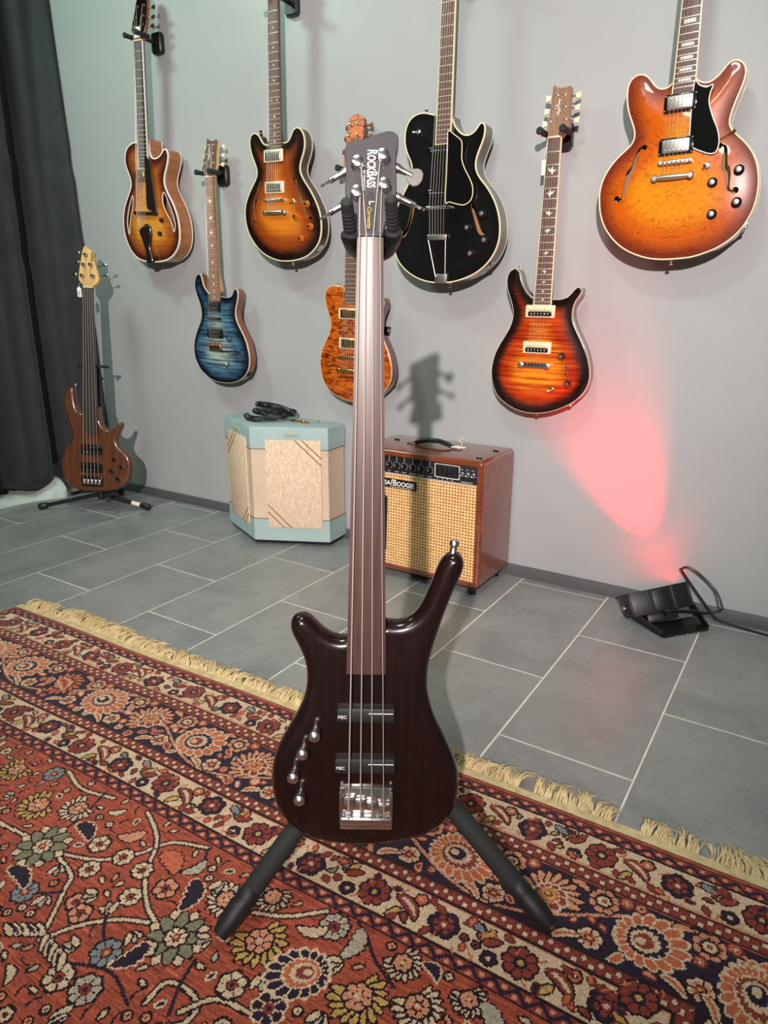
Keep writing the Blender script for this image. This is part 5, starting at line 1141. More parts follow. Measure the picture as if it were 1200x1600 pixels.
# --- semi-hollow builder shared by the two double-cutaways
def semi_hollow(key, name, label, topmat, sidemat, binding, ringmat, knobkind, inlay, flip, fret_n=22, thick=0.046, hangerlabel='', metal='nickel', fbbind=None, fh=(0.010, 0.0052, 0.0064)):
    t = TRACE[key]; R_ = thing(name, label, 'guitar', mat=root_matrix(t), group='guitars hanging on the wall')
    fl, fr = mm(t['fl']), mm(t['fr']); hl = [f_hole(fl[0], fl[1], fl[2], *fh), f_hole(fr[0], fr[1], fr[2], *fh, flip=-1)]
    front = arch_profile(0.010, 0.06)
    P, top = make_body(R_, t, thick, topmat, sidemat, front, arch_profile(-0.008, 0.06), hl, binding=binding, back_binding=binding)
    bx, bz, bs_ = tuneomatic(R_, t['bridge'], -0.010, metal); sc = 0.629
    lx, rx, z0, z1, zf = neck_and_board(R_, t, 'rosewood', sidemat, bz+sc, fret_n, bz, fbbind, inlay, body_top=t['outline'][0][1]/1000+0.01, heel=0.05)
    hp = head_fn(t, ((lx(z0)+rx(z0))/2, z0)); HP = headstock(R_, t, hp, open_book(), 'mahogany_dark', 'black_gloss')
    ps = [(-0.022, 0.060), (-0.020, 0.103), (-0.022, 0.146), (0.022, 0.146), (0.020, 0.103), (0.022, 0.060)]
    for i, p in enumerate(ps): tuner(R_, hp, HP, p, -1 if i < 3 else 1, metal, 'ivory')
    pickup(R_, t['pickup1'], 'covered', -0.011, (ringmat, metal, 1)); pickup(R_, t['pickup2'], 'covered', -0.011, (ringmat, metal, -1))
    tx, tz = stoptail(R_, t['tailpiece'], -0.010, metal)
    for p in t['knobs']: knob(R_, p, knobkind, -0.0085)
    toggle(R_, t['switch'][0], -0.009, 'amber' if knobkind == 'amber' else 'black_plastic', metal)
    strings(R_, spread((lx(z0)+rx(z0))/2, 0.036), z0, -0.0145, spread(bx, 0.052), bz, -0.0265, (spread(tx, 0.052), tz, -0.022), ps, hp)
    b = t['bottom'][0]; strap_button(R_, (b[0]/1000, thick*0.5, -0.001), (0, 0, -1), metal)
    wall_hanger(t, ((lx(z0)+rx(z0))/2, z0), hangerlabel, 0.1)
    return R_, t
M['g3_top'] = burst('tobacco_burst', (214, 122, 30), (150, 66, 18), (24, 10, 9), 0.016, 0.062, 0.118, 'flame', 0.22)
R3_, t = semi_hollow('g3', 'semi_hollow_guitar', 'dark tobacco sunburst semi-hollow guitar with cream pickup rings and amber knobs', 'g3_top', 'mahogany_dark', 'binding', 'cream', 'amber', 'dot', 1, hangerlabel='black wall hanger gripping the neck of the tobacco sunburst guitar')
b = t['button'][0]; strap_button(R3_, (b[0]/1000, 0.022, b[1]/1000-0.002), (-0.3, 0, 1), 'dark_chrome'); JT = t; jack_plate(R3_, (0.150, 0.048), 'nickel', 0.024, (0.75, 0, -0.66))
M['g7_top'] = burst('amber_quilt_burst', (236, 138, 6), (206, 92, 12), (122, 40, 18), 0.004, 0.055, 0.12, 'quilt', 0.38, None, 0.25, 1.8)
M['g7_side'] = wood('amber_red_maple', (120, 44, 22), (150, 64, 30), 0.25, (14, 14, 90), 1.0, 0.05)
R7_, t = semi_hollow('g7', 'semi_hollow_guitar', 'bright amber quilted semi-hollow guitar with black pickguard and block inlays', 'g7_top', 'g7_side', 'binding', 'black_gloss', 'black_hat', 'block', -1, hangerlabel='black wall hanger gripping the neck of the amber quilted guitar', fbbind='binding', fh=(0.015, 0.0070, 0.0085))
guard_plate(R7_, t['pickguard'], -0.013, 'white_binding'); b = t['button'][0]; strap_button(R7_, (b[0]/1000, -0.002, b[1]/1000), (0.6, -0.6, 0.3), 'gold', 0.7); JT = t; jack_plate(R7_, (0.160, 0.072), 'nickel', 0.024, (0.75, 0, -0.66))
MB().tube([(b[0]/1000+0.002, -0.006, b[1]/1000), (b[0]/1000-0.012, -0.012, b[1]/1000-0.008), (b[0]/1000-0.030, -0.013, b[1]/1000-0.016)], 0.0014, 6).build('pickguard_bracket', 'gold', R7_)

# --- quilted single-cutaway behind the bass
t = TRACE['g4']; R_ = thing('electric_guitar', 'orange quilted single-cutaway guitar with gold hardware behind the front bass neck', 'guitar', mat=root_matrix(t), group='guitars hanging on the wall')
m, nt, bs = new_mat('orange_quilt'); v = objcoord(nt, (20, 1, 60), True); f = noise(nt, v, 1.0, 2, 0.5, 1.5)
L(nt, ramp(nt, f, [(0.3, srgb(84, 26, 6)), (0.45, srgb(150, 62, 10)), (0.6, srgb(204, 104, 22)), (0.75, srgb(160, 66, 12))]), bs.inputs['Base Color']); bs.inputs['Roughness'].default_value = 0.25; bs.inputs['Coat Weight'].default_value = 1.0; bs.inputs['Coat Roughness'].default_value = 0.03; M['g4_top'] = m
m2_ = m.copy(); m2_.name = 'orange_quilt_satin'; b2_ = m2_.node_tree.nodes['Principled BSDF']; b2_.inputs['Coat Weight'].default_value = 0.15; b2_.inputs['Coat Roughness'].default_value = 0.4; b2_.inputs['Roughness'].default_value = 0.5; M['g4_head'] = m2_
make_body(R_, t, 0.048, 'g4_top', 'mahogany_red', arch_profile(0.008, 0.035, 0.002), round_profile(0.004), binding='cream', bw=0.002)
bx, bz, _s = tuneomatic(R_, t['bridge'], -0.009, 'gold'); bx = (mm(t['fb'])[2:, 0]).mean()
lx, rx, z0, z1, zf = neck_and_board(R_, t, 'rosewood', 'mahogany_red', None, 22, bz, None, None, body_top=0.36, heel=0.06)
hp = head_fn(t); HP = headstock(R_, t, hp, mm(t['h_outline']), 'mahogany_red', 'g4_head'); ps = mm(t['h_posts'])
for i, p in enumerate(ps): tuner(R_, hp, HP, p, -1 if i % 2 == 0 else 1, 'gold', pm('amber_button', (120, 60, 20), 0.25, coat=0.5) if i == 0 else bpy.data.materials['amber_button'])
pickup(R_, t['pickup1'], 'covered', -0.009, ('cream', 'gold', 1)); pickup(R_, t['pickup2'], 'covered', -0.009, ('cream', 'gold', -1)); tx, tz = stoptail(R_, t['tailpiece'], -0.009, 'gold')
for p in ((95, 120), (120, 165)): knob(R_, p, 'amber', -0.008)
strings(R_, spread((lx(z0)+rx(z0))/2, 0.036), z0, -0.009, spread(bx, 0.052), bz, -0.025, (spread(bx, 0.052), tz, -0.021), [ps[i] for i in (4, 2, 0, 1, 3, 5)], hp)
b = t['button'][0]; strap_button(R_, (b[0]/1000, 0.02, b[1]/1000-0.002), (0, 0, 1), 'gold', 0.9); JT = t; jack_plate(R_, (0.150, 0.080), 'gold', 0.024, (0.85, 0, -0.5))
wall_hanger(t, (t['nut'][0]/1000, t['nut'][1]/1000), 'black wall hanger behind the front bass holding the orange quilted guitar', 0.085)

# --- black hollow-body with trapeze tailpiece
t = TRACE['g5']; R_ = thing('hollow_body_guitar', 'glossy black hollow-body guitar with trapeze tailpiece and black pickguard', 'guitar', mat=root_matrix(t), group='guitars hanging on the wall')
M['g5_black'] = pm('black_lacquer', (9, 9, 10), 0.2, coat=1.0)
hl = [spline(mm(t[k]), 40, True) for k in ('fl', 'fr')]
P, top = make_body(R_, t, 0.062, 'g5_black', 'g5_black', arch_profile(0.012, 0.07), arch_profile(-0.010, 0.07), hl, binding='binding', back_binding='binding')
bx, bz, bs_ = tuneomatic(R_, t['bridge'], -0.013, 'chrome')
lx, rx, z0, z1, zf = neck_and_board(R_, t, 'rosewood', 'g5_black', bz+0.629, 20, bz, 'binding', None, body_top=0.47, heel=0.06)
hp = head_fn(t, ((lx(z0)+rx(z0))/2, z0)); HP = headstock(R_, t, hp, open_book(), 'g5_black', 'black_gloss')
ps = [(-0.022, 0.060), (-0.020, 0.103), (-0.022, 0.146), (0.022, 0.146), (0.020, 0.103), (0.022, 0.060)]
for i, p in enumerate(ps): tuner(R_, hp, HP, p, -1 if i < 3 else 1, 'chrome', 'ivory')
pickup(R_, t['pickup1'], 'dogear', -0.012, ()); pickup(R_, t['pickup2'], 'dogear', -0.012, ())
guard_plate(R_, t['pickguard'], -0.019, 'binding')
x1_, zt_, wt_, ht_ = quad_box(t['tailtop']); x2_, zb_, wb_, hb_ = quad_box(t['tailbot'])
o = MB().box((x1_, -0.020, zt_), (wt_, 0.005, 0.017), 0.0015).build('tailpiece', 'nickel', R_)
for s_ in (-1, 1): MB().tube([(x1_+s_*wt_*0.44, -0.020, zt_-0.006), (x2_+s_*wb_*0.40, -0.010, zb_+0.004)], 0.0021, 8).build('trapeze_rod', 'nickel', o)
MB().box((x2_, -0.004, zb_), (wb_, 0.010, hb_), 0.002).build('tailpiece_foot', 'nickel', o)
for p in t['knobs']: knob(R_, p, 'black_hat', -0.010)
toggle(R_, t['switch'][0], -0.009, 'cream', 'chrome')
strings(R_, spread((lx(z0)+rx(z0))/2, 0.036), z0, -0.0145, spread(bx, 0.052), bz, -0.0300, (spread(x1_, 0.050), zt_+0.008, -0.023), ps, hp, (0.00045, 0.0008))
b = t['button'][0]; strap_button(R_, (b[0]/1000, 0.02, b[1]/1000-0.003), (-0.2, 0, 1), 'chrome'); strap_button(R_, (t['bottom'][0][0]/1000, 0.030, -0.001), (0, 0, -1), 'chrome'); JT = t; jack_plate(R_, (0.150, 0.058), 'chrome', 0.030, (0.72, 0, -0.7))
wall_hanger(t, ((lx(z0)+rx(z0))/2, z0), 'black wall hanger gripping the neck of the glossy black guitar', 0.1)

# --- fiery sunburst solid body above the red glow
t = TRACE['g6']; R_ = thing('electric_guitar', 'dark cherry to orange flamed burst guitar with cream pickup rings and bird inlays', 'guitar', mat=root_matrix(t), group='guitars hanging on the wall')
M['g6_top'] = burst('fire_burst', (246, 150, 34), (198, 70, 14), (26, 5, 6), 0.015, 0.054, 0.102, 'flame', 0.40, (176, 80, 40), 0.22, 0.95)
make_body(R_, t, 0.046, 'g6_top', 'mahogany_dark', arch_profile(0.009, 0.035, 0.002), round_profile(0.005), binding='cream', bw=0.0018)
bx, bz, bw_, bh_ = quad_box(t['bridge'])
lx, rx, z0, z1, zf = neck_and_board(R_, t, 'rosewood', 'mahogany', None, 22, bz, 'cream', 'bird', body_top=0.385, heel=0.06)
hp = head_fn(t); HP = headstock(R_, t, hp, mm(t['h_outline']), 'mahogany', 'rosewood_light'); ps = mm(t['h_posts'])
for i, p in enumerate(ps): tuner(R_, hp, HP, p, -1 if i % 2 == 0 else 1, 'nickel', 'ivory', bsize=0.0095)
a, b = mm(t['h_logo']); mb = MB().tube([(a[0]+(b[0]-a[0])*s+0.004*math.sin(s*29)+0.003*math.sin(s*12), -0.0012, a[1]+(b[1]-a[1])*s) for s in np.linspace(0, 1, 40)], 0.0012, 5).tube([(a[0]+(b[0]-a[0])*s+0.001, -0.0012, a[1]+(b[1]-a[1])*s) for s in (0.05, 0.95)], 0.001, 5); to_head(mb, hp).build('signature_logo', 'pearl', R_)
for k in ('pickup1', 'pickup2'): pickup(R_, t[k], 'open', -0.009, ('cream', 'cream', 'black_gloss'))
P2 = [(bx-bw_/2, bz-bh_*0.45), (bx+bw_/2, bz-bh_*0.45), (bx+bw_/2, bz+bh_*0.45), (bx-bw_/2, bz+bh_*0.45)]
o = MB().box((bx, -0.019, bz), (bw_*0.96, 0.010, bh_*0.72), 0.004, seg=3).build('bridge', 'chrome', R_)
for s_ in (-1, 1): MB().lathe((bx+s_*bw_*0.43, -0.008, bz), (0, -1, 0), [(0.007, 0), (0.007, 0.014), (0.009, 0.015), (0.009, 0.019), (0.006, 0.0205)], 18).build('bridge_stud', 'nickel', o)
for p in t['knobs']: knob(R_, p, 'lamp', -0.009)
for p in t['minis']: MB().lathe((p[0]/1000, -0.009, p[1]/1000), (0, -1, 0), [(0.0042, 0), (0.0036, 0.004), (0.0016, 0.005), (0.0024, 0.014)], 12).build('mini_switch', 'chrome', R_)
toggle(R_, t['switch'][0], -0.009, 'ivory', 'gold')
strings(R_, spread((lx(z0)+rx(z0))/2, 0.036), z0, -0.009, spread((lx(z1)+rx(z1))/2-0.002, 0.052), bz, -0.0245, None, [ps[i] for i in (4, 2, 0, 1, 3, 5)], hp)
b = t['button'][0]; strap_button(R_, (b[0]/1000, 0.02, b[1]/1000-0.004), (0, 0, 1), 'nickel', 0.9); JT = t; jack_plate(R_, (0.145, 0.035), 'nickel', 0.024, (0.75, 0, -0.66)); strap_button(R_, (0, 0.022, -0.001), (0, 0, -1), 'nickel', 0.8)
wall_hanger(t, (t['nut'][0]/1000, t['nut'][1]/1000), 'black wall hanger holding the cherry-to-orange flamed guitar', 0.085)
mw = root_matrix(t); tx_ = thing('price_tag', 'small pale paper price tag hanging beside the flamed guitar neck', 'price tag', mw @ Vector((-0.031, 0.004, t['nut'][1]/1000-0.075)))
MB().box((0, 0, 0), (0.012, 0.001, 0.042), 0.0004).build('card', 'paper', tx_); MB().tube([(0, 0, 0.019), (0.001, 0.002, 0.04), (0.006, 0.004, 0.072)], 0.0005, 5).build('tag_string', 'paper', tx_)
# ------------------------------------------------------------------ the fretless bass in front and its stand
M['satin'] = pm('satin_chrome', (206, 198, 196), 0.3, 1.0); M['bright_chrome'] = pm('bright_chrome', (222, 216, 214), 0.2, 1.0)
t = TRACE['b0']; MW0 = root_matrix(t)
R_ = thing('bass_guitar', 'dark brown four-string fretless bass hanging upright in a black stand on the rug', 'bass guitar', mat=MW0)
m, nt, bs = new_mat('dark_nirvana_stain'); f = noise(nt, objcoord(nt, (120, 30, 5)), 1.0, 5, 0.65, 0.5)
L(nt, ramp(nt, f, [(0.3, srgb(17, 8, 8)), (0.7, srgb(32, 14, 14))]), bs.inputs['Base Color']); bs.inputs['Roughness'].default_value = 0.24; bs.inputs['Specular IOR Level'].default_value = 0.3; bs.inputs['Coat Weight'].default_value = 0.5; bs.inputs['Coat Roughness'].default_value = 0.06; M['b0_body'] = m
m, nt, bs = new_mat('wenge_board'); f = noise(nt, objcoord(nt, (190, 60, 5)), 1.0, 5, 0.7, 0.3)
L(nt, ramp(nt, f, [(0.3, srgb(50, 31, 28)), (0.7, srgb(88, 58, 51))]), bs.inputs['Base Color']); bs.inputs['Roughness'].default_value = 0.37; M['b0_board'] = m
M['b0_head'] = pm('satin_black_headstock', (62, 57, 60), 0.38, var=0.04, vscale=(40, 40, 40))
make_body(R_, t, 0.042, None, 'b0_body', round_profile(0.019), round_profile(0.016), one_piece=True, n=300, sm=4)
br = mm(t['bridge']); bx = br[:, 0].mean(); bz1, bz0 = br[:2, 1].mean(), br[2:, 1].mean()
lx, rx, z0, z1, zf = neck_and_board(R_, t, 'b0_board', 'b0_body', None, 20, 0.07, None, None, fret=False, nut_mat='matt_black', depth=0.026, heel=0.09, body_top=0.36, fbth=0.007)
hp = head_fn(t); HP = headstock(R_, t, hp, mm(t['h_outline']), 'b0_head', None, 0.017)
def hmat(x, s, dy=-0.0006):
    o = Vector(hp(x, s, dy)); ax = Vector(hp(0, 1, 0))-Vector(hp(0, 0, 0)); ay = Vector(hp(0, 0, 1))-Vector(hp(0, 0, 0))
    X, Y, Z_ = -ax, Vector((1, 0, 0)), -ay
    return Matrix(((X.x, Y.x, Z_.x, o.x), (X.y, Y.y, Z_.y, o.y), (X.z, Y.z, Z_.z, o.z), (0, 0, 0, 1)))
def caps_text(name, body, size, mat, parent, matrix, align='CENTER', off=0.0, sx=1.0, sc=0.78, shear=0.0):
    cu = bpy.data.curves.new(name, 'FONT'); cu.body = body; cu.size = size; cu.align_x = align; cu.align_y = 'CENTER'; cu.extrude = 0.0002; cu.small_caps_scale = sc; cu.offset = off; cu.shear = shear; cu.resolution_u = 4
    for i, ch in enumerate(body):
        if ch.islower(): cu.body_format[i].use_small_caps = True
    tmp = bpy.data.objects.new(name, cu); COL.objects.link(tmp)
    me = bpy.data.meshes.new_from_object(tmp.evaluated_get(bpy.context.evaluated_depsgraph_get())); bpy.data.objects.remove(tmp); bpy.data.curves.remove(cu)
    me.name = name; me.materials.clear(); me.materials.append(M[mat]); me.transform(Matrix.Diagonal((sx, 1, 1, 1))); me.transform(matrix)
    return link(name, me, parent)
tq = mm(t['h_text']); tc_ = tq.mean(0); tl = abs(tq[0, 1]-tq[2, 1])
caps_text('headstock_logo', 'RockBass', 0.0205, 'print_white', R_, hmat(tc_[0]-0.0005, tc_[1]), off=0.00035, sx=tl/0.0895, sc=0.8)
sb = mm(t['h_sub']); caps_text('logo_subline', 'by Warwick', 0.0046, 'print_white', R_, hmat(sb[0, 0], (sb[0, 1]+sb[1, 1])/2), sc=1.0)
text_mesh('model_script', 'Corvette', 0.0085, 'print_gold', R_, hmat(sb[2, 0], (sb[2, 1]+sb[3, 1])/2), shear=0.3)
to_head(MB().prism([(sb[4, 0]-0.007, sb[4, 1]-0.040), (sb[4, 0]+0.011, sb[4, 1]-0.040), (sb[4, 0]+0.006, sb[4, 1]+0.012), (sb[4, 0], sb[4, 1]+0.020), (sb[4, 0]-0.005, sb[4, 1]+0.010)], -0.0004, 0.0012), hp).build('truss_cover', 'matt_black', R_)
to_head(MB().box((sb[4, 0]-0.001, -0.0008, sb[4, 1]), (0.0016, 0.0006, 0.005)).box((sb[4, 0]+0.003, -0.0008, sb[4, 1]+0.002), (0.005, 0.0006, 0.0012)), hp).build('small_emblem', 'print_white', R_)
ps = mm(t['h_posts']); k0, k1 = mm(t['h_key0']), mm(t['h_key1'])
for i, p in enumerate(ps):
    o = to_head(MB().lathe((p[0], 0, p[1]), (0, -1, 0), [(0.0100, -0.0005), (0.0100, 0.0018), (0.0078, 0.0035), (0.0076, 0.006), (0.0060, 0.009), (0.0060, 0.0115), (0.0076, 0.013), (0.0076, 0.0155), (0.0042, 0.0166)], 22), hp).build('tuner', 'bright_chrome', R_)
    a, b = k0[i], k1[i]; d = (b-a)/np.linalg.norm(b-a); s_ = -1 if i % 2 == 0 else 1
    a2 = a-d*0.012; to_head(MB().cyl((a2[0], 0.013, a2[1]), (b[0], 0.013, b[1]), 0.0042, n=12).lathe((a[0]-d[0]*0.004, 0.013, a[1]-d[1]*0.004), (d[0], 0, d[1]), [(0.0068, 0), (0.0068, 0.007), (0.0055, 0.010), (0.0044, 0.016)], 14), hp).build('tuner_shaft', 'satin', o)
    # paddle-shaped key at the end of the shaft, some seen edge-on
    u_ = np.array([d[0], 0, d[1]]); v_ = np.array([0, 0.867, 0.498]) if i != 1 else np.array([-d[1], 0, d[0]]); n_ = np.cross(u_, v_); n_ = n_/np.linalg.norm(n_); Vs = []; prof = [(-0.004, 0.004), (0.000, 0.0085), (0.006, 0.0125), (0.012, 0.0130), (0.017, 0.009), (0.019, 0.002)]
    rim_ = [(h, w_) for h, w_ in prof]+[(h, -w_) for h, w_ in prof[::-1]]; c0 = np.array([b[0], 0.013, b[1]])
    for zz in (-0.0016, 0.0016): Vs += [tuple(c0+u_*(h-0.004)+v_*w_+n_*zz) for h, w_ in rim_]
    kk = len(rim_); to_head(MB().add(Vs, [(q_, (q_+1) % kk, kk+(q_+1) % kk, kk+q_) for q_ in range(kk)]+[tuple(range(kk-1, -1, -1)), tuple(range(kk, 2*kk))]), hp).build('tuner_key', 'satin', o)
for k in ('pickup1', 'pickup2'):
    x, z, w, h = quad_box(t[k]); o = MB().box((x, -0.004, z), (w, 0.014, h), 0.002).build('pickup', 'matt_black', R_)
    for s_, nm in ((-1, 'a'),): caps_text('pickup_logo', 'MEC', 0.0072, 'print_white', o, Matrix.Translation((x-w*0.41, -0.0113, z-h*0.12)) @ Matrix.Rotation(PI/2, 4, 'X'))
    MB().box((x+w*0.26, -0.0112, z+h*0.16), (w*0.42, 0.0006, 0.0012)).build('pickup_line', 'print_white', o)
# two-piece chrome bridge: sunken plate, saddles, and the anchor block below
bw_ = br[1, 0]-br[0, 0]; o = MB().box((bx, -0.002, (bz0+bz1)/2), (bw_, 0.008, bz1-bz0), 0.0015).build('bridge', 'bright_chrome', R_)
for s_ in (-1, 1): MB().box((bx+s_*(bw_/2-0.003), -0.009, (bz0+bz1)/2+0.006), (0.006, 0.014, (bz1-bz0)*0.80), 0.002).build('bridge_wall', 'bright_chrome', o)
MB().box((bx, -0.010, bz0+0.018), (bw_, 0.016, 0.014), 0.004, seg=3).build('anchor_block', 'bright_chrome', o)
MB().box((bx, -0.004, bz0+0.004), (bw_*0.98, 0.009, 0.010), 0.002).build('bridge_lip', 'bright_chrome', o); caps_text('bridge_stamp', 'WARWICK', 0.0046, 'dark_chrome', o, Matrix.Translation((bx, -0.0088, bz0+0.004)) @ Matrix.Rotation(PI/2, 4, 'X'))
sxb = mm(t['strings_b'])[:, 0]; sxn = mm(t['strings_n'])[:, 0]
for i in range(4):
    zz = 0.084-i*0.0035; s2 = MB().box((sxb[i], -0.013, zz), (0.0165, 0.009, 0.012), 0.0015).build('saddle', 'bright_chrome', o)
    MB().cyl((sxb[i]+0.004, -0.012, zz-0.005), (sxb[i]+0.004, -0.012, bz0+0.02), 0.0016, n=8).build('saddle_screw', 'nickel', s2)
    MB().lathe((sxb[i]-0.004, -0.0170, zz), (0, -1, 0), [(0.0016, 0), (0.0013, 0.002)], 8).build('height_screw', 'nickel', s2)
    order = (2, 0, 1, 3)[i]; pst = ps[order]
    MB().tube([hp(pst[0]+(0.004 if order in (2, 0) else -0.004), pst[1], -0.010), (sxn[i], -0.0150, z0+0.001), (sxb[i], -0.0205, zz), (sxb[i], -0.017, bz0+0.022)], 0.00115-0.00016*i, 8).build('string', 'bass_string', R_)
kb, kt = mm(t['knobs']), mm(t['knobtip'])
for i in range(4):
    b_ = Vector((kb[i][0], 0.0, kb[i][1]))
    MB().lathe(b_, (0.0, -1, 0.0), [(0.0066, 0.0), (0.0068, 0.004), (0.0076, 0.011), (0.0090, 0.015), (0.0096, 0.019), (0.0088, 0.024), (0.0055, 0.0272), (0.001, 0.0282)], 24).build('knob', 'satin', R_)
hi = max(t['outline'], key=lambda p: p[1]); MB().lathe((hi[0]/1000+0.001, 0.020, hi[1]/1000-0.003), (0.1, 0, 1), [(0.0066, 0), (0.0056, 0.003), (0.0056, 0.010), (0.0074, 0.012), (0.0076, 0.017), (0.0060, 0.020)], 16).build('strap_button', 'satin', R_); strap_button(R_, (0.0, 0.020, -0.002), (0, 0, -1), 'chrome', 1.0)

# --- hanging stand: hub, pole, yoke with foam arms, two front legs with foam and a back leg
def bw(x, y, z): return MW0 @ Vector((x, y, z))
ST = thing('guitar_stand', 'black tripod guitar stand with foam legs holding the dark bass on the rug', 'guitar stand', (-0.577, 0.877, 0.0)); ST_o = Vector((-0.577, 0.877, 0.0))
def sl(p): return Vector(p)-ST_o
hub = Vector((-0.577, 0.885, 0.262)); top_ = bw(0.0, 0.052, z0-0.012)
MB().lathe(sl(hub)-Vector((0, 0, 0.03)), (0, 0, 1), [(0.012, 0), (0.020, 0.006), (0.022, 0.05), (0.014, 0.06)], 18).build('hub', 'powder', ST)
MB().cyl(sl(hub), sl(top_), 0.0125, n=16).build('pole', 'powder', ST)
mid_ = bw(0.012, 0.050, 0.53); MB().lathe(sl(bw(0.008, 0.05, 0.47)), sl(bw(0.008, 0.05, 0.58))-sl(bw(0.008, 0.05, 0.47)), [(0.014, 0), (0.021, 0.008), (0.022, 0.09), (0.014, 0.10)], 16).build('height_clutch', 'matt_black', ST)
MB().cyl(sl(bw(0.010, 0.045, 0.815)), sl(bw(0.030, 0.043, 0.812)), 0.007, n=12).build('clamp_knob', 'matt_black', ST)
yb, yt = mm(t['h_yb']), mm(t['h_yt'])
Lb, Rb = MW0 @ Vector(hp(yb[0, 0], yb[0, 1], 0.006)), MW0 @ Vector(hp(yb[1, 0], yb[1, 1], 0.006)); Lt, Rt = MW0 @ Vector(hp(yt[0, 0], yt[0, 1], -0.045)), MW0 @ Vector(hp(yt[1, 0], yt[1, 1], -0.045))
dn = (MW0.to_3x3() @ Vector((0, 0.35, -1))).normalized()
pts = [Lb, Lb+dn*0.010, bw(-0.020, 0.040, z0-0.006), bw(0.0, 0.050, z0-0.012), bw(0.022, 0.040, z0-0.006), Rb+dn*0.010, Rb]
pp = np.array([list(sl(p)) for p in pts]); sp_ = np.c_[spline(pp[:, :2], 30), np.interp(np.linspace(0, 1, 30), np.linspace(0, 1, 7), pp[:, 2])]
MB().tube([Vector(p) for p in sp_], [0.0135]*30, 14).build('yoke', 'powder', ST)
for a, b in ((Lb, Lt), (Rb, Rt)):
    d = (b-a); ln = d.length+0.008; o = MB().lathe(sl(a)-d.normalized()*0.004, d, [(0.0105, 0), (0.0115, 0.006), (0.0084, 0.010), (0.0087, ln-0.010), (0.0080, ln-0.003), (0.005, ln)], 18).build('foam_arm', 'foam', ST)
    mbr = MB()
    for k in range(5): mbr.lathe(sl(a)+d.normalized()*(0.011+k*0.0062), d, [(0.0083, 0), (0.0091, 0.001), (0.0091, 0.003), (0.0083, 0.004)], 18)
    mbr.build('foam_ribs', 'foam', o)['kind'] = 'stuff'
for foot in (Vector((-0.657, 0.569, 0.026)), Vector((-0.239, 0.857, 0.026))):
    d = (foot-hub); n_ = d.normalized(); ln = d.length
    o = MB().cyl(sl(hub+n_*0.01), sl(foot-n_*0.02), 0.0095, n=14).build('leg', 'powder', ST)
    MB().lathe(sl(hub+n_*0.05), n_, [(0.010, 0), (0.0165, 0.002), (0.0168, ln-0.05-0.075), (0.0155, ln-0.05-0.070)], 20).build('leg_foam', 'foam', o)
    MB().lathe(sl(foot-n_*0.072), n_, [(0.0150, 0), (0.0172, 0.004), (0.0172, 0.018), (0.0160, 0.022), (0.0185, 0.030), (0.0165, 0.062), (0.0120, 0.078)], 20).build('rubber_foot', 'matt_black', o)
foot = Vector((-0.80, 1.20, 0.018)); n_ = (foot-hub).normalized()
o = MB().cyl(sl(hub), sl(foot), 0.0095, n=14).build('leg', 'powder', ST); MB().lathe(sl(foot-n_*0.03), n_, [(0.012, 0), (0.0155, 0.004), (0.0155, 0.03), (0.010, 0.036)], 16).build('rubber_foot', 'rubber', o)

# ------------------------------------------------------------------ the five-string bass in the corner and its stand
t = TRACE['b8']; MW8 = root_matrix(t)
R_ = thing('bass_guitar', 'walnut brown five-string fretless bass standing in the corner by the curtain', 'bass guitar', mat=MW8)
M['b8_body'] = wood('oiled_walnut', (74, 40, 25), (104, 60, 38), 0.26, (60, 60, 6), 0.6, 0.1)
make_body(R_, t, 0.042, None, 'b8_body', round_profile(0.016), round_profile(0.014), one_piece=True, sm=3)
x_, z_, w_, h_ = quad_box(t['bridge'])
lx, rx, z0, z1, zf = neck_and_board(R_, t, 'ebony', 'b8_body', None, 20, z_, None, None, fret=False, depth=0.024, heel=0.08, body_top=0.34)
hp8 = head_fn(t); HP = headstock(R_, t, hp8, mm(t['h_outline']), 'maple', None, 0.015); ps = mm(t['h_posts']); ks = mm(t['h_keys'])
def hmat8(x, s):
    o = Vector(hp8(x, s, -0.0006)); ax = Vector(hp8(0, 1, 0))-Vector(hp8(0, 0, 0)); ay = Vector(hp8(0, 0, 1))-Vector(hp8(0, 0, 0)); X, Y, Z_ = -ax, Vector((1, 0, 0)), -ay
    return Matrix(((X.x, Y.x, Z_.x, o.x), (X.y, Y.y, Z_.y, o.y), (X.z, Y.z, Z_.z, o.z), (0, 0, 0, 1)))
mbs = MB().tube([(0.014+0.004*math.sin(s*30), -0.0012, 0.160-s*0.045) for s in np.linspace(0, 1, 40)], 0.0009, 5).tube([(0.020, -0.0012, 0.162), (0.021, -0.0012, 0.115)], 0.0008, 5); to_head(mbs, hp8).build('signature_logo', 'print_black', R_)
for i, p in enumerate(ps):
    o = to_head(MB().lathe((p[0], 0, p[1]), (0, -1, 0), [(0.0095, -0.0005), (0.0095, 0.002), (0.007, 0.004), (0.0055, 0.009), (0.007, 0.014), (0.005, 0.016)], 18), hp8).build('tuner', 'chrome', R_)
    k_ = ks[i]; s_ = -1 if k_[0] < p[0] else 1
    to_head(MB().cyl((p[0]+s_*0.012, 0.012, p[1]*0.6+k_[1]*0.4), (k_[0]-s_*0.006, 0.012, k_[1]), 0.0028, n=10), hp8).build('tuner_shaft', 'chrome', o)
    to_head(MB().sphere((k_[0], 0.012, k_[1]), 0.012, 12, (0.9, 0.30, 0.62)), hp8).build('tuner_key', 'chrome', o)
for k in ('pickup1', 'pickup2'): pickup(R_, t[k], 'bar', -0.002, ('black_gloss', 'chrome', (0.26, -0.26), 5))
o = MB().box((x_, -0.003, z_), (w_, 0.012, h_+0.004), 0.008, seg=3).build('bridge', 'dark_chrome', R_)
xs5 = spread(x_, 0.072, 5)
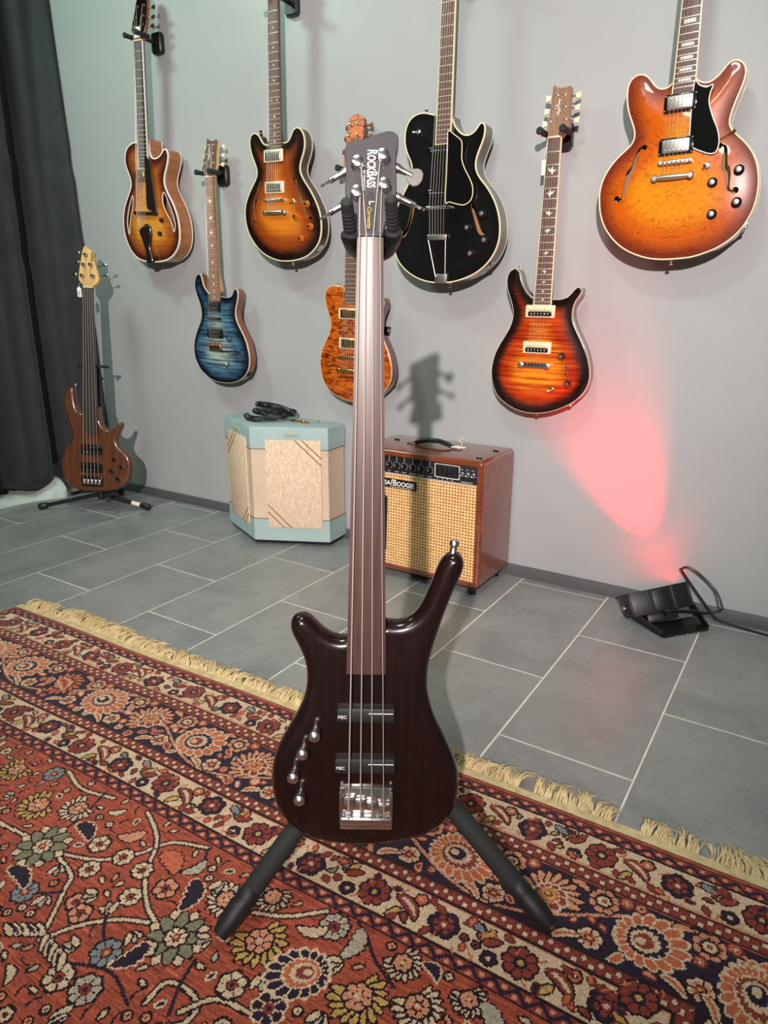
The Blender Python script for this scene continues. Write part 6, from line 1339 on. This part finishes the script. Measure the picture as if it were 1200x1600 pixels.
for xx in xs5: MB().box((xx, -0.010, z_-0.002), (0.012, 0.008, h_*0.5), 0.0015).build('saddle', 'nickel', o)
for p in t['knobs']: knob(R_, p, 'dome', 0.0)
xn5 = spread((lx(z0)+rx(z0))/2, 0.036, 5)
for i in range(5): q_ = ps[(3, 1, 0, 2, 4)[i]]; MB().tube([hp8(q_[0], q_[1], -0.008), (xn5[i], -0.0150, z0+0.001), (xs5[i], -0.0165, z_+0.008), (xs5[i], -0.012, z_-0.012)], 0.00115-0.00012*i, 6).build('string', 'bass_string', R_)
b = t['button'][0]; strap_button(R_, (b[0]/1000, 0.018, b[1]/1000-0.004), (0, 0, 1), 'chrome'); jack_ = t['jack'][0]; MB().lathe((jack_[0]/1000-0.004, 0.02, jack_[1]/1000), (1, 0, 0), [(0.010, 0), (0.010, 0.004), (0.006, 0.006)], 16).build('jack_socket', 'black_plastic', R_)
tp = MW8 @ Vector(hp8(-0.036, -0.022, 0.0)); TG = thing('price_tag', 'white handwritten price tag tied below the corner bass headstock', 'price tag', tp)
rz = Matrix.Rotation(math.radians(28), 3, 'Z'); mbt = MB().box((0, 0, 0), (0.019, 0.001, 0.038), 0.0004, rz).box((0, 0, 0.021), (0.011, 0.001, 0.006), 0.0004, rz); mbt.build('card', 'paper', TG); MB().tube([(0, 0, 0.022), (0.004, 0.001, 0.034), (0.014, 0.004, 0.044)], 0.0006, 5).build('tag_string', 'paper', TG)
mtag = Matrix.Translation(rz @ Vector((0, -0.0009, -0.001))) @ rz.to_4x4() @ Matrix.Rotation(PI/2, 4, 'X') @ Matrix.Rotation(PI/2, 4, 'Z'); text_mesh('written_number', 'N2', 0.013, 'print_black', TG, mtag)

hub = Vector((-2.835, 1.950, 0.075)); S2o = Vector((hub.x, hub.y, 0)); S2 = thing('guitar_stand', 'folding black guitar stand on the tiles under the corner bass', 'guitar stand', S2o)
def s2(p): return Vector(p)-S2o
MB().lathe(s2(hub)-Vector((0, 0, 0.025)), (0, 0, 1), [(0.012, 0), (0.018, 0.005), (0.018, 0.045), (0.012, 0.05)], 16).build('hub', 'powder', S2)
for i, foot in enumerate((Vector((-3.072, 1.779, 0.016)), Vector((-2.628, 2.052, 0.016)), Vector((-2.99, 2.175, 0.016)))):
    n_ = (foot-hub).normalized(); o = MB().cyl(s2(hub), s2(foot), 0.0095, n=14).build('leg', 'powder', S2)
    MB().lathe(s2(foot-n_*0.035), n_, [(0.012, 0), (0.0155, 0.005), (0.0155, 0.036), (0.010, 0.042)], 16).build('rubber_foot', 'rubber', o)
    if i == 1: MB().cyl(s2(foot-n_*0.085), s2(foot-n_*0.045), 0.0101, n=14).build('white_sticker', 'paper', o)
tp8 = MW8 @ Vector((0.004, 0.060, 0.575)); MB().cyl(s2(hub), s2(tp8), 0.0095, n=14).build('pole', 'powder', S2)
for s_ in (-1, 1):
    e = MW8 @ Vector((0.004+s_*0.048, 0.055, 0.572)); f_ = MW8 @ Vector((0.004+s_*0.052, -0.035, 0.572)); MB().tube([s2(tp8), s2(e), s2(f_)], 0.0060, 10).build('yoke_arm', 'foam', S2)
    e = MW8 @ Vector((s_*0.070-0.005, 0.05, 0.0)); g0 = MW8 @ Vector((s_*0.085-0.005, 0.048, -0.012)); g1 = MW8 @ Vector((s_*0.085-0.005, -0.030, -0.012)); o = MB().tube([s2(hub)+Vector((0, 0, 0.02)), s2(g0), s2(g1)], 0.0085, 10).build('body_rest', 'rubber', S2)

# ------------------------------------------------------------------ the two-tone V-front amplifier
A1 = thing('guitar_amplifier', 'pale blue and tan cloth V-fronted vintage amplifier against the wall', 'amplifier', (-1.88, 2.12, 0.0)); A1o = Vector((-1.88, 2.12, 0.0))
zb, zt = 0.022, 0.489; D_, A_, B_, C__, E_ = (np.array(p) for p in ((-2.146, 2.100), (-1.881, 1.972), (-1.602, 2.110), (-1.612, 2.233), (-2.150, 2.233)))
def tolex(name, c1, c2, s=420):
    m, nt, bs = new_mat(name); v = objcoord(nt, (1, 1, 1)); f = noise(nt, v, s, 2, 0.6); g = noise(nt, v, 12, 3)
    L(nt, mixc(nt, 0.25, ramp(nt, f, [(0.3, srgb(*c1)), (0.7, srgb(*c2))]), ramp(nt, g, [(0.3, srgb(*c1)), (0.7, srgb(*c2))])), bs.inputs['Base Color']); bump(nt, bs, f, 0.35, 0.0006); bs.inputs['Roughness'].default_value = 0.6; return m
M['blue_tolex'] = tolex('blue_tolex', (134, 160, 160), (174, 193, 190)); M['tan_tolex'] = tolex('tan_tolex', (190, 164, 138), (222, 200, 176), 300)
m, nt, bs = new_mat('tan_grille_cloth'); v = objcoord(nt, (1, 1, 0.35)); f = noise(nt, v, 380, 2, 0.7); g = noise(nt, v, 130, 2, 0.6)
L(nt, mixc(nt, 0.4, ramp(nt, f, [(0.3, srgb(176, 140, 108)), (0.55, srgb(226, 200, 172)), (0.75, srgb(242, 222, 200))]), ramp(nt, g, [(0.35, srgb(200, 168, 136)), (0.65, srgb(242, 222, 198))])), bs.inputs['Base Color']); bump(nt, bs, f, 0.4, 0.0008); bs.inputs['Roughness'].default_value = 0.8; M['grille_cloth'] = m
M['brown_piping'] = pm('brown_piping', (126, 84, 42), 0.5)
def footprint(off): 
    P = np.array([D_, A_, B_, C__, E_]); return P-poly_normals_sharp(P)*off
def poly_normals_sharp(P):
    n = len(P); out = np.zeros_like(P); ar = 0.5*np.sum(P[:, 0]*np.roll(P[:, 1], -1)-np.roll(P[:, 0], -1)*P[:, 1]); s = 1 if ar > 0 else -1
    for i in range(n):
        a = P[i]-P[i-1]; b = P[(i+1) % n]-P[i]; na = s*np.array([a[1], -a[0]])/np.linalg.norm(a); nb = s*np.array([b[1], -b[0]])/np.linalg.norm(b); q_ = na+nb; q_ /= np.linalg.norm(q_); out[i] = q_/max(0.35, q_@na)
    return out
def vprism(name, levels, mat):
    """levels: (inset, z) rings of the five-sided plan, bottom to top"""
    V = []; n = 5
    for off, z in levels:
        for p in footprint(off): V.append((p[0]-A1o.x, p[1]-A1o.y, z))
    F_ = [(k*n+i, k*n+(i+1) % n, (k+1)*n+(i+1) % n, (k+1)*n+i) for k in range(len(levels)-1) for i in range(n)]+[tuple(range(n)), tuple((len(levels)-1)*n+i for i in range(n))]
    return MB().add(V, F_).build(name, mat, A1, True, 25)
vprism('bottom_band', [(0.006, zb-0.004), (0.0, zb), (0.0, 0.1125), (0.003, 0.1125)], 'blue_tolex')
vprism('cabinet', [(0.0025, 0.111), (0.0025, 0.402)], 'tan_tolex')
vprism('top_band', [(0.003, 0.400), (0.0, 0.400), (0.0, zt-0.010), (0.0025, zt-0.003), (0.010, zt)], 'blue_tolex')
vprism('edge_trim', [(0.0035, 0.3985), (-0.0012, 0.3985), (-0.0012, 0.4005), (0.0035, 0.4005)], 'brown_piping'); vprism('edge_trim', [(0.0035, 0.112), (-0.0012, 0.112), (-0.0012, 0.114), (0.0035, 0.114)], 'brown_piping')
vprism('base_edge', [(0.004, zb-0.010), (0.002, zb-0.003)], 'matt_black')
for p in footprint(0.05): MB().lathe((p[0]-A1o.x, p[1]-A1o.y, 0.0), (0, 0, 1), [(0.010, 0), (0.012, 0.012)], 14).build('rubber_foot', 'rubber', A1)
def face_mat(a, b):
    d = (b-a)/np.linalg.norm(b-a); n = np.array([d[1], -d[0]]); 
    if n[1] > 0: n = -n
    X = Vector((d[0], d[1], 0)); Z_ = Vector((n[0], n[1], 0)); Y = Vector((0, 0, 1))
    return Matrix(((X.x, Y.x, Z_.x, a[0]-A1o.x), (X.y, Y.y, Z_.y, a[1]-A1o.y), (X.z, Y.z, Z_.z, 0), (0, 0, 0, 1)))
LF = np.linalg.norm(D_-A_)
for fm_, x0_, x1_, strokes, lg in ((face_mat(A_, B_), 0.061, 0.283, (((0.180, 0.437), (0.283, 0.338)), ((0.208, 0.437), (0.283, 0.367)), ((0.061, 0.174), (0.157, 0.078)), ((0.061, 0.144), (0.128, 0.078))), 0.165), (face_mat(D_, A_), LF-0.247, LF-0.045, (((LF-0.174, 0.437), (LF-0.247, 0.370)), ((LF-0.143, 0.437), (LF-0.247, 0.342)), ((LF-0.045, 0.149), (LF-0.112, 0.078)), ((LF-0.045, 0.122), (LF-0.085, 0.078))), LF-0.145)):
    def put(mb, m4=fm_): return mb.move(lambda v: m4 @ v)
    o = put(MB().box(((x0_+x1_)/2, 0.2575, 0.001), (x1_-x0_, 0.359, 0.006), 0.002)).build('grille_panel', 'grille_cloth', A1)
    for a, b in strokes: put(MB().cyl((a[0], a[1], 0.0042), (b[0], b[1], 0.0042), 0.0019, n=8)).build('piping', 'brown_piping', o)
    o = put(MB().box((lg, 0.457, 0.001), (0.060, 0.012, 0.003), 0.001)).build('name_plate', 'blue_tolex', A1)
    text_mesh('name_script', 'Gibson', 0.0185, 'print_gold', o, fm_ @ Matrix.Translation((lg, 0.458, 0.0030)), shear=0.25)
# coiled cable with its plug, brass adapters and a loose peg on top
CB = thing('coiled_cable', 'black coiled guitar cable heaped on the pale blue amplifier', 'cable', (-1.92, 2.13, zt)); CBo = Vector((-1.92, 2.13, zt))
loop = [(-2.000, 2.085, 0.016), (-1.960, 2.058, 0.014), (-1.905, 2.050, 0.014), (-1.860, 2.085, 0.016), (-1.835, 2.130, 0.020), (-1.860, 2.165, 0.026), (-1.910, 2.160, 0.036), (-1.965, 2.150, 0.048), (-1.985, 2.140, 0.056), (-1.960, 2.130, 0.060), (-1.900, 2.130, 0.060), (-1.845, 2.140, 0.054), (-1.815, 2.155, 0.040), (-1.822, 2.175, 0.024), (-1.870, 2.185, 0.018), (-1.930, 2.165, 0.022), (-1.975, 2.120, 0.034), (-1.950, 2.095, 0.036), (-1.900, 2.090, 0.034), (-1.870, 2.105, 0.026)]
lp = np.array(loop); tt = np.linspace(0, 1, len(lp)); NCO = 1700; cen = np.c_[spline(lp[:, :2], NCO), np.interp(np.linspace(0, 1, NCO), tt, lp[:, 2])]
for _ in range(100): cen[1:-1, 2] = 0.25*cen[:-2, 2]+0.5*cen[1:-1, 2]+0.25*cen[2:, 2]
pts = []; ln_ = 0.0
for i in range(NCO):
    tg = cen[min(i+1, NCO-1)]-cen[max(i-1, 0)]; tg = tg/np.linalg.norm(tg); a = np.cross(tg, (0, 0, 1)); a /= np.linalg.norm(a); b = np.cross(a, tg); th = i*2*PI/14.0
    q_ = cen[i]+0.0102*(a*math.cos(th)+b*math.sin(th)); pts.append((q_[0]-CBo.x, q_[1]-CBo.y, max(0.003, q_[2])))
MB().tube(pts, 0.0019, 5).build('coil', 'rubber', CB)
mbp = MB().lathe((0.050, -0.020, 0.007), (1, 0.78, 0), [(0.005, 0), (0.0062, 0.006), (0.0062, 0.030), (0.0045, 0.034), (0.0032, 0.036), (0.0032, 0.058), (0.0018, 0.062)], 14).build('jack_plug', 'chrome', CB)
def loose(name, label, cat, p, prof, mat, ang):
    o = MB().lathe((0, 0, max(r for r, h in prof)), (math.cos(ang), math.sin(ang), 0), prof, 14).build(name, mat); o.location = p; return tag(o, label, cat)
loose('plug_adapter', 'brass plug adapter lying next to the coiled cable plug', 'adapter', (-1.803, 2.135, zt), [(0.0058, 0), (0.0062, 0.003), (0.0062, 0.030), (0.004, 0.033), (0.0026, 0.034), (0.0026, 0.040)], 'gold', 0.05)
loose('plug_adapter', 'brass plug adapter nearer the right corner of the blue amplifier top', 'adapter', (-1.758, 2.137, zt), [(0.0045, 0), (0.0058, 0.003), (0.0058, 0.026), (0.003, 0.030), (0.003, 0.040), (0.0012, 0.044)], 'gold', 0.05)
loose('brass_peg', 'tiny brass peg lying alone on the blue amplifier top', 'peg', (-1.718, 2.190, zt), [(0.0028, 0), (0.0032, 0.002), (0.0032, 0.008), (0.002, 0.010)], 'gold', 0.8)

# ------------------------------------------------------------------ the wooden combo amplifier with a cane grille
A2 = thing('guitar_amplifier', 'glossy hardwood combo amplifier with woven cane grille behind the front bass', 'amplifier', (-1.13, 2.10, 0)); A2o = Vector((-1.13, 2.10, 0)); a2 = lambda x, y, z: Vector((x, y, z))-A2o
XA, XB, YF, YBk, ZA, ZB = -1.376, -0.884, 1.974, 2.226, 0.031, 0.470
M['bubinga'] = wood('bubinga', (100, 47, 28), (136, 70, 44), 0.2, (9, 30, 40), 1.0, 0.05); M['bubinga_side'] = wood('bubinga_side', (98, 48, 38), (128, 66, 54), 0.22, (30, 50, 7), 1.0, 0.06)
th = 0.020
def rrect(x0, x1, z0, z1, r, n=6):
    P = []
    for cx, cz, a0 in ((x1-r, z0+r, -PI/2), (x1-r, z1-r, 0), (x0+r, z1-r, PI/2), (x0+r, z0+r, PI)):
        P += [(cx+r*math.cos(a0+k*PI/2/n), cz+r*math.sin(a0+k*PI/2/n)) for k in range(n+1)]
    return P
V = []; F_ = []; loops = [(rrect(XA, XB, ZA, ZB, 0.017), YBk), (rrect(XA, XB, ZA, ZB, 0.017), YF+0.012), (rrect(XA+0.0015, XB-0.0015, ZA+0.0015, ZB-0.0015, 0.016), YF+0.005), (rrect(XA+0.005, XB-0.005, ZA+0.005, ZB-0.005, 0.013), YF+0.0012), (rrect(XA+0.010, XB-0.010, ZA+0.010, ZB-0.010, 0.009), YF), (rrect(XA+th, XB-th, ZA+th, ZB-th, 0.002), YF), (rrect(XA+th, XB-th, ZA+th, ZB-th, 0.002), YBk)]
nl = len(loops[0][0])
for P_, y in loops: V += [a2(p[0], y, p[1]) for p in P_]
for k in range(len(loops)): k2 = (k+1) % len(loops); F_ += [(k*nl+i, k*nl+(i+1) % nl, k2*nl+(i+1) % nl, k2*nl+i) for i in range(nl)]
MB().add(V, F_).build('cabinet', 'bubinga', A2, True, 40)
MB().box(a2((XA+XB)/2, YBk-0.008, (ZA+ZB)/2), (XB-XA-2*th, 0.012, ZB-ZA-2*th)).build('back_board', 'matt_black', A2)
pz0, pz1, px0, px1 = 0.384, 0.4505, XA+th, XB-th; yp = YF+0.010
M['panel_black'] = pm('panel_black', (30, 30, 32), 0.4)
o = MB().box(a2((px0+px1)/2, yp+0.004, (pz0+pz1)/2), (px1-px0, 0.008, pz1-pz0), 0.001).build('control_panel', 'panel_black', A2)
fmA = lambda x, z, y=yp-0.0006: Matrix.Translation(a2(x, y, z)) @ Matrix.Rotation(PI/2, 4, 'X')
for z in (pz0+0.002, pz1-0.002): MB().box(a2((px0+px1)/2, yp-0.0003, z), (px1-px0, 0.0012, 0.0018)).build('panel_line', 'print_white', o)
names = ['VOLUME 1', 'TREBLE', 'BASS', 'MIDDLE', 'MASTER 1', 'LEAD DRIVE', 'LEAD MASTER']
for k, x in enumerate((-1.309, -1.276, -1.2425, -1.2125, -1.182, -1.149, -1.116, -1.083)):
    kb_ = MB().lathe(a2(x, yp, 0.4155), (0, -1, 0), [(0.0088, 0), (0.0088, 0.003), (0.0068, 0.006), (0.0062, 0.015), (0.005, 0.016)], 20).build('knob', 'black_plastic', o)
    MB().box(a2(x+0.001, yp-0.0163, 0.4180), (0.0012, 0.0008, 0.006)).build('pointer', 'print_white', kb_)
    mbd = MB()
    for j in range(11):
        an = math.radians(-60+j*30-150+60); an = math.radians(230-j*28); mbd.box(a2(x+0.0125*math.cos(an), yp-0.0004, 0.4155+0.0125*math.sin(an)), (0.0016, 0.0008, 0.0016))
    mbd.build('dial_marks', 'print_white', o)['kind'] = 'stuff'
    MB().box(a2(x, yp-0.0004, 0.4395), (0.0010, 0.0008, 0.016)).build('panel_tick', 'print_white', o)
    text_mesh('dial_name', names[k % 7], 0.0042, 'print_white', o, fmA(x, 0.3935))
ex0, ex1, ez0, ez1 = -1.062, -0.973, 0.398, 0.442; P2 = spline([(ex0+0.004, ez0), (ex1-0.004, ez0), (ex1, ez0+0.004), (ex1, ez1-0.004), (ex1-0.004, ez1), (ex0+0.004, ez1), (ex0, ez1-0.004), (ex0, ez0+0.004)], 60, True)
MB().tube([a2(p[0], yp-0.0008, p[1]) for p in P2], 0.0014, 6, closed=True).build('equaliser_frame', 'print_white', o)
for k in range(5):
    x = ex0+0.010+k*(ex1-ex0-0.020)/4; s_ = MB().box(a2(x, yp-0.0004, (ez0+ez1)/2), (0.0024, 0.001, ez1-ez0-0.012)).build('slider_slot', 'black_gloss', o); MB().box(a2(x, yp-0.005, (ez0+ez1)/2+0.006*math.sin(k*2.1)), (0.0085, 0.009, 0.008), 0.0015).build('slider_cap', 'black_plastic', s_)
for k in range(4): text_mesh('slider_name', ('80', '240', '750', '2200', '6600')[k], 0.004, 'print_white', o, fmA(ex0+0.010+k*0.018, 0.3925))
for x in (-0.964, -0.944, -0.924):
    j_ = MB().lathe(a2(x, yp, 0.418), (0, -1, 0), [(0.0085, 0), (0.0085, 0.003), (0.0066, 0.004), (0.0066, 0.008), (0.0040, 0.0085), (0.0036, 0.003)], 18).build('input_jack', 'chrome', o); text_mesh('jack_name', 'INPUT', 0.0036, 'print_white', o, fmA(x, 0.4335))
MB().sphere(a2(-0.9105, yp-0.003, 0.417), 0.0042, 12).build('pilot_lamp', pm('blue_jewel', (40, 60, 170), 0.1, coat=0.8), o); text_mesh('panel_script', 'Mesa/Boogie Mark III', 0.0055, 'print_white', o, fmA(-0.945, 0.3925), sx=0.9)
# cane webbing: a real sheet with a hole in every cell, over black speaker cloth
gx0, gx1, gz0, gz1 = XA+th-0.001, XB-th+0.001, ZA+th-0.006, 0.3835; yg = YF+0.009; cell = 0.0108; nx, nz = int((gx1-gx0)/cell), int((gz1-gz0)/cell); V = []; F_ = []; hw = cell/2
for i in range(nx):
    for j in range(nz):
        cx, cz = gx0+(i+0.5)*(gx1-gx0)/nx, gz0+(j+0.5)*(gz1-gz0)/nz; cw, ch_ = (gx1-gx0)/nx/2, (gz1-gz0)/nz/2; k = len(V)
        oct_ = [(math.cos(PI/8+q_*PI/4)*0.0026, math.sin(PI/8+q_*PI/4)*0.0026) for q_ in range(8)]
        sqp = [(cw, ch_*0.42), (cw*0.42, ch_), (-cw*0.42, ch_), (-cw, ch_*0.42), (-cw, -ch_*0.42), (-cw*0.42, -ch_), (cw*0.42, -ch_), (cw, -ch_*0.42)]
        V += [a2(cx+p[0], yg-0.0008, cz+p[1]) for p in oct_]+[a2(cx+p[0], yg, cz+p[1]) for p in sqp]+[a2(cx+sx*cw, yg+0.0002, cz+sz*ch_) for sx, sz in ((1, 1), (-1, 1), (-1, -1), (1, -1))]
        F_ += [(k+q_, k+8+q_, k+8+(q_+1) % 8, k+(q_+1) % 8) for q_ in range(8)]+[(k+8, k+16, k+9), (k+10, k+17, k+11), (k+12, k+18, k+13), (k+14, k+19, k+15)]
m, nt, bs = new_mat('cane'); f = noise(nt, objcoord(nt, (1, 1, 1)), 90, 3); L(nt, ramp(nt, f, [(0.3, srgb(216, 164, 106)), (0.7, srgb(240, 194, 134))]), bs.inputs['Base Color']); bs.inputs['Roughness'].default_value = 0.45; M['cane'] = m
cg = link('cane_grille', raw_mesh('cane_grille', V, F_, 'cane', 10), A2)
MB().box(a2((gx0+gx1)/2, yg+0.006, (gz0+gz1)/2), (gx1-gx0, 0.006, gz1-gz0)).build('speaker_cloth', pm('speaker_cloth', (36, 18, 10), 0.9), A2)
o = MB().box(a2(-1.232, yg-0.004, 0.3530), (0.202, 0.006, 0.030), 0.001).build('name_plate', 'black_plastic', A2); caps_text('name_lettering', 'Mesa/Boogie', 0.0300, 'print_white', o, fmA(-1.1375, 0.3545, yg-0.0073), align='RIGHT', off=0.0005, sx=1.0, sc=0.74)
MB().box(a2(-1.190, yg-0.0072, 0.3405), (0.085, 0.0006, 0.0012)).build('name_underline', 'print_white', o)
# handle, string tied to it, corner bumpers, feet
hy = 2.100; o = MB().tube([a2(-1.212, hy, ZB+0.004), a2(-1.19, hy, ZB+0.012), a2(-1.155, hy, ZB+0.021), a2(-1.11, hy, ZB+0.022), a2(-1.075, hy, ZB+0.014), a2(-1.050, hy, ZB+0.004)], [0.006, 0.0085, 0.0085, 0.0085, 0.0085, 0.006], 10).build('handle', 'black_plastic', A2)
for x in (-1.220, -1.044): MB().box(a2(x, hy, ZB+0.004), (0.034, 0.020, 0.007), 0.002).build('handle_bracket', 'nickel', o)
WS = thing('string_loop', 'white string knotted round the handle of the wooden amplifier', 'string', (-1.03, 2.10, ZB)); q = random.Random(8); pts = [(0.0, 0.0, 0.012)]
for k in range(26): pts.append((-0.008+0.022*math.sin(k*1.9)+q.uniform(-0.008, 0.014), 0.016*math.cos(k*2.3)-0.004, 0.004+0.009*abs(math.sin(k*1.1))))
pts.append((0.004, -0.004, 0.034)); pts.append((0.012, 0.002, 0.044)); pn = np.array(pts); MB().tube(np.c_[spline(pn[:, :2], 160), np.interp(np.linspace(0, 1, 160), np.linspace(0, 1, len(pn)), pn[:, 2])], 0.0009, 5).build('cord', 'paper', WS)
for x, y in ((-0.918, 2.146), (-0.916, 2.010), (-1.304, 2.135), (-1.30, 2.010)):
    o = MB().box(a2(x, y, ZB+0.001), (0.020, 0.007, 0.003), 0.001).build('bolt_plate', 'matt_black', A2)
    for s_ in (-1, 1): MB().lathe(a2(x+s_*0.006, y, ZB+0.002), (0, 0, 1), [(0.0045, 0), (0.0045, 0.002), (0.003, 0.003)], 12).build('bolt', 'black_plastic', o)
for x in (XA+0.04, XB-0.035):
    for y in (YF+0.03, YBk-0.03): MB().lathe(a2(x, y, 0.0), (0, 0, 1), [(0.013, 0), (0.015, 0.004), (0.013, 0.032)], 16).build('rubber_foot', 'rubber', A2)

# ------------------------------------------------------------------ red floodlight on the floor
a_ = Vector((-0.42, 0.28, 0.86)).normalized(); w__ = Vector((0.79, 0.585, 0.195)); w__ = (w__-a_*w__.dot(a_)).normalized(); t_ = a_.cross(w__)
if t_.y < 0: t_ = -t_
FW, FD, FT = 0.190, 0.074, 0.098; rim_mid = Vector((-0.347, 2.112, 0.117)); cen_ = rim_mid+t_*(FT/2)-a_*(FD/2)
FL = thing('floodlight', 'black LED floodlight on a bracket throwing red light up the wall', 'lamp', (cen_.x, cen_.y, 0)); FLo = Vector((cen_.x, cen_.y, 0)); fl = lambda p: Vector(p)-FLo
R3 = Matrix((w__, t_, a_)).transposed()
mb = MB()
# open-fronted housing: four walls and a back
for s_ in (-1, 1):
    mb.box(fl(cen_+w__*(s_*(FW/2-0.003))), (0.006, FT, FD), 0.001, R3); mb.box(fl(cen_+t_*(s_*(FT/2-0.003))), (FW-0.010, 0.006, FD), 0.001, R3)
mb.box(fl(cen_-a_*(FD/2-0.012)), (FW-0.008, FT-0.008, 0.022), 0.001, R3)
hs_ = mb.build('housing', 'powder', FL)
for k in (-0.035, 0.040): MB().box(fl(cen_-t_*(FT/2+0.001)+w__*k), (0.010, 0.006, FD*0.96), 0.002, R3).build('cooling_fin', 'matt_black', hs_)
MB().box(fl(cen_-t_*(FT/2+0.001)+w__*0.003), (0.050, 0.004, FD*0.86), 0.0018, R3).build('rear_cover', 'powder', hs_)
MB().box(fl(cen_-a_*(FD/2+0.014)-t_*0.004), (FW*0.5, FT*0.55, 0.028), 0.004, R3).build('driver_box', 'powder', hs_)
m, nt, bs = new_mat('red_led'); bs.inputs['Base Color'].default_value = (0.6, 0.02, 0.02, 1); bs.inputs['Emission Color'].default_value = (1.0, 0.03, 0.04, 1); bs.inputs['Emission Strength'].default_value = 6.0
MB().box(fl(cen_+a_*(FD/2-0.022)), (FW-0.014, FT-0.014, 0.003), 0, R3).build('led_panel', m, hs_)
p0 = cen_+a_*(FD/2+0.012)
p0 = cen_+a_*(FD/2-0.004)-t_*0.025
lamp('floodlight_beam', 'SPOT', p0, p0+Vector((-0.43, 0.20, 0.88)), 85, (1.0, 0.006, 0.014), spot_size=math.radians(50), spot_blend=1.0, shadow_soft_size=0.02)
lamp('floodlight_spill', 'SPOT', p0, p0+Vector((-0.30, 0.30, 0.88)), 1.6, (1.0, 0.006, 0.014), spot_size=math.radians(120), spot_blend=1.0, shadow_soft_size=0.03)
# bracket: arms from the housing ends down to a flat foot plate on the floor
fL0, fR0, fL1, fR1 = Vector((-0.296, 2.012, 0.006)), Vector((-0.192, 2.140, 0.006)), Vector((-0.352, 2.075, 0.006)), Vector((-0.248, 2.200, 0.006))
V = []
for p in (fL0, fR0, fR1, fL1): V += [fl(p)+Vector((0, 0, -0.004)), fl(p)+Vector((0, 0, 0.004))]
br_ = MB().add(V, [(0, 2, 4, 6), (1, 7, 5, 3), (0, 1, 3, 2), (2, 3, 5, 4), (4, 5, 7, 6), (6, 7, 1, 0)]).build('bracket', 'powder', FL)
for s_, f0 in ((-1, fL0), (1, fR0)):
    e = cen_+w__*(s_*(FW/2+0.004))-a_*0.005; d = e-f0; sd = Vector((0.5, -0.62, 0)).normalized()*0.014; V = []
    up = d.cross(w__).normalized()*0.012
    for p, k in ((f0+Vector((-0.004, 0.004, 0.002)), 1.2), (e, 1.0)):
        for x_ in (-0.0025, 0.0025):
            for y_ in (-1, 1): V.append(fl(p+w__*x_+up*(y_*k)))
    MB().add(V, [(0, 1, 5, 4), (2, 6, 7, 3), (0, 4, 6, 2), (1, 3, 7, 5), (4, 5, 7, 6), (0, 2, 3, 1)]).build('bracket_arm', 'powder', br_)
    MB().lathe(fl(e), w__*s_, [(0.008, 0), (0.008, 0.005), (0.005, 0.008)], 12).build('pivot_bolt', 'nickel', br_)
for k in range(3):
    p = fL0.lerp(fR0, 0.25+0.25*k)+Vector((0.004, -0.003, 0.0)); MB().lathe(fl(p)+Vector((0, 0, -0.002)), (0.62, -0.78, 0.1), [(0.003, 0), (0.003, 0.003), (0.002, 0.004)], 10).build('bracket_screw', 'nickel', br_)
cp = [cen_-a_*0.05-t_*0.045, Vector((-0.300, 2.060, 0.075)), Vector((-0.235, 2.130, 0.060)), Vector((-0.190, 2.170, 0.045)), Vector((-0.165, 2.170, 0.060)), Vector((-0.200, 2.205, 0.110)), Vector((-0.270, 2.205, 0.165)), Vector((-0.300, 2.205, 0.172)), Vector((-0.285, 2.215, 0.140)), Vector((-0.215, 2.210, 0.060)), Vector((-0.170, 2.205, 0.012)), Vector((-0.113, 2.205, 0.006)), Vector((-0.036, 2.192, 0.006)), Vector((0.10, 2.185, 0.006)), Vector((0.45, 2.19, 0.006)), Vector((0.9, 2.20, 0.006))]
cpn = np.array([list(p) for p in cp]); n_ = 200; xy = spline(cpn[:, :2], n_); sq = np.r_[0, np.cumsum(np.linalg.norm(np.diff(cpn[:, :2], axis=0), axis=1))]; q3 = np.linspace(0, sq[-1], n_); zz = np.interp(q3, sq, cpn[:, 2])
for _ in range(4): zz[1:-1] = 0.25*zz[:-2]+0.5*zz[1:-1]+0.25*zz[2:]
MB().tube([fl((x, y, z)) for (x, y), z in zip(xy, zz)], 0.0036, 8).build('power_cord', 'rubber', FL)
